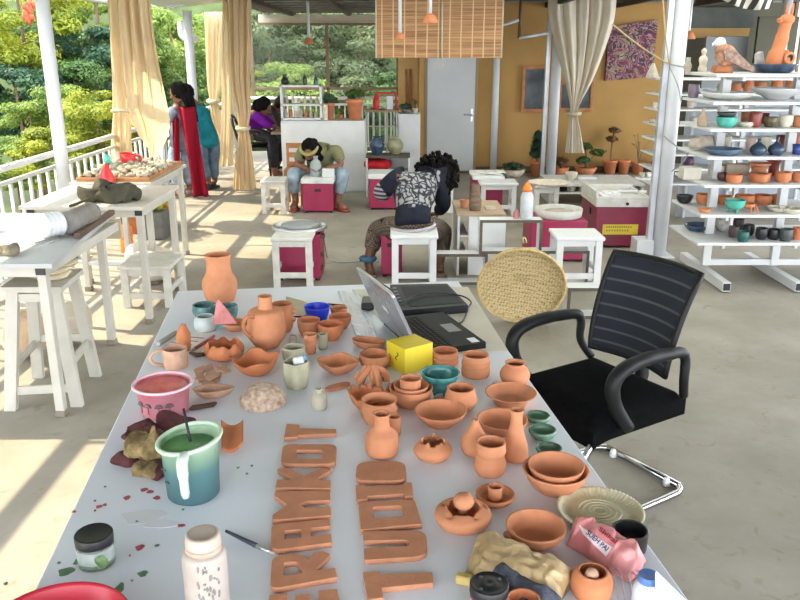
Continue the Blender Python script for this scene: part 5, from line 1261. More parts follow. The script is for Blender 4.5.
mb=skin_mesh('man',body); Wf,Q=head(mb,HD,(-.35,-.75,-.85),(0,-.6,1),.10)
hand(mb,WL,(dz(315,169,9.12)-WL),(0,0,-1)); hand(mb,WR,(dz(318,169,9.12)-WR),(0,0,-1))
t=one('person','person in an olive shirt and headband shaping a bottle at the potter\'s wheel','person',mb,skin_m)
eyes(Wf,Q,.10,t)
L=lambda p,q,k: p.lerp(q,k)
sh=[[J(P_+Vector((0,0,-.08)),.150),J(P_,.152),J(WA,.152),J(CH,.165),J(L(CH,NK,.45),.125),J(L(CH,NK,.85),.08)],[J(CH,.165),J(SL,.092),J(L(SL,EL,.4),.078),J(L(SL,EL,.8),.068)],[J(CH,.165),J(SR,.092),J(L(SR,ER,.4),.078),J(L(SR,ER,.8),.068)]]
part('shirt', skin_mesh('s',sh), fabric('olive_shirt',(.20,.19,.10,1)), t)
tr=[[J(P_,.135),J(HL,.108),J(KL,.085),J(L(KL,AL,.78),.070)],[J(P_,.135),J(HR,.108),J(KR,.085),J(L(KR,AR,.78),.070)]]
part('trousers', skin_mesh('s',tr), jeans_l, t)
hr=MB(); r=.10
hr.ball(Wf(0,-.22,.30),(.95*r,.95*r,1.05*r),18,Q)
for a,b,h,s_1 in ((-.72,-.1,-.5,.42),(.72,-.1,-.5,.42),(-.85,-.2,-1.0,.36),(.85,-.2,-1.0,.38),(.95,-.3,-1.5,.34),(-.9,-.2,-1.45,.34),(.7,.2,-1.2,.3),(-.75,.25,-1.2,.3),(0,-.8,-.5,.8),(.5,-.7,-.6,.6),(-.5,-.7,-.6,.6)): hr.ball(Wf(a,b,h),(s_1*r,s_1*r,s_1*1.3*r),12)
part('hair', hr.jitter(.02,22), hair_m, t)
part('beard', MB().ball(Wf(0,.45,-.95),(.45*r,.42*r,.34*r),12,Q).jitter(.01,40), hair_m, t)
part('headband', MB().tube([Wf(.90*math.cos(a),.98*math.sin(a)+.0,.42+.1*math.sin(a)) for a in [math.pi*k/16 for k in range(-2,19)]],.020,8), fabric('headband_olive_yellow',(.33,.30,.11,1),.4), t, 'olive and yellow patterned headband')
for A,T in ((AL,TL),(AR,TR)):
    d=(T-A); d.z=0; c=A.lerp(T,.45); c.z=.03
    part('shoe', MB().obox((c.x,c.y,.014),d*1.25,Vector((-d.y,d.x,0)).normalized()*.085,(0,0,.025),.01).ball((c.x,c.y,.045),(.05,.07,.04),14), fabric('rust_red_shoe',(.30,.07,.06,1)), t)
seat=MB().box(P_.x-.16,9.55,0,P_.x+.16,9.85,P_.z-.15,.01)
one('low_stool','low white stool under the seated man, mostly hidden by the wheel','stool',seat,paint_w)
# ---- person bending over, seen from behind
P_=D(413,226,6.16); WA=D(412,212,6.22); CH=D(414,184,6.36); NK=D(432,174,6.50); HD=D(437,182,6.62)
SL,SR=D(396,176,6.38),D(438,176,6.46); EL,ER=D(381,194,6.48),D(444,205,6.62); WL,WR=D(386,188,6.72),D(436,214,6.80)
HL,HR=D(402,227,6.20),D(426,227,6.22); KL,KR=D(377,229,6.56),D(443,231,6.62); AL,AR=D(368,262,6.40),D(439,268,6.38)
AL.z=max(AL.z,.08); AR.z=max(AR.z,.08); TL=Vector((AL.x-.01,AL.y+.02,.035)); TL=D(371,271,6.26); TL.z=.035; TR=D(441,274,6.30); TR.z=.035
body=[[J(P_,.13),J(WA,.115),J(CH,.12),J(NK,.055),J(HD,.05)],[J(CH,.12),J(SL,.065),J(EL,.042),J(WL,.028)],[J(CH,.12),J(SR,.065),J(ER,.042),J(WR,.028)],
 [J(P_,.13),J(HL,.10),J(KL,.068),J(AL,.040),J(TL,.034)],[J(P_,.13),J(HR,.10),J(KR,.068),J(AR,.040),J(TR,.034)]]
mb=skin_mesh('w',body); Wf,Q=head(mb,HD,(.55,.75,-.7),(.3,.5,1),.10)
hand(mb,WL,(.2,.6,-.2),(0,0,-1)); hand(mb,WR,(-.3,.6,-.1),(0,0,-1))
t=one('person','person with black curls in a dark jacket bending over a wheel, seen from behind','person',mb,skin_d)
eyes(Wf,Q,.10,t)
def jacket_print():
    m,nt,bs,out=newmat('jacket_print'); tc=node(nt,'ShaderNodeTexCoord')
    v=node(nt,'ShaderNodeTexVoronoi',feature='DISTANCE_TO_EDGE',i_Scale=24); 
    n=node(nt,'ShaderNodeTexNoise',i_Scale=8); nt.links.new(tc.outputs['Object'],n.inputs['Vector'])
    mxv=node(nt,'ShaderNodeMixRGB'); mxv.inputs[0].default_value=.18; nt.links.new(tc.outputs['Object'],mxv.inputs[1]); nt.links.new(n.outputs['Color'],mxv.inputs[2]); nt.links.new(mxv.outputs[0],v.inputs['Vector'])
    c=ramp(nt,v.outputs['Distance'],[(.0,(.012,.012,.016,1)),(.10,(.02,.02,.025,1)),(.17,(.24,.235,.24,1)),(.5,(.33,.31,.315,1))]); nt.links.new(c,bs.inputs['Base Color']); bs.inputs['Roughness'].default_value=.85
    return m
navy=fabric('navy_black_jacket',(.018,.020,.030,1)); 
jk=[[J(P_.lerp(WA,-.15),.150),J(P_.lerp(WA,.35),.165),J(WA,.160),J(CH,.172),J(CH.lerp(NK,.55),.14),J(CH.lerp(NK,.95),.085)],[J(CH,.172),J(SL,.098),J(SL.lerp(EL,.5),.08),J(EL,.072),J(EL.lerp(WL,.5),.058)],[J(CH,.172),J(SR,.098),J(SR.lerp(ER,.5),.08),J(ER,.068),J(ER.lerp(WR,.7),.055)]]
jb=skin_mesh('j',jk,2)
jm=jb
jo=part('jacket', jb, [navy,jacket_print()], t, 'dark jacket with a patterned back panel')
me=jo.data; ofs=wloc(jo)
def proj(v):
    dzz=v.z-CAMH; zc=v.y*CT-dzz*ST; return 400+F*v.x/zc, 300-F*(v.y*ST+dzz*CT)/zc
for f in me.polygons:
    c=f.center+ofs; x,y=proj(c)
    if c.y<CH.y+.03:
        k=(y-158)/(206-158)
        xl=406+(391-406)*k; xr=447+(432-447)*k
        if 0<k<1 and xl<x<xr: f.material_index=1
m,nt,bs,out=newmat('striped_knit'); tc=node(nt,'ShaderNodeTexCoord'); w_=node(nt,'ShaderNodeTexWave',wave_type='BANDS',bands_direction='Z',i_Scale=9,i_Distortion=.3); nt.links.new(tc.outputs['Object'],w_.inputs['Vector'])
nt.links.new(ramp(nt,w_.outputs['Fac'],[(.4,(.03,.03,.04,1)),(.5,(.28,.20,.22,1)),(.8,(.34,.30,.32,1))]),bs.inputs['Base Color']); bs.inputs['Roughness'].default_value=.95
part('striped_sleeve', skin_mesh('c',[[J(SL.lerp(EL,.45),.078),J(SL.lerp(EL,.75),.082),J(EL,.082),J(EL.lerp(WL,.45),.072),J(EL.lerp(WL,.85),.052)]]), m, t, 'striped mauve and grey sleeve')
part('hem_stripe', MB().tube([P_.lerp(WA,-.05)+Vector((.168*math.cos(a),.165*math.sin(a),.02*math.cos(a))) for a in [6.283*k/28 for k in range(28)]],.012,8,closed=True), fabric('pale_hem',(.40,.36,.40,1)), t)
def checks():
    m,nt,bs,out=newmat('checked_trousers'); tc=node(nt,'ShaderNodeTexCoord'); ck=node(nt,'ShaderNodeTexChecker',i_Scale=75); nt.links.new(tc.outputs['Object'],ck.inputs['Vector'])
    ck.inputs['Color1'].default_value=(.17,.125,.09,1); ck.inputs['Color2'].default_value=(.03,.02,.017,1); nt.links.new(ck.outputs[0],bs.inputs['Base Color']); bs.inputs['Roughness'].default_value=.95
    return m
tr=[[J(P_,.155),J(HL,.118),J(KL,.092),J(KL.lerp(AL,.72),.066)],[J(P_,.155),J(HR,.118),J(KR,.092),J(KR.lerp(AR,.80),.075)]]
tr.append([J(P_+Vector((0,.02,.09)),.13),J(P_,.155)]); part('trousers', skin_mesh('t',tr), checks(), t)
hr=MB()
for i in range(420):
    v=Vector((R.gauss(0,1),R.gauss(0,1),R.gauss(0,1))); v.normalize()
    if v.dot(Vector((.45,.6,-.7)))>.55: continue
    hr.ball(HD+Vector((0,-.02,.06))+v*R.uniform(.12,.185),R.uniform(.013,.024),6)
hr.ball(HD+Vector((0,-.02,.05)),.145,14)
part('hair', hr.jitter(.012,40), hair_m, t, 'big black curly hair')
for A,T in ((AL,TL),(AR,TR)):
    d=(T-A); d.z=0; d=d.normalized()*.2; c=A.lerp(T,.4)
    s1=part('sandal', MB().obox((c.x,c.y,.012),d,Vector((-d.y,d.x,0)).normalized()*.085,(0,0,.022),.008), fabric('sandal_brown',(.20,.13,.09,1)), t)
part('ankle_band', MB().tube([AL+Vector((.052*math.cos(a),.052*math.sin(a),.03)) for a in [6.283*k/16 for k in range(16)]],.022,8,closed=True), fabric('blue_band',(.05,.12,.20,1)), t)
# ---- two people standing at the railing
def stander(label, feet, pel, ch_, nk, hd, face, sh_l, sh_r, el, er, wl, wr, shirt, pants, skinm, shoes, Y):
    f1,f2=[D(x,y,yy) for x,y,yy in feet]; P0=D(*pel); C0=D(*ch_); N0=D(*nk); H0=D(*hd)
    a1=Vector((f1.x,f1.y+.03,.08)); a2=Vector((f2.x,f2.y+.03,.08)); t1=a1+Vector((-.06,-.14,-.045)); t2=a2+Vector((-.06,-.14,-.045))
    S1,S2,E1,E2,W1,W2=[D(*q) for q in (sh_l,sh_r,el,er,wl,wr)]
    h1=P0+Vector((-.09,-.02,-.04)); h2=P0+Vector((.09,.02,-.04)); k1=h1.lerp(a1,.5)+Vector((-.03,-.04,0)); k2=h2.lerp(a2,.5)+Vector((-.03,-.04,0))
    body=[[J(P0,.12),J(P0.lerp(C0,.5),.11),J(C0,.12),J(N0,.052),J(H0,.05)],[J(C0,.12),J(S1,.06),J(E1,.042),J(W1,.027)],[J(C0,.12),J(S2,.06),J(E2,.042),J(W2,.027)],
      [J(P0,.12),J(h1,.09),J(k1,.06),J(a1,.04),J(t1,.032)],[J(P0,.12),J(h2,.09),J(k2,.06),J(a2,.04),J(t2,.032)]]
    mb=skin_mesh('p',body); Wf,Q=head(mb,H0,face,(0,0,1),.10)
    hand(mb,W1,(-.6,-.3,-.4),(0,0,-1)); hand(mb,W2,(-.6,-.3,-.4),(0,0,-1))
    t=one('person',label,'person',mb,skinm); eyes(Wf,Q,.10,t)
    part('shirt', skin_mesh('s',[[J(P0+Vector((0,0,-.14)),.155),J(P0,.155),J(P0.lerp(C0,.5),.148),J(C0,.146),J(C0.lerp(N0,.6),.075)],[J(C0,.146),J(S1,.082),J(S1.lerp(E1,.8),.066)],[J(C0,.146),J(S2,.082),J(S2.lerp(E2,.8),.066)]]), shirt, t)
    part('trousers', skin_mesh('s',[[J(P0+Vector((0,0,.08)),.12),J(P0,.135)],[J(P0,.135),J(h1,.10),J(k1,.08),J(k1.lerp(a1,.85),.066)],[J(P0,.13),J(h2,.10),J(k2,.08),J(k2.lerp(a2,.85),.066)]]), pants, t)
    for a_,b_ in ((a1,t1),(a2,t2)):
        d=(b_-a_); d.z=0; c=a_.lerp(b_,.4)
        part('shoe', MB().obox((c.x,c.y,.016),d*1.5,Vector((-d.y,d.x,0)).normalized()*.085,(0,0,.03),.01).ball((c.x,c.y,.05),(.05,.075,.04),12), shoes, t)
    return t,Wf,Q,P0,C0,H0
t,Wf,Q,P0,C0,H0=stander('person with long dark braids and a red shawl standing at the railing, back turned',((181,195,10.05),(190,194,10.15)),(181,141,10.2),(181,113,10.15),(178,103,10.1),(178,93,10.05),(-.9,.2,-.3),
  (173,110,10.0),(189,112,10.3),(166,124,9.95),(186,128,10.35),(158,132,9.9),(172,136,10.2), fabric('grey_blue_top',(.20,.24,.30,1)), jeans_l, skin_m, fabric('pale_shoe',(.45,.30,.26,1)), 10)
hr=MB().ball(Wf(0,-.25,.2),(.1,.1,.115),16,Q)
for i in range(16):
    a=-1.2+2.4*i/15; s0=Wf(.7*math.sin(a),-.7*math.cos(a),.1); e=s0+Vector((.10+.05*math.sin(i*3),-.02+.05*math.cos(i*2),-.30-.18*abs(math.sin(i*1.7))))
    hr.tube([s0,s0.lerp(e,.4)+Vector((.045,0,.04)),e],[.022,.02,.010],6,smooth=4)
part('braids', hr, hair_m, t, 'long dark braids')
red=cloth_mat('crimson_shawl',(.30,.012,.03,1),.12)
def shawl(u,v):
    y=107+v*89; xl=178+v*15; xr=194.5+v*15
    p=D(xl+(xr-xl)*u,y,9.92+.06*v); p.y+=.06*math.sin(u*9+v*3)-.10*math.sin(u*3.14)*(1-v*.5); return p
part('shawl', MB().grid(shawl,20,24,True,(0,.012,0)), red, t, 'long crimson shawl hanging from the shoulder to the ankles')
def shawl2(u,v):
    y=118+v*58; p=D(172+6*u+v*1.5,y,9.95); p.y+=.03*math.sin(u*7+v*2); return p
part('shawl', MB().grid(shawl2,10,16,True,(0,.012,0)), red, t)
t,Wf,Q,P0,C0,H0=stander('person in a teal shirt and jeans leaning over at the railing, behind the red shawl',((209,188,10.6),(215,187,10.75)),(209,139,10.75),(199,112,10.7),(191,100,10.65),(186,94,10.55),(-.8,-.2,-.6),
  (192,108,10.55),(204,110,10.85),(180,122,10.4),(192,128,10.9),(170,130,10.3),(178,134,10.7), fabric('teal_shirt',(.02,.22,.28,1)), jeans, skin_m, fabric('dark_shoe',(.06,.06,.07,1)), 10.6)
part('hair', MB().ball(Wf(0,-.2,.22),(.1,.1,.11),16,Q).jitter(.01,30), hair_m, t)
# ---- seated person in purple and dark-clothed one behind, at the far work bench
P0=D(255,134,11.7); C0=D(256,119,11.65); N0=D(261,110,11.55); H0=D(264,107,11.45)
S1,S2=D(252,113,11.45),D(262,114,11.8); E1,E2=D(266,124,11.25),D(271,124,11.7); W1,W2=D(275,127,11.35),D(277,128,11.6)
h1=P0+Vector((0,-.1,0)); h2=P0+Vector((0,.12,0)); k1=D(273,138,11.4); k2=D(274,138,11.75); a1=D(274,164,11.4); a2=D(275,164,11.75)
a1.z=a2.z=.08; t1=a1+Vector((.12,0,-.045)); t2=a2+Vector((.12,0,-.045))
mb=skin_mesh('p',[[J(P0,.12),J(C0,.12),J(N0,.05),J(H0,.05)],[J(C0,.12),J(S1,.06),J(E1,.042),J(W1,.027)],[J(C0,.12),J(S2,.06),J(E2,.042),J(W2,.027)],[J(P0,.12),J(h1,.09),J(k1,.06),J(a1,.04),J(t1,.032)],[J(P0,.12),J(h2,.09),J(k2,.06),J(a2,.04),J(t2,.032)]])
Wf,Q=head(mb,H0,(.8,-.1,-.5),(0,0,1),.10); hand(mb,W1,(.8,.1,-.2),(0,0,-1)); hand(mb,W2,(.8,0,-.2),(0,0,-1))
t=one('person','person in a purple top with dark hair sitting at the far bench','person',mb,skin_m); eyes(Wf,Q,.1,t)
part('top', skin_mesh('s',[[J(P0,.15),J(C0,.15),J(C0.lerp(N0,.6),.075)],[J(C0,.15),J(S1,.082),J(E1,.06),J(E1.lerp(W1,.7),.045)],[J(C0,.15),J(S2,.082),J(E2,.06),J(E2.lerp(W2,.7),.045)]]), fabric('purple_top',(.15,.012,.26,1)), t)
part('trousers', skin_mesh('s',[[J(P0+Vector((0,0,.08)),.12),J(P0,.135)],[J(P0,.135),J(h1,.10),J(k1,.08),J(k1.lerp(a1,.85),.066)],[J(P0,.13),J(h2,.10),J(k2,.08),J(k2.lerp(a2,.85),.066)]]), fabric('dark_trousers',(.03,.03,.035,1)), t)
hr=MB().ball(Wf(0,-.25,.2),(.105,.105,.12),16,Q).tube([Wf(0,-.9,-.1),D(254,112,11.6),D(251,121,11.55),D(251,129,11.6)],[.075,.065,.05,.03],10,smooth=4)
part('hair', hr.jitter(.01,30), hair_m, t, 'long dark hair in a tail')
# chair of that person
bt=M('dark_metal_tube',(.05,.05,.05,1),.35,.1,9,metal=.6)
c=thing('bentwood_chair','dark round-backed metal chair under the person in purple','chair',Vector((P0.x,P0.y,0)))
part('seat', MB().box(P0.x-.22,P0.y-.22,P0.z-.17,P0.x+.24,P0.y+.22,P0.z-.135,.01), black_f, c)
part('back', MB().tube([Vector((P0.x-.2,P0.y-.2,P0.z-.1)),Vector((P0.x-.30,P0.y-.12,P0.z+.22)),Vector((P0.x-.31,P0.y+.12,P0.z+.22)),Vector((P0.x-.2,P0.y+.2,P0.z-.1))],.02,8,smooth=5), bt, c)
for sy in (-1,1):
    part('leg', MB().tube([Vector((P0.x-.2,P0.y+.2*sy,P0.z-.15)),Vector((P0.x-.26,P0.y+.22*sy,.002))],.016,8), bt, c); part('leg', MB().tube([Vector((P0.x+.2,P0.y+.2*sy,P0.z-.15)),Vector((P0.x+.24,P0.y+.22*sy,.002))],.016,8), bt, c)
    part('arm_loop', MB().tube([Vector((P0.x-.2,P0.y+.235*sy,P0.z-.15)),Vector((P0.x-.15,P0.y+.25*sy,P0.z+.03)),Vector((P0.x+.1,P0.y+.25*sy,P0.z+.07)),Vector((P0.x+.25,P0.y+.25*sy,P0.z-.05)),Vector((P0.x+.22,P0.y+.24*sy,P0.z-.16))],.02,8,smooth=5), bt, c)
b0,b1=D(270,132,11.2),D(282,132,11.2)
c=thing('workbench','small dark work bench in front of the person in purple','table',((b0.x+b1.x)/2,11.5,0))
part('tabletop', MB().box(b0.x+.02,11.15,b0.z-.03,b1.x+.35,11.95,b0.z), board, c)
for x in (b0.x+.30,b1.x+.3):
    for y in (11.2,11.9): part('leg', MB().box(x-.02,y-.02,.001,x+.02,y+.02,b0.z-.03), wood_d, c)
# dark clothed standing person behind
t,Wf,Q,P0,C0,H0=stander('person in dark grey leaning forward behind the one in purple',((276,168,12.5),(279,168,12.6)),(279,135,12.55),(272,112,12.5),(277,104,12.4),(281,105,12.3),(.6,-.5,-.8),
  (267,108,12.3),(278,108,12.7),(272,120,12.2),(282,120,12.6),(276,126,12.15),(285,125,12.4), fabric('dark_grey_shirt',(.05,.055,.06,1)), fabric('black_trousers',(.02,.02,.025,1)), skin_d, fabric('black_shoe',(.03,.03,.03,1)), 12)
part('hair', MB().ball(Wf(0,-.2,.22),(.1,.1,.11),16,Q).jitter(.01,30), hair_m, t)
# ---------------------------------------------------------------- the big white table
a_=Vector((-.127,.992,0)).normalized(); r_=Vector((.992,.127,0)).normalized()
FL=Vector((-.972,3.365,0)); W_T=1.248; L_T=2.44
def tt(u,v,z): return FL+r_*u-a_*v+Vector((0,0,z))
def table_mat():
    m,nt,bs,out=newmat('white_laminate'); tc=node(nt,'ShaderNodeTexCoord')
    n=node(nt,'ShaderNodeTexNoise',i_Scale=2.2,i_Detail=6); nt.links.new(tc.outputs['Object'],n.inputs['Vector'])
    c=ramp(nt,n.outputs['Fac'],[(.35,(.68,.72,.80,1)),(.65,(.74,.78,.85,1))]); nt.links.new(c,bs.inputs['Base Color']); bs.inputs['Roughness'].default_value=.42
    return m
c0=tt(W_T/2,L_T/2,0)
tab=thing('big_table','large white-topped table in the foreground covered with terracotta pottery','table',(c0.x,c0.y,0))
top=part('tabletop', MB().obox(tt(W_T/2,L_T/2,TZ-.013),r_*W_T,a_*L_T,(0,0,.026),.003), table_mat(), tab)
for u in (.08,W_T-.08):
    for v in (.1,L_T-.1): part('leg', MB().obox(tt(u,v,(TZ-.027)/2),r_*.045,a_*.045,(0,0,TZ-.028)), steel_w, tab)
part('frame', MB().obox(tt(W_T/2,.1,TZ-.055),r_*(W_T-.16),a_*.03,(0,0,.055)).obox(tt(W_T/2,L_T-.1,TZ-.055),r_*(W_T-.16),a_*.03,(0,0,.055)).obox(tt(.08,L_T/2,TZ-.055),r_*.03,a_*(L_T-.2),(0,0,.055)).obox(tt(W_T-.08,L_T/2,TZ-.055),r_*.03,a_*(L_T-.2),(0,0,.055)), steel_w, tab)
# splashes of glaze
def splash(name,spots,m,label):
    mb=MB()
    for i,(px,py,rx,ry) in enumerate(spots):
        p=G(px,py,TZ); s=sc(p); ph=i*1.7
        out=[(p.x+rx*s*math.cos(a)*(1+.22*math.sin(3*a+ph)),p.y+ry*s*1.9*math.sin(a)*(1+.18*math.sin(2*a+ph))) for a in [6.283*k/22 for k in range(22)]]
        mb.prism(out,TZ+.0003,TZ+.0012+.0001*i)
    part(name,mb,m,top,label,'stuff')
splash('red_glaze_spots',[(144,490,3.5,1.8),(150,492,3.5,1.8),(157,498,3.6,1.8),(127,498,3,1.8),(99,507,3,1.6),(95,501,1.2,.8),(105,505,2,1),(140,548,4.2,2.3),(181,526,3.6,1.4),(74,512,2,1.2),(130,556,1,.6),(95,511,1,.8)],M('red_glaze_spot',(.33,.06,.085,1),.4,.3,60),'dried red glaze spots')
splash('green_glaze_spots',[(66,572,7.5,3.6),(77,562,3.2,3),(120,588,4.2,4),(143,574,4.8,2.2),(157,546,2.2,1.2),(59,563,1.8,1),(6,584,2,1.2),(105,487,1,.6),(238,468,1.3,.8),(247,474,1.3,.8),(252,466,1.3,.8),(183,510,1.2,.8),(132,581,1.2,.7),(137,522,1.3,.7)],M('green_glaze_spot',(.10,.20,.11,1),.4,.3,60),'dried green glaze spots')
splash('pale_stain',[(143,517,21,7),(160,524,17,4.5)],M('pale_pink_stain',(.675,.67,.73,1),.42,.04,20),'pale pinkish stain')
# generic table pot: everything measured in pixels, solved to real size where it stands
def ppx(cx,by,ty,prof,z=TZ):
    p0=G(cx,by,z); s0=sc(p0); rb=prof[0][1]*s0/2
    d=Vector((p0.x,p0.y,0)).normalized(); C=p0+d*rb*.96
    h=D(cx,ty,C.y).z-z
    f=lambda t: sc(Vector((C.x,C.y,z+t*h)))
    return C,h,f
def pot(name,label,cat,cx,by,ty,prof,m,group='pottery on the big white table',wall=.0045,seg=44,closed=False,z=TZ,fn=None,sx=1,sy=1,rz=0,raw=False,dy=0):
    C,h,f=ppx(cx,by,ty,prof,z); C.y+=dy
    mb=MB().lathe(C+Vector((0,0,.0004)),potprof(prof,f,h,wall,closed,raw),seg,sx,sy,rz,None,fn)
    o=one(name,label,cat,mb,m,group); return o,C,h,f
def handle(o,pts,r,m): return part('handle', MB().tube(pts,r,10,smooth=6), m, o)
# --- back row
pot('vase','tall terracotta vase at the far left corner of the white table','vase',221,303.5,254.5,[(0,27),(.12,31),(.3,34.5),(.45,33),(.6,26),(.75,23.5),(.88,24),(.97,26.3),(1,26.6)],terra)
o,C,h,f=pot('mug','larger blue-green glazed mug left of the pair in front of the tall vase','mug',205.5,321,304.5,[(0,15),(.25,20),(.6,24),(1,23)],bluegreen_glaze)
pot('mug','smaller blue-green glazed cup right of the pair in front of the tall vase','mug',228.5,323,305.5,[(0,16),(.12,15),(.3,18),(.7,20.5),(1,20)],bluegreen_glaze)
o,C,h,f=pot('mug','pale grey-white mug with a bare rim in front of the blue-green mugs','mug',206,333,316,[(0,20),(.35,23),(.75,21),(1,17)],M('pale_celadon',(.52,.57,.56,1),.35,.15,12))
s=f(.5); handle(o,[C+Vector((.045,0,h*.8)),C+Vector((.075,-.01,h*.75)),C+Vector((.07,-.015,h*.35)),C+Vector((.047,-.005,h*.25))],.005,bluegreen_glaze)
o,C,h,f=pot('jug','round terracotta jug with a narrow spout and a side handle','jug',267.5,350,296,[(0,22),(.08,28),(.22,37.5),(.34,39.5),(.46,38),(.6,37),(.69,35),(.735,29),(.755,18),(.78,14.2),(.9,13.6),(1,14)],terra,wall=.005)
s=f(.5); handle(o,[C+Vector((-8*s,-.045,h*.66)),C+Vector((-14*s,-.07,h*.72)),C+Vector((-18.5*s,-.072,h*.60)),C+Vector((-17.5*s,-.07,h*.42)),C+Vector((-12*s,-.055,h*.28))],.0068,terra_d)
o,C,h,f=pot('pot','terracotta pot with small lugs, behind the narrow-spouted jug','pot',283,333,303.5,[(0,16),(.2,21),(.5,23),(.8,22),(1,21)],terra)
s=f(.5)
for k in (.45,.75): part('lug', MB().ball(C+Vector((11.5*s,-.01,h*k)),(.010,.012,.010),10), terra, o)
one('wooden_board','flat beige wooden board lying behind the blue plastic cup','board', MB().slab([G(286,299,TZ+.001),G(303,303.5,TZ+.001),G(322,312,TZ+.001),G(304,318,TZ+.001),G(289,312,TZ+.001)],(0,0,.012)), bat_m)
# slightly tipped blue cup
pot('cup','bright blue plastic cup among the terracotta at the back','cup',317.5,322,306,[(0,19),(.5,23),(1,26)],plas_blue,wall=.003)
one('brush','dark brush handle lying beside the blue plastic cup','brush', MB().tube([G(328,304,TZ+.006),G(345,306,TZ+.006)],[.004,.006],8), black_p)
one('thin_stick','dark stick between the lugged pot and the terracotta cup','stick', MB().tube([G(291,316.5,TZ+.03),G(302,317,TZ+.032)],.004,8).tube([G(291,316.5,TZ+.03),G(290,318.5,TZ+.004)],.004,8), black_p)
pot('cup','terracotta cup in front of the blue plastic cup','cup',309,336,319.5,[(0,17),(.4,21),(1,23)],terra)
pot('bowl','furthest terracotta bowl, mostly hidden right of the blue cup','bowl',339,318,307.5,[(0,11),(.4,15),(1,17.5)],terra)
pot('bowl','terracotta bowl directly right of the blue cup','bowl',340.5,330,315.5,[(0,13),(.4,19),(.8,22),(1,22.5)],terra_o)
pot('bowl','deep orange terracotta bowl below the blue plastic cup, nearest of its group','bowl',331,341.5,323.5,[(0,15),(.4,23),(.75,26),(1,25.5)],terra_o)
pot('cup','ridged terracotta beaker, narrow, left of the small olive cup','cup',311,354.5,334,[(0,9),(.2,11),(.35,10.6),(.5,12.4),(.6,12),(.75,13.8),(.85,13.2),(1,14)],terra)
pot('cup','small olive-grey cup right of the narrow ridged beaker','cup',323,350,334,[(0,9),(.5,10),(1,10.5)],stone_glaze)
pot('pot','tiny grey and white pot left of the narrow ridged beaker','pot',293,344,335.5,[(0,7),(.5,8),(1,6)],clay_grey)
# faceted cups
def facet(n,amt): return lambda v,a,i: Vector((v.x*(1-amt*abs(math.sin(n*a/2+.6))**4),v.y*(1-amt*abs(math.sin(n*a/2+.6))**4),v.z))
pot('cup','faceted olive-cream stoneware cup, the empty one behind','cup',294,369,346.5,[(0,18),(.5,21),(.85,22.5),(1,22)],stone_glaze,fn=facet(5,.10),seg=50)
o,C,h,f=pot('cup','faceted olive-cream stoneware cup holding a blue and white brush','cup',297,390.5,361,[(0,19),(.15,23),(.5,26),(.85,26.5),(1,26)],stone_glaze,fn=facet(5,.12),seg=50)
br=one('brush','white brush with a blue handle standing in the faceted cup','brush', MB().tube([C+Vector((.0,-.0,.03)),C+Vector((.012,0,h*.7)),C+Vector((.028,.0,h*1.22))],[.006,.007,.005],8), M('sky_blue_handle',(.06,.36,.62,1),.4,.1,9))
part('ferrule', MB().obox(C+Vector((.010,-.005,h*.93)),(.032,0,.006),(0,.016,0),(-.006,0,.042),.004), plas_white, br)
# left-hand side, mug and pieces
o,C,h,f=pot('mug','unglazed terracotta mug with a loop handle near the left table edge','mug',176.5,370.5,348,[(0,23),(.15,24),(.85,24),(1,24.5)],terra_p)
s=f(.5); handle(o,[C+Vector((-11.5*s,-.005,h*.86)),C+Vector((-18*s,-.015,h*.88)),C+Vector((-23*s,-.02,h*.62)),C+Vector((-21*s,-.02,h*.3)),C+Vector((-12*s,-.008,h*.12))],.0058,terra_p)
def shard(name,label,cat,pts,z,th,m,group=None,jit=.0):
    mb=MB().slab([G(x,y,z+dz) for x,y,dz in pts],(0,0,th))
    if jit: mb.jitter(jit,40)
    return one(name,label,cat,mb,m,group)
q=G(183,355,TZ)
mb=MB().tube([q+Vector((0,.02,.012)),q+Vector((.0,.02,.07)),q+Vector((.003,.025,.105))],[.026,.024,.008],6).jitter(.004,30)
one('clay_cone','pointed orange clay piece standing behind the loop-handled mug','clay piece', mb, terra_o)
one('grey_rod','grey rod lying at the left table edge behind the mug','rod', MB().tube([G(158,344,TZ+.009),G(176,332.5,TZ+.009)],.0085,10), paint_grey)
pp=one('printed_paper','printed sheet of paper with red marks behind the loop-handled mug','paper', MB().prism([(p.x,p.y) for p in (G(160,350,TZ),G(198,354,TZ),G(216,334,TZ),G(178,331,TZ))],TZ+.0005,TZ+.0022), paper)
mk=MB()
for i in range(4):
    p0,p1=G(166+5*i,346-3*i,TZ),G(186+6*i,349-3.4*i,TZ); d=(p1-p0); mk.obox((p0+p1)/2+Vector((0,0,.0026)),d,Vector((-d.y,d.x,0)).normalized()*.006,(0,0,.0006),0)
part('red_marks', mk, M('red_ink',(.45,.07,.07,1),.7,.2,20), pp)
pb=one('pen','red pen with a grey tip lying on the printed sheet','pen', MB().tube([G(194,349,TZ+.008),G(214,336,TZ+.008)],.0058,10), M('dull_red',(.50,.10,.09,1),.5,.2,20))
part('tip', MB().tube([G(191.5,350.8,TZ+.008),G(194,349,TZ+.008)],[.003,.0055],10), paint_grey, pb)
one('wood_tool','short dark wooden tool left of the jagged bowl','tool', MB().tube([G(190,353,TZ+.008),G(197,355,TZ+.008),G(206,354,TZ+.008)],[.005,.009,.007],8), wood_d)
pot('dish','shallow terracotta dish behind the pink shard','dish',236,332,322,[(0,14),(.5,22),(1,25)],terra)
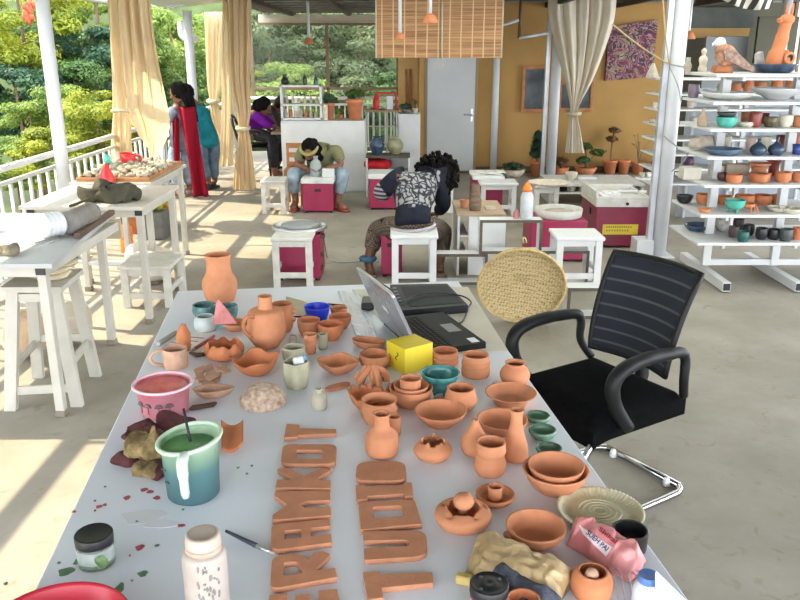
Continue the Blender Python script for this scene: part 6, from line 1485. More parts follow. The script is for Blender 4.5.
# jagged egg-like bowl
def jag(n,amp,top=.75):
    def fn(v,a,i):
        k=(math.sin(n*a)+.7*math.sin(n*2+5*a+1)+.5*math.sin(3*a))
        return Vector((v.x,v.y,v.z+(amp*k if v.z>top else 0)))
    return fn
C,h,f=ppx(225,362,345,[(0,24),(1,30)])
pot('jagged_bowl','round broken-rimmed terracotta bowl with jagged teeth','bowl',225,362,343,[(0,24),(.25,36),(.55,40),(.8,37),(1,31)],terra_o,fn=jag(8,.0055,h*.66),seg=56)
mb=MB().slab([Vector((x,0,z)) for x,z in ((-.042,0),(-.03,.075),(-.022,.088),(.012,.045),(.045,.0))],(0,.009,0))
for v in mb.b.verts: v.co=G(223,341,TZ+.001)+Vector((0,.045,.05))+Vector((v.co.x,v.co.y+v.co.z*.25,v.co.z))
for v in mb.b.verts: v.co.z-=.0
mb.box(-.0,-.0,-.0,.0001,.0001,.0001,0) if False else None
one('pink_shard','pink triangular glazed shard standing behind the jagged bowl','shard', mb.jitter(.003,30), M('pink_glaze',(.60,.20,.19,1),.5,.25,30,.3,80))
# wavy bowl
C,h,f=ppx(257,376,362,[(0,22),(1,40)])
def wavy(v,a,i):
    k=min(1,max(0,v.z/h))
    return Vector((v.x*(1+.10*k*math.sin(4*a+.5)),v.y*(1+.10*k*math.sin(4*a+.5)),v.z+k*k*.0075*math.sin(4*a+.6)+k*k*.007*math.cos(a-.4)))
pot('wavy_bowl','folded wavy-rimmed terracotta bowl right of the jagged one','bowl',257,376.5,358,[(0,20),(.2,30),(.6,39),(1,43)],terra_o,fn=wavy,seg=64)
# shards and boat dish
sh=[((194,371),(203,367),(208,369),(203,374),(196,376)),((203,368),(212,366),(214,369),(206,372)),((214,368),(224,369),(231,372),(226,374),(217,371)),((197,377),(204,375),(206,380),(199,383),(195,381)),((206,374),(215,372),(219,376),(210,381),(205,379)),((212,376),(222,374),(220,381),(211,384)),((203,381),(212,380),(217,384),(208,387),(202,386)),((222,366),(225,365.5),(226,368),(223,368))]
for i,pts in enumerate(sh):
    zz=TZ+.0005+(.010 if i in (4,) else 0)
    shard('shard',['flat clay shard at the far left of the shard pile','small clay shard at the back of the shard pile','long pinkish clay shard at the right of the shard pile','clay shard at the left of the shard pile','clay shard lying on top of the shard pile','clay shard at the middle right of the shard pile','clay shard at the front of the shard pile','tiny clay crumb behind the shard pile'][i],'shard',[(x,y,0) for x,y in pts],zz,.007,terra_p,'broken clay shards beside the pink tub',.003)
one('white_wrapper','crumpled white wrapper under the shards beside the pink tub','wrapper', MB().prism([(p.x,p.y) for p in (G(186,404,TZ),G(197,408,TZ),G(200,380,TZ),G(190,378,TZ))],TZ+.0002,TZ+.0004+.0), plas_white)
C,h,f=ppx(213,401,388,[(0,20),(1,38)])
pot('boat_dish','leaf-shaped pale clay dish right of the pink tub','dish',213,400.5,388,[(0,18),(.4,30),(1,38)],terra_p,sx=1.0,sy=.62,rz=.12,fn=lambda v,a,i: Vector((v.x*(1+.18*(math.cos(a)>.6)*math.cos(a)),v.y*(1-.35*max(0,math.cos(a))),v.z)))
one('stick','dark flat wooden stick lying in front of the leaf-shaped dish','stick', MB().obox((G(190,408,TZ+.006)+G(216,404,TZ+.006))/2,G(216,404,TZ+.006)-G(190,408,TZ+.006),(.004,.022,0),(0,0,.010)), wood_d)
pot('upturned_bowl','speckled clay bowl lying upside down, dome-shaped','bowl',264,412,386,[(0,46),(.28,46.5),(.55,42),(.8,33),(.95,23),(1,3)],speckle,closed=True)
o,C,h,f=pot('bottle','tiny cream stoneware bottle with a short neck','bottle',319.5,411,388,[(0,14),(.2,16.5),(.55,16),(.72,12),(.8,7.5),(.92,7.5),(1,9)],M('cream_stoneware',(.46,.42,.32,1),.5,.15,16))
def leafpts(a,b,w,n=14):
    a=Vector((a.x,a.y,0)); b=Vector((b.x,b.y,0)); d=b-a; x=Vector((-d.y,d.x,0)).normalized()
    return [tuple((a+d*(.5-.5*math.cos(t))+x*w*math.sin(t)*(1 if True else 0))[:2]) for t in [2*math.pi*k/n for k in range(n)]]
one('clay_leaf','flat leaf-shaped terracotta piece beside the tiny bottle','clay piece', MB().prism(leafpts(G(325,391.5,TZ),G(350,384.5,TZ),.018),TZ+.0005,TZ+.008), terra)
# square dish, oval dish, bowl
def sq(v,a,i):
    k=1+.13*math.cos(4*(a+.12)); return Vector((v.x*k,v.y*k,v.z))
pot('square_dish','rounded-square terracotta dish, deep, in front of the olive-grey cup','dish',338.5,375,360,[(0,17),(.25,26),(.65,35),(1,38.5)],terra,fn=sq,seg=56)
pot('oval_dish','oval terracotta dish left of the laptop lid','dish',369,351,340,[(0,22),(.4,32),(1,36)],terra,sy=.55,rz=-.35)
pot('bowl','terracotta bowl with scratched sides, left of the yellow box','bowl',375,370,353.5,[(0,20),(.22,28.5),(.4,29),(.5,31.5),(.75,31.5),(1,30)],terra)
# twisted clay figure and petal plate
q=G(370,388,TZ)
mb=MB()
for k in range(5):
    a=k*1.26; e=q+Vector((.035*math.cos(a),.02+.03*math.sin(a),0))
    mb.tube([e+Vector((0,0,.012)),e.lerp(q,.35)+Vector((0,.01,.04)),q+Vector((.012*math.cos(a+1),.02,.062)),e+Vector((.012,0,.045)),e+Vector((.02*math.cos(a+.6),0,.015))],.0105,8,smooth=4)
one('twisted_clay','knotted twist of terracotta coils left of the yellow box','clay piece', mb, terra)
C,h,f=ppx(366,412,396,[(0,20),(1,40)])
def petal(v,a,i):
    k=max(0,v.z/max(h,.001)); s=abs(math.sin(4.5*a))**.6
    return Vector((v.x*(1-.10*k*(1-s)),v.y*(1-.10*k*(1-s)),v.z-k*.010*(1-s)+k*.014*max(0,-math.cos(a))))
pot('petal_dish','scalloped petal-edged terracotta dish behind the wide jar','dish',368,411,394,[(0,20),(.4,32),(1,42)],terra_o,fn=petal,seg=90)
mb=MB()
q=G(384,398,TZ)
for k in range(4):
    b=q+Vector((-.03+.02*k,.004*k,0)); mb.lathe(b,[(0,.0),(.012,.001),(.014,.02),(.006,.05),(0,.062)],12,1,.5,rz=.5*k,tilt=(.2,-.3+.2*k))
one('petal_piece','upright cluster of clay petals beside the nested bowls','clay piece', mb, terra)
# yellow box
zt=TZ+.0003
A_,B_,Cc=G(394,371,TZ),G(404.7,374.5,TZ),G(433,366,TZ)
A_=G(393.2,363.5,TZ)
hb=D(404,349.5,B_.y).z-TZ
e1=(G(432.5,367,TZ)-B_); e2=(A_-B_)
e2=Vector((-e1.y,e1.x,0)).normalized()*e1.length*.92
bo=[B_,B_+e1,B_+e1+e2,B_+e2]
t=one('yellow_box','bright yellow cardboard cube beside the laptop','box', MB().prism([(p.x,p.y) for p in bo],zt,zt+hb), yellow_card)
m0=(B_+e2*.42); off=-e1.normalized()*.0008
fl=MB().tube([m0+e2*(.07*math.sin(k/8*6.2))+Vector((0,0,hb*(.42+.3*k/8)))+off for k in range(9)],.0016,6)
part('slit', fl, M('box_slit',(.05,.04,.01,1),.8,.1,9), t)
# jars right of the box
RIDGE=[(0,24.5),(.1,26.8),(.24,27.8),(.34,26),(.44,27.6),(.54,28),(.62,26),(.72,27.4),(.82,27.6),(.9,25.2),(1,26)]
pot('jar','ridged terracotta jar right of the yellow box','jar',444.6,368.5,350.5,RIDGE,terra)
pot('jar','ridged terracotta jar right of the laptop front corner, second from the yellow box','jar',475.3,379.5,354.5,[(0,27),(.12,28.6),(.36,28.6),(.44,27.2),(.52,28.6),(.66,28.2),(.72,26.6),(.85,26.4),(1,26)],terra)
pot('pot','round terracotta pot with a collar, at the table\'s right edge by the chair','pot',514.3,386,362.5,[(0,24),(.2,29),(.45,30),(.7,25),(.85,18.5),(.93,19),(1,21)],terra)
# nested stack
pot('bowl','large terracotta bowl at the bottom of the nested stack','bowl',411,409.5,386.5,[(0,26),(.15,31),(.5,40),(1,44)],terra)
C,h,f=ppx(411,409.5,386.5,[(0,26),(1,44)])
def inset(name,label,C,zb,h,prof,m): 
    s=sc(C+Vector((0,0,zb))); mb=MB().lathe(C+Vector((0,0,zb)),potprof(prof,lambda t:s,h,.004),40); return one(name,label,'bowl',mb,m,'pottery on the big white table')
inset('bowl','middle terracotta bowl of the nested stack',C,.012,h*.92,[(0,22),(.5,31),(1,35)],terra)
inset('cup','terracotta cup in the middle of the nested stack',C+Vector((-.002,-.003,0)),.022,h*1.12,[(0,19),(.5,20.5),(1,21.5)],terra)
o,C,h,f=pot('tripod_bowl','teal glazed conical bowl on a narrow tripod foot','bowl',440,397,372,[(0,8),(.2,13),(.45,26),(.8,37),(1,39.5)],teal_glaze)
for a in (-2.4,-.7,1.4):
    part('foot', MB().tube([C+Vector((.016*math.cos(a),.016*math.sin(a),.0006)),C+Vector((.028*math.cos(a),.028*math.sin(a),h*.42))],[.005,.010],8), teal_glaze, o)
one('white_card','small white card propped by the teal bowl','card', MB().slab([G(434,398,TZ+.001),G(443,398,TZ+.001),G(443,394,TZ+.022),G(436,394,TZ+.022)],(0,.006,0)), plas_white)
pot('pot','bell-shaped terracotta pot right of the teal bowl','pot',460.3,413.5,387.5,[(0,20),(.15,27),(.4,33),(.6,32),(.85,28),(1,28)],terra)
pot('bowl','wide-rimmed terracotta bowl right of the bell-shaped pot','bowl',510.2,409,392,[(0,32),(.35,35),(.6,40),(.9,50),(1,51.5)],terra)
one('white_clip','tiny white plastic clip left of the collared pot','clip', MB().tube([G(493,385,TZ+.004),G(494,380,TZ+.02),G(496.5,383,TZ+.012),G(495.5,386,TZ+.004)],.005,6,smooth=3), plas_white)
pot('bowl','shallow wide terracotta bowl in the middle of the table','bowl',440.4,429.5,409.5,[(0,27),(.2,33),(.6,46),(1,53)],terra)
# jar, bottle, cup
pot('jar','wide-mouthed terracotta jar behind the long-necked jug','jar',379.5,427,399,[(0,29),(.15,33),(.4,36),(.6,36),(.72,33.5),(.85,33.5),(1,36.5)],terra)
pot('cup','terracotta cup hidden behind the long-necked jug','cup',393.5,437,416,[(0,14),(.5,15),(1,15.5)],terra)
pot('bottle','terracotta bottle with a flared mouth, left of the jagged-mouthed pot','bottle',382,460,413.5,[(0,28),(.08,32),(.25,34),(.42,33.5),(.50,31),(.58,24),(.66,17.5),(.80,15),(.92,15.5),(1,18)],terra)
C,h,f=ppx(433,464,441,[(0,24),(1,23)])
pot('pot','squat round terracotta pot with a jagged mouth','pot',432.8,463.5,441.5,[(0,23),(.15,31),(.45,38.5),(.7,36),(.9,28),(1,23)],terra,fn=lambda v,a,i: Vector((v.x,v.y,v.z+(.006*math.sin(5*a)+.004*math.sin(9*a+1) if v.z>h*.93 else 0))),seg=60)
pot('gourd_bottle','teardrop terracotta bottle with a tiny opening','bottle',474.5,458,419.5,[(0,18),(.12,26),(.3,29),(.5,24),(.75,13),(.93,7),(1,6.5)],terra)
pot('bowl','terracotta bowl behind the tall-necked vase','bowl',501.5,437,418.5,[(0,30),(.25,39),(.6,47),(1,51)],terra)
pot('tumbler','waisted terracotta tumbler with thick bands','tumbler',489.5,478.5,441.5,[(0,27),(.12,31),(.3,32.5),(.48,29),(.58,27.5),(.7,31),(.85,30),(1,29.5)],terra)
pot('vase','tall-necked terracotta vase with a conical body','vase',514.5,463.5,409.5,[(0,23),(.08,26),(.25,25),(.45,19),(.65,13.5),(.85,11.5),(.94,13),(1,15)],terra)
# green small bowls
for cx,by,ty,w_,lab in ((537.5,424.5,415,25,'furthest of the three small green bowls at the table edge'),(542,441.5,429,28,'middle of the three small green bowls at the table edge'),(548.5,458.5,447.5,27,'nearest of the three small green bowls, hidden by the nested pair')):
    pot('small_bowl',lab,'bowl',cx,by,ty,[(0,w_*.6),(.4,w_*.88),(.75,w_),(1,w_*.95)],[green_glaze],wall=.004)
pot('bowl','large outer terracotta bowl of the nested pair at the right edge','bowl',554,497.5,468.5,[(0,35),(.1,39),(.5,55),(1,66)],terra)
C,h,f=ppx(554,497.5,468.5,[(0,35),(1,66)])
inset('bowl','inner terracotta bowl of the nested pair at the right edge',C+Vector((.001,.004,0)),.011,h*.97,[(0,32),(.5,47),(1,56)],terra)
o,C,h,f=pot('candle_holder','terracotta saucer with a small tube in its centre','candle holder',494.5,508.5,493.5,[(0,28),(.3,34),(.7,39),(1,39)],terra,wall=.005)
s=f(1); part('tube', MB().lathe(C+Vector((0,0,.0065)),inner([(7.5*s,0),(7*s,.018),(7.6*s,.034)],.003,.004),26), terra, o)
o,C,h,f=pot('pot','squat terracotta pot with a wide opening and notches around a clay mushroom','pot',462.5,535,507,[(0,38),(.2,50),(.5,57),(.78,54),(.95,42),(1,36)],terra,fn=lambda v,a,i: Vector((v.x,v.y,v.z-(.006*max(0,math.sin(5*a+.5))**4 if v.z>.04 else 0))))
s=f(1)
m_=one('clay_mushroom','rough clay mushroom standing in the squat notched pot','clay piece', MB().lathe(C+Vector((.0,.0,h*.50)),[(0,0),(.012,0),(.010,.026),(.021,.028),(.0245,.037),(.020,.048),(.010,.054),(0,.055)],26).jitter(.004,60), terra)
part('stem_base', MB().lathe(C+Vector((0,0,.008)),[(0,0),(.02,0),(.013,h*.50-.008),(0,h*.50-.008)],14), terra_p, m_)
o,C,h,f=pot('bowl','open terracotta bowl with a small lug, in front of the saucer with a tube','bowl',534.5,551,525,[(0,32),(.15,40),(.5,54),(1,61)],terra,wall=.005)
s=f(.6); part('lug', MB().ball(C+Vector((-27*s,-.014,h*.66)),(.014,.012,.009),10), terra, o)
def rad(v,a,i): return Vector((v.x,v.y,v.z+.0016*math.sin(60*a)*(1 if v.x*v.x+v.y*v.y>.0035 else 0)))
pot('plate','olive-cream plate with a finely ribbed rim and concentric rings, at the right edge','plate',598.5,529,509,[(0,58),(.22,70),(.55,80),(1,87)],plate_glaze,wall=.006,fn=rad,seg=240)
C,h,f=ppx(598.5,529,509,[(0,58),(1,87)])
ring=MB(); s=f(.3)
for k in (6,11,16,21): ring.tube([C+Vector((k*s*math.cos(a),k*s*math.sin(a),.0090)) for a in [6.283*i/40 for i in range(40)]],.0016,6,closed=True)
bpy.data.objects[[o.name for o in COL.objects if o.get('label','').startswith('olive-cream plate')][0]]
part('rings', ring, plate_glaze, [o for o in COL.objects if o.get('label','').startswith('olive-cream plate')][0])
o,C,h,f=pot('mug','matt black mug beside the pink foil bag','mug',628,556,529.5,[(0,31),(.1,34),(.9,36),(1,36.5)],black_glaze,wall=.005)
s=f(.5); handle(o,[C+Vector((-16*s,.012,h*.80)),C+Vector((-25*s,.02,h*.86)),C+Vector((-31*s,.025,h*.62)),C+Vector((-27*s,.022,h*.36)),C+Vector((-16*s,.012,h*.28))],.006,black_glaze)
# ---------------------------------------------------------------- laptop, black device, sheet
mt=[G(347,289.5,TZ),G(474,287,TZ),G(511,352,TZ),G(420,356,TZ)]
one('beige_sheet','beige sheet spread under the laptop at the far right of the table','sheet', MB().prism([(p.x,p.y) for p in (G(352,290,TZ),G(468,287.5,TZ),G(508,351,TZ),G(415,357,TZ))],TZ+.0005,TZ+.0025), mat_m)
one('plastic_film','crinkled clear film lying left of the laptop lid','film', MB().grid(lambda u,v: G(338+18*v+22*u, 292+44*v+3*u, TZ)+Vector((0,0,.003+.006*abs(noise.noise(Vector((u*5,v*9,0)))))),14,22,False,(0,0,.0008)), M('milky_film',(.62,.65,.70,1),.2,.06,12))
ff=Vector((.169,2.996,0)); fn_=Vector((.302,2.648,0)); pv=Vector((-.934,-.357,0))
hf=ff+pv*.248; hn=fn_+pv*.248; zb=TZ+.003
t=thing('laptop','open black laptop with a glossy grey lid, seen from behind the screen','laptop',((hf+fn_)/2+Vector((0,0,zb))))
part('base', MB().prism([(p.x,p.y) for p in (hf,ff,fn_,hn)],zb,zb+.022), M('black_laptop',(.008,.007,.007,1),.6,.3,30,spec=.2), t)
al=math.radians(66); lvv=pv*math.cos(al)*.238+Vector((0,0,math.sin(al)*.238)); nn=(pv*math.sin(al)-Vector((0,0,math.cos(al)))).normalized()
z0=Vector((0,0,zb+.020))
b0,b1=hf+z0,hn+z0
def lidpt(u,v): return b0.lerp(b1,u)+lvv*v
out=[lidpt(u,v) for u,v in ((0,0),(1,0),(1,.94),(.985,.985),(.95,1),(.05,1),(.015,.985),(0,.94))]
part('lid', MB().slab(out, nn*.012), M('glossy_grey_lid',(.20,.20,.22,1),.18,.15,6,spec=.8), t, 'glossy grey lid')
part('screen', MB().slab([lidpt(u,v)-nn*.0018 for u,v in ((.05,.08),(.95,.08),(.95,.94),(.05,.94))], nn*.0012), M('dark_screen',(.02,.022,.026,1),.1,.1,6), t)
ed=MB().tube([p+nn*.006 for p in out[2:]],.0062,6); part('lid_edge', ed, M('silver_edge',(.55,.52,.54,1),.3,.1,6,metal=.6), t)
lg=[lidpt(u,v)+nn*.0125 for u,v in ((.44,.46),(.56,.46),(.56,.54),(.44,.54))]
part('lid_badge', MB().slab(lg, nn*.0008), plas_white, t)
ky=MB(); dx=(hn-hf); 
for i in range(15):
    for j in range(6):
        p=hf+dx*(.06+.88*(i+.5)/15)-pv*(.030+.0185*j); ky.obox(p+Vector((0,0,zb+.0225)),dx.normalized()*.019,pv*.0145,(0,0,.003),.001)
part('keyboard', ky, M('key_brown_black',(.014,.010,.008,1),.65,.3,30,spec=.2), t)
p=hf+dx*.5-pv*.195; part('touchpad', MB().obox(p+Vector((0,0,zb+.0224)),dx.normalized()*.09,pv*.05,(0,0,.0012),.0005), M('touchpad',(.03,.028,.028,1),.3,.1,9), t)
p=hf+dx*.90-pv*.215; part('sticker', MB().obox(p+Vector((0,0,zb+.0226)),dx.normalized()*.045,pv*.03,(0,0,.0008),0), plas_white, t, 'white sticker near the corner')
part('hinge', MB().tube([hf.lerp(hn,.08)+z0,hf.lerp(hn,.25)+z0],.008,8).tube([hf.lerp(hn,.75)+z0,hf.lerp(hn,.92)+z0],.008,8), black_p, t)
q4=[G(390,284.5,TZ+.035),G(447,283.5,TZ+.035),G(468,305,TZ+.035),G(400,310.5,TZ+.035)]
t=thing('graphics_device','flat black electronic device with buttons behind the laptop','device',sum(q4,Vector())/4-Vector((0,0,.035-.003)))
part('body', MB().prism([(p.x,p.y) for p in q4],TZ+.003,TZ+.035), M('black_device',(.010,.0105,.012,1),.5,.4,14,spec=.25), t)
iv=[sum(q4,Vector())/4+(p-sum(q4,Vector())/4)*.80 for p in q4]; iv=[p+(q4[1]-q4[0])*.06 for p in iv]
part('pad', MB().prism([(p.x,p.y) for p in iv],TZ+.0352,TZ+.0365), M('pad_dark',(.016,.017,.02,1),.6,.3,20,spec=.2), t)
bt=MB()
for k in range(5):
    p=q4[0].lerp(q4[3],.18+.13*k)+(q4[1]-q4[0])*.05; bt.obox((p.x,p.y,TZ+.037),(.016,.004,0),(-.004,.016,0),(0,0,.004),.001)
part('button', bt, M('grey_button',(.16,.17,.18,1),.4,.1,9), t)
one('laptop_charger','small black power adapter behind the laptop lid','charger', MB().obox(G(368,303,TZ+.02),(.05,.0,0),(0,.10,0),(0,0,.03),.005), black_p)
one('cable','black cable looping over the flat black device and round its right side','cable', MB().tube([G(374,288,TZ+.03),G(381,284,TZ+.06),G(392,291,TZ+.05),G(399,302,TZ+.045),G(418,295,TZ+.047),G(440,293,TZ+.045),G(462,296,TZ+.035),G(471,302,TZ+.02),G(468,308,TZ+.008),G(462,322,TZ+.007),G(450,322,TZ+.007),G(447,315,TZ+.008),G(452,309,TZ+.008)],.0032,8,smooth=6), black_p)
# ---------------------------------------------------------------- glaze tubs on the left
def tub(C,prof,m,wall,seg=48): return MB().lathe(C,potprof(prof,lambda t:1,1,wall,raw=True) ,seg)
pinkp=M('pink_translucent_plastic',(.80,.20,.27,1),.35,.1,8,col2=(.85,.40,.46,1))
C,h,f=ppx(166,420,383,[(0,44),(1,52)])
pr=[(0,44),(.1,46),(.9,52),(.92,56),(1,57.5)]
t=one('pink_tub','pink plastic tub of pinkish-red glaze with a printed dandelion pattern','tub', MB().lathe(C,potprof(pr,f,h,.003,raw=True),52), pinkp)
s=f(.8); part('glaze', MB().lathe(C+Vector((0,0,h*.90)),[(0,0),(25.2*s,0),(24.8*s,.004),(16*s,.002),(0,.005)],40).jitter(.002,40), M('pink_red_glaze',(.80,.10,.10,1),.35,.2,30,.4,40,col2=(.85,.24,.20,1)), t)
part('rim', MB().tube([C+Vector((28.6*f(1)*math.cos(a),28.6*f(1)*math.sin(a),h)) for a in [6.283*k/48 for k in range(48)]],.0045,8,closed=True), M('milky_pink',(.74,.52,.58,1),.35,.08,8), t)
dn=MB()
for ang in (-2.35,-1.95,-1.5,-1.08):
    cx,cy=math.cos(ang),math.sin(ang); R0=48.6/2*f(.5)+.0008
    for k in range(9):
        a=math.pi*(.05+.9*k/8); u=.0115*math.cos(a); v=.0115*math.sin(a)
        p=C+Vector((cx*R0,cy*R0,h*.48))+Vector((-cy,cx,0))*u+Vector((cx*.002,cy*.002,v)); q=C+Vector((cx*R0,cy*R0,h*.46))+Vector((cx*.001,cy*.001,0))
        dn.tube([q,p],[.0012,.0026],5)
    dn.tube([C+Vector((cx*(R0-.001),cy*(R0-.001),h*.22)),C+Vector((cx*R0,cy*R0,h*.47))],.0012,5)
part('flower_print', dn, M('print_grey',(.16,.10,.12,1),.5,.2,20), t)
add_trans(pinkp,.35)
# maroon sponges and rags
mar=M('maroon_lump',(.075,.018,.020,1),.9,.4,40,.6,60); rag=M('tan_rag',(.22,.155,.065,1),.95,.5,40,.8,60)
def tl(px,py,r,seed,amp=.02): 
    p=G(px,py,TZ); return lump((p.x,p.y,TZ+r[2]*.8+.001),r,amp*1.3,26,seed,30)
one('maroon_lump','dark maroon clay lump left of the green jug, topmost','clay lump', tl(146,445,(.055,.05,.04),2), mar)
one('maroon_lump','dark maroon clay lump tucked behind the green jug','clay lump', tl(176,436,(.045,.04,.035),5), mar)
one('maroon_lump','dark maroon clay lump at the far left of the rags','clay lump', tl(127,464,(.035,.026,.018),7,.012), mar)
one('maroon_lump','dark maroon clay lump at the foot of the green jug','clay lump', tl(158,476,(.03,.03,.02),9,.012), mar)
one('tan_rag','tan crumpled rag lying over the maroon lumps','rag', tl(149,462,(.05,.035,.045),12,.025), rag)
one('tan_rag','tan crumpled rag at the front beside the green jug','rag', tl(147,478,(.035,.028,.022),15,.018), rag)
# green measuring jug
C,h,f=ppx(195,505,438,[(0,49),(1,58)])
pr=[(0,48),(.03,51),(.9,57),(.95,60),(1,62)]
def spout(v,a,i): 
    k=max(0,(v.z/h-.8)/.2); return Vector((v.x*(1+.0*k),v.y,v.z+k*.010*math.cos(a-.4)))
jugm,nt,bs,out_=newmat('blue_green_jug'); tc=node(nt,'ShaderNodeTexCoord'); sp=node(nt,'ShaderNodeSeparateXYZ'); nt.links.new(tc.outputs['Object'],sp.inputs[0])
mr=node(nt,'ShaderNodeMapRange'); mr.inputs['From Max'].default_value=h; nt.links.new(sp.outputs['Z'],mr.inputs['Value'])
nz=node(nt,'ShaderNodeTexNoise',i_Scale=20,i_Detail=4); nt.links.new(tc.outputs['Object'],nz.inputs['Vector'])
ad=node(nt,'ShaderNodeMath',operation='MULTIPLY_ADD'); nt.links.new(nz.outputs['Fac'],ad.inputs[0]); ad.inputs[1].default_value=.12; nt.links.new(mr.outputs[0],ad.inputs[2])
cc_=ramp(nt,ad.outputs[0],[(.1,(.13,.27,.30,1)),(.62,(.18,.36,.37,1)),(.72,(.26,.46,.36,1)),(1.0,(.50,.66,.48,1))]); nt.links.new(cc_,bs.inputs['Base Color']); bs.inputs['Roughness'].default_value=.3
add_trans(jugm,.45)
t=one('measuring_jug','translucent measuring jug half full of blue-green glaze, streaked inside','jug', MB().lathe(C,potprof(pr,f,h,.003,raw=True),56,fn=spout), jugm)
s=f(.9); part('glaze', MB().lathe(C+Vector((0,0,h*.85)),[(0,0),(28*s,0),(28*s,.003),(0,.004)],40).jitter(.002,40), M('green_glaze_liquid',(.12,.46,.10,1),.3,.5,14,.2,40,col2=(.30,.66,.27,1)), t)
part('inner_streaks', MB().lathe(C+Vector((0,0,h*.86)),[(27.6*s,0),(28.2*s,h*.1)],40), M('green_streaks',(.16,.42,.15,1),.35,.6,22,col2=(.42,.66,.38,1)), t)
part('rim', MB().tube([C+Vector((31*f(1)*math.cos(a),31*f(1)*math.sin(a),h+.010*math.cos(a-.4))) for a in [6.283*k/56 for k in range(56)]],.0055,8,closed=True), M('pale_green_rim',(.52,.66,.50,1),.35,.15,20), t)
hx=C+Vector((3*s,-27.5*s,0)); 
part('handle', MB().tube([hx+Vector((0,-.004,h*.95)),hx+Vector((.0,-.030,h*.93)),hx+Vector((0,-.034,h*.8)),hx+Vector((0,-.028,h*.40)),hx+Vector((.0,-.026,h*.30))],[.010,.0125,.0125,.010,.008],10,smooth=4), M('white_green_handle',(.60,.68,.62,1),.35,.1,9), t)
part('measure_mark', MB().obox(C+Vector((-.050,-.050,h*.62)),(.012,-.010,0),(.001,.001,0),(0,0,.003),0).obox(C+Vector((-.046,-.046,h*.38)),(.012,-.010,0),(.001,.001,0),(0,0,.003),0), M('mark_ink',(.04,.10,.12,1),.5,.1,9), t)
one('stirring_stick','dark stick standing in the green glaze of the jug','stick', MB().tube([C+Vector((.006,.01,h*.55)),C+Vector((-.004,.02,h*.85)),C+Vector((-.016,.03,h*1.42))],[.005,.004,.003],8), black_p)
mb=MB().grid(lambda u,v: G(222+22*u,432+17*u*0+22*v,TZ)+Vector((0,0,.003+.035*(u-.35)**2*4*.5+.02*(1-v)*(1-u))),12,8,True,(0,0,.006))
one('curved_shard','curved terracotta shard resting behind the green jug','shard', mb, terra_o)
# glass jar with black lid
glass,nt,bs,out_=newmat('clear_glass'); bs.inputs['Base Color'].default_value=(.93,.97,.95,1); bs.inputs['Roughness'].default_value=.03; bs.inputs['Transmission Weight'].default_value=.92; bs.inputs['IOR'].default_value=1.2
C,h,f=ppx(98.5,572,541,[(0,35),(1,34)])
t=one('glass_jar','small glass jar of green glaze with a black screw lid','jar', MB().lathe(C,potprof([(0,32),(.06,36),(.85,37),(.95,34),(1,32)],f,h,.003,raw=True),40), glass)
s=f(.3); part('glaze', MB().lathe(C+Vector((0,0,.006)),[(0,0),(16*s,0),(16.6*s,h*.22),(0,h*.24)],36), M('jar_green',(.12,.22,.12,1),.4,.3,20), t)
part('glaze_smear', MB().lathe(C+Vector((0,0,h*.3)),[(17.6*s,0),(17.7*s,h*.55)],36), M('smeared_glass',(.50,.56,.50,1),.4,.5,24,col2=(.66,.69,.70,1)), t)
part('label_patch', lump(C+Vector((.016,-.030,h*.42)),(.016,.005,.022),.006,40,3,14), M('jar_label_green',(.13,.22,.09,1),.6,.5,60), t)
R1=18.2*f(1)
part('lid', MB().lathe(C+Vector((0,0,h*.96)),[(0,0),(R1,0),(R1*1.02,.004),(R1*1.02,.019),(R1*.96,.022),(R1*.9,.0205),(0,.0205)],44), black_p, t, 'black screw lid')
# red basin at the lower left corner
C=G(57,655,TZ)
t=one('red_basin','red plastic basin cut off by the lower left corner','basin', MB().lathe(C,inner([(.095,0),(.125,.05),(.128,.055)],.003,.004),56), M('red_basin',(.42,.015,.035,1),.35,.12,8))
# white bottle
C,h,f=ppx(209.5,660,536,[(0,42),(1,36)])
C=G(209.5,618,TZ); zt=lambda py: D(209.5,py,C.y).z-TZ
s=sc(C+Vector((0,0,.1)))
H1=zt(551); 
t=one('white_bottle','white plastic bottle with a stained cap at the bottom of the view','bottle', MB().lathe(C,[(0,0),(21*s,0),(22*s,.006),(22*s,H1*.93),(20.5*s,H1*1.0),(17.5*s,H1*1.03),(0,H1*1.03)],44), M('stained_white',(.40,.325,.26,1),.45,.12,6,.1,30,col2=(.52,.48,.45,1)))
H2=zt(534)
part('neck', MB().lathe(C+Vector((0,0,H1*1.03)),[(0,0),(18*s,0),(18*s,.010),(0,.010)],36), M('stain_brown',(.50,.36,.28,1),.5,.25,20), t)
part('cap', MB().lathe(C+Vector((0,0,H1*1.03+.010)),[(0,0),(17.5*s,0),(17.8*s,.004),(16.8*s,.021),(14*s,.024),(11*s,.021),(0,.021)],40), M('cream_cap',(.48,.40,.33,1),.45,.1,12), t, 'cream screw cap')
lbm=MB(); 
for i in range(46):
    a=-1.25+R.uniform(-.45,.55); z=H1*R.uniform(.12,.95); p=C+Vector((22.1*s*math.cos(a),22.1*s*math.sin(a),z)); lbm.ball(p,(.0022,.0022,R.uniform(.002,.007)),5)
part('scuffs', lbm, M('scuff_grey',(.20,.19,.18,1),.7,.3,30), t)
# brush lying to the right of the bottle
b0,b1,b2,b3=G(226,531,TZ+.012),G(257,546,TZ+.006),G(270,551.5,TZ+.005),G(276,554,TZ+.004)
t=one('paint_brush','slim dark paint brush with a silver ferrule pointing at the letters','brush', MB().tube([b0,b1],[.0035,.0055],10), M('brush_navy',(.03,.035,.06,1),.3,.1,9))
part('ferrule', MB().tube([b1,b2],[.0055,.0045],10), steel, t); part('bristles', MB().tube([b2,b3],[.0045,.0008],10), clay_pale, t)
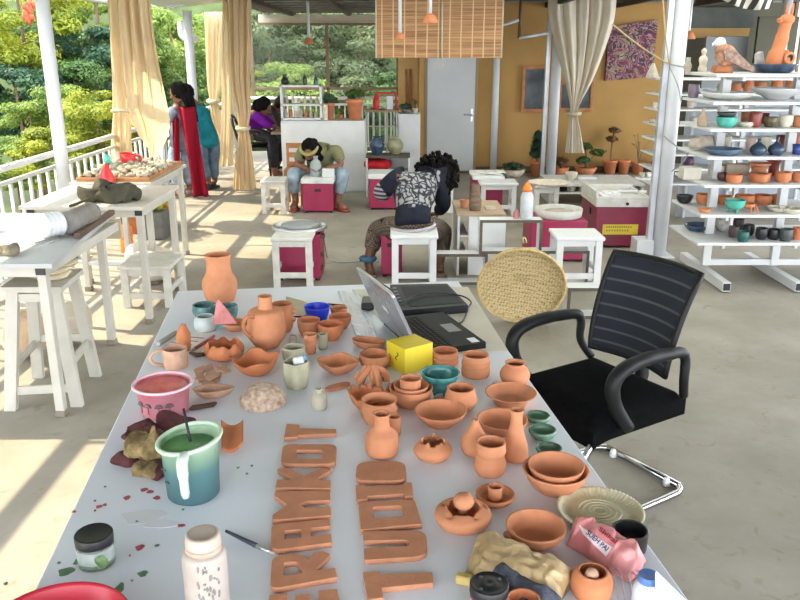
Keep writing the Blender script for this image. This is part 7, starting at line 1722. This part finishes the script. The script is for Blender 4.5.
# ---------------------------------------------------------------- terracotta letters
def letter(ch,label,quad,outs,th=.012):
    z=TZ+.0006
    q=[G(x,y,z+th) for x,y in quad]           # cap-far, base-far, base-near, cap-near
    def mp(u,v):                              # u: 0 near .. 1 far (reading direction), v: 0 base .. 1 cap
        near=q[2].lerp(q[3],v); far=q[1].lerp(q[0],v); return near.lerp(far,u)
    cu=bpy.data.curves.new('tmp','CURVE'); cu.dimensions='2D'; cu.fill_mode='BOTH'; cu.extrude=th/2-.0012; cu.bevel_depth=.0012; cu.bevel_resolution=1; cu.offset=-.0012
    c0=sum(q,Vector())/4
    for pts in outs:
        P3=[mp(p[0],p[1])-c0 for p in pts]; rs=[p[2] if len(p)>2 else .0015 for p in pts]
        res=[]
        n=len(P3)
        for i in range(n):
            a,b,c=P3[i-1],P3[i],P3[(i+1)%n]; r=rs[i]
            d1=(a-b); d2=(c-b); r=min(r,d1.length*.49,d2.length*.49)
            if r<=.0005: res.append(b); continue
            s0=b+d1.normalized()*r; s1=b+d2.normalized()*r; k=5 if r>.004 else 2
            for j in range(k+1):
                w=j/k; res.append(s0*(1-w)**2+b*2*w*(1-w)+s1*w*w)
        sp=cu.splines.new('POLY'); sp.points.add(len(res)-1); sp.use_cyclic_u=True
        for k,p in enumerate(res): sp.points[k].co=(p.x,p.y,0,1)
    o=bpy.data.objects.new('tmp',cu); COL.objects.link(o)
    dg=bpy.context.evaluated_depsgraph_get(); dg.update()
    me=bpy.data.meshes.new_from_object(o.evaluated_get(dg)); bpy.data.objects.remove(o); bpy.data.curves.remove(cu)
    me.materials.clear()
    return tag(mkobj('clay_letter',me,terra_l,None,(c0.x,c0.y,z+th/2)),label,'letter','terracotta letters on the white table')
RB=.022
O_=[[(0,0,RB),(1,0,RB),(1,1,RB),(0,1,RB)],[(.27,.25,.006),(.27,.72,.006),(.70,.74,.006),(.70,.24,.006)]]
letter('T','terracotta letter T at the far end of the left column',[(286.5,423.5),(336,427),(336.5,434),(284,437.5)],[[(.12,0),(.72,0),(.72,.74),(1,.74),(1,1),(0,1),(0,.74),(.12,.74)]])
letter('O','terracotta letter O with a slot, second from the far end of the left column',[(283,444),(336.5,444),(335.5,464),(280.5,463.5)],O_)
letter('K','terracotta letter K in the left column, between the O and the M',[(279,467.5),(331,467.5),(330.5,488.5),(275.5,487.5)],[[(0,0),(.40,0),(.42,.26),(.93,-.02),(1.02,.17),(.60,.50),(1.02,.85),(.93,1.03),(.42,.72),(.40,1),(0,1)]])
letter('M','terracotta letter M in the left column, between the K and the A',[(275,491),(330,490),(331,515.5),(272,520)],[[(0,0),(.35,0),(.35,.42),(.47,.56),(.60,.42),(.60,0),(1,0),(1,1),(.84,1),(.50,.76),(.18,1),(0,1)]])
letter('A','terracotta block letter A in the left column, between the M and the R',[(271.5,524),(329.5,518.5),(332,542.5),(271,550.5)],[[(0,0),(.36,0),(.36,.34),(.68,.34),(.68,0),(1,0),(1,.9,.008),(.92,1,.01),(.1,1,.014),(0,.88,.014)],[(.36,.50),(.36,.78),(.68,.78),(.68,.50)]])
letter('R','terracotta letter R in the left column, nearest but one',[(272,556),(331,550),(337.5,577),(270,589.5)],[[(0,0),(.34,0),(.36,.30),(.86,.02),(1.0,.14),(.98,.30),(.74,.40,.012),(1,.52,.016),(1,1,RB),(0,1,.020)],[(.34,.50),(.34,.80,.004),(.74,.80,.004),(.74,.58,.008)]])
letter('E','terracotta letter at the very bottom of the left column, cut off by the frame',[(269.5,594.5),(337,588.5),(343.5,616),(265.5,625)],[[(0,0),(1,0),(1,.28),(.36,.28),(.36,.40),(.9,.40),(.9,.62),(.36,.62),(.36,.74),(1,.74),(1,1),(0,1)]])
letter('O','solid oval terracotta letter O without a hole, far end of the right column',[(357,461.8),(405,461),(407,480.5),(355,480.5)],[[(0,0,.03),(1,0,.03),(1,1,.03),(0,1,.03)]])
letter('I','terracotta letter I with serifs in the right column',[(355.5,484),(411.5,481.5),(413.5,496),(356.5,500)],[[(0,0),(.95,0),(1,.12),(.82,.17),(.82,.80),(1,.86),(.95,1),(0,1),(0,.82),(.2,.80),(.2,.17),(0,.15)]])
letter('D','terracotta letter D with a slot in the middle of the right column',[(358.5,502),(414.5,499),(422,523.5),(360.5,530)],[[(0,0),(1,0,.012),(1,1,.008),(0,1)],[(.36,.24,.004),(.36,.76,.004),(.78,.77,.008),(.78,.26,.008)]])
letter('U','terracotta letter U in the right column, open to the left',[(363,530.5),(426,530),(428,556),(364.5,560)],[[(0,0,.03),(1,0,.03),(1,1),(.64,1),(.64,.28,.012),(.40,.28,.012),(.40,1),(0,1)]])
letter('T','terracotta letter T at the near end of the right column',[(363,571.5),(432,570.5),(434,590),(368,600)],[[(.36,0),(.93,0),(.90,.77),(1,.77),(1,1),(0,1),(0,.77),(.36,.77)]])
# ---------------------------------------------------------------- bags and jars at the lower right corner
def bag(quad,hgt,amp,scale,seed,z=TZ+.001,pinch=(.15,.15),n=34):
    q=[G(x,y,z+hh) for x,y,hh in quad]       # quad with heights: far-left, far-right, near-right, near-left
    mb=MB(); top=[];bot=[]
    for i in range(n+1):
        for j in range(n+1):
            pass
    def fnt(u,v,sgn):
        b=q[0].lerp(q[1],u).lerp(q[3].lerp(q[2],u),v)
        p=(max(0,1-abs(2*v-1)**2.2))**.55*(max(0,1-abs(2*u-1)**5))**.5
        k=noise.noise_vector(b*scale+Vector((seed,0,0)))+.5*noise.noise_vector(b*scale*2.6+Vector((0,seed,0)))
        if sgn>0: o=b+Vector((0,0,hgt*p))+k*amp*(.3+p)
        else: o=b+Vector((0,0,0)); 
        if sgn<=0: o.z=z
        o.z=max(o.z,z+.0005)
        return o
    mb.grid(lambda u,v: fnt(u,v,1),n,n); mb.grid(lambda u,v: fnt(u,v,-1),n,n)
    return mb
t=one('paper_bag','crumpled glossy tan bag lying at the lower right of the table','bag', bag([(478,533,.025),(575,571,.03),(558,606,.0),(462,582,.0)],.042,.010,24,4,n=48), foil_t)
one('yellow_tab','small yellow block at the left foot of the tan bag','block', MB().obox(G(464,579,TZ+.012),(.03,-.01,0),(.006,.018,0),(0,0,.02)), M('yellow_wood',(.56,.42,.14,1),.7,.15,14))
t=one('pink_bag','pink foil bag with a white printed strip between the black mug and the tan bag','bag', bag([(574,521,.03),(647,560,.03),(629,584,.0),(566,545,.0)],.050,.011,24,9,n=48), foil_p)
# printed strip following the bag: a thin curved patch
bagme=t
from mathutils.bvhtree import BVHTree
dg=bpy.context.evaluated_depsgraph_get(); bv=BVHTree.FromObject(t,dg); ofs=wloc(t)
def onbag(px,py,lift):
    o_=Vector((0,0,CAMH)); d=ray(px,py).normalized(); hit=bv.ray_cast(o_-ofs,d)
    if hit[0] is None:
        return G(px,py,TZ+.07)
    return hit[0]+ofs-d*lift
sa,sb_,sc_,sd_=(579,525),(612,547),(606,556.5),(583,534)
strip=part('printed_strip', MB().grid(lambda u,v: onbag(sa[0]+(sb_[0]-sa[0])*u+((sd_[0]-sa[0])*(1-u)+(sc_[0]-sb_[0])*u)*v, sa[1]+(sb_[1]-sa[1])*u+((sd_[1]-sa[1])*(1-u)+(sc_[1]-sb_[1])*u)*v, .0015),16,6), M('white_strip',(.72,.62,.66,1),.35,.08,9), t)
def bagtext(txt,p0,p1,hpx,m,name,lift):
    cu=bpy.data.curves.new('tmp','FONT'); cu.body=txt; cu.size=1; cu.offset=.02
    o=bpy.data.objects.new('tmp',cu); COL.objects.link(o); dg=bpy.context.evaluated_depsgraph_get(); dg.update()
    me=bpy.data.meshes.new_from_object(o.evaluated_get(dg)); bpy.data.objects.remove(o); bpy.data.curves.remove(cu)
    mb=MB(); mb.b.from_mesh(me); lo,hi=mb.bbox(); d=Vector((p1[0]-p0[0],p1[1]-p0[1])); n=Vector((d.y,-d.x)).normalized()
    for v in mb.b.verts:
        u=(v.co.x-lo.x)/(hi.x-lo.x); w_=(v.co.y-lo.y)/(hi.y-lo.y)*hpx
        v.co=onbag(p0[0]+d.x*u+n.x*w_,p0[1]+d.y*u+n.y*w_,lift)
    part(name,mb,m,t)
bagtext('SUEH PAI',(585.5,533.5),(606,551.5),5.2,M('strip_ink',(.05,.02,.10,1),.5,.1,9),'lettering',.003)
bagtext('Shikal',(598,530),(615,544),4.5,M('red_script',(.30,.01,.03,1),.5,.1,9),'red_lettering',.003)
one('denim_cloth','folded dark blue-grey denim cloth in front of the tan bag','cloth', bag([(489,563,.015),(562,598,.02),(560,622,.0),(486,604,.0)],.035,.008,16,2), denim_d)
# black lidded jar
C=G(488,617,TZ); zz=lambda py: D(488,py,C.y+.0).z-TZ
s=sc(C+Vector((0,0,.1))); hj=zt2_=D(488,590,C.y).z-TZ
t=one('lidded_jar','jar with a black lid and a maroon label at the bottom right','jar', MB().lathe(C,[(0,0),(18.5*s,0),(19*s,.006),(19*s,hj*.8),(17*s,hj*.93),(0,hj*.93)],40), M('maroon_label',(.28,.04,.075,1),.4,.25,10,col2=(.42,.12,.15,1)))
part('label_band', MB().lathe(C+Vector((0,0,hj*.70)),[(19.15*s,0),(19.15*s,.006)],40), M('pale_band',(.60,.45,.48,1),.4,.1,9), t)
part('lid', MB().lathe(C+Vector((0,0,hj*.90)),[(0,0),(19.3*s,0),(19.8*s,.004),(19.6*s,.019),(18.4*s,.022),(17.4*s,.019),(9*s,.0195),(8*s,.022),(3*s,.022),(2*s,.0205),(0,.0205)],44), black_p, t, 'black ribbed lid')
for a in (.6,2.2,3.9): part('lid_mark', MB().lathe(C+Vector((13*s*math.cos(a),13*s*math.sin(a),hj*.90+.0195)),[(0,0),(.004,0),(.004,.0012),(0,.0012)],10), M('lid_grey',(.08,.08,.085,1),.4,.2,9), t)
# small orange pot at the frame edge, snail holder, whisk, bottle, paper
pot('pot','small terracotta pot at the bottom edge beside the black lid','pot',522,628,599,[(0,24),(.4,34),(.8,36),(1,34)],terra_o)
C,h,f=ppx(592,604,577,[(0,34),(1,40)])
o,C,h,f=pot('snail_holder','terracotta pot with a large side opening holding a small clay ball','pot',590,605,571,[(0,34),(.2,40),(.5,42),(.75,40),(.9,34),(1,30)],terra_o)
one('clay_ball','small pale clay ball in the opening of the side-opened pot','clay ball', MB().ball(C+Vector((-.003,-.006,h*.90)),(.0135,.0135,.015),14).tube([C+Vector((-.003,-.006,h*.3)),C+Vector((-.003,-.006,h*.86))],.006,8), terra_p)
wt=MB(); q=G(618,590,TZ)
for k in range(7):
    a=-.9+.3*k; wt.tube([q+Vector((-.035+.012*k,-.05,.004)),q+Vector((-.045+.016*k,.0,.032+.004*math.sin(k))),q+Vector((-.025+.010*k,.05,.012)),q+Vector((0,.075,.006))],.0013,5,smooth=5)
one('wire_whisk','loose loops of thin steel wire beside the side-opened pot','whisk', wt, steel)
C=G(645,607,TZ); s=sc(C+Vector((0,0,.06))); hh=D(647,577,C.y).z-TZ
t=one('small_bottle','small clear-white bottle with a blue cap at the lower right','bottle', MB().lathe(C,[(0,0),(13*s,0),(14*s,.005),(14*s,hh*.55),(12.5*s,hh*.75),(9*s,hh*.86),(8.5*s,hh*.92),(0,hh*.92)],36), M('milky_bottle',(.62,.64,.70,1),.3,.1,9))
part('cap', MB().lathe(C+Vector((0,0,hh*.86)),[(0,0),(9.6*s,0),(10*s,.003),(9.8*s,.014),(9*s,.016),(7.6*s,.013),(0,.013)],36), M('blue_cap',(.10,.20,.50,1),.4,.25,18), t, 'blue cap')
mb=MB().slab([G(655,574,TZ+.11),G(656,604,TZ+.005),G(690,608,TZ+.005)],(.004,.006,.002)); one('folded_paper','pale blue folded paper standing beside the blue-capped bottle','paper', mb, M('pale_blue_paper',(.55,.63,.74,1),.7,.05,9))
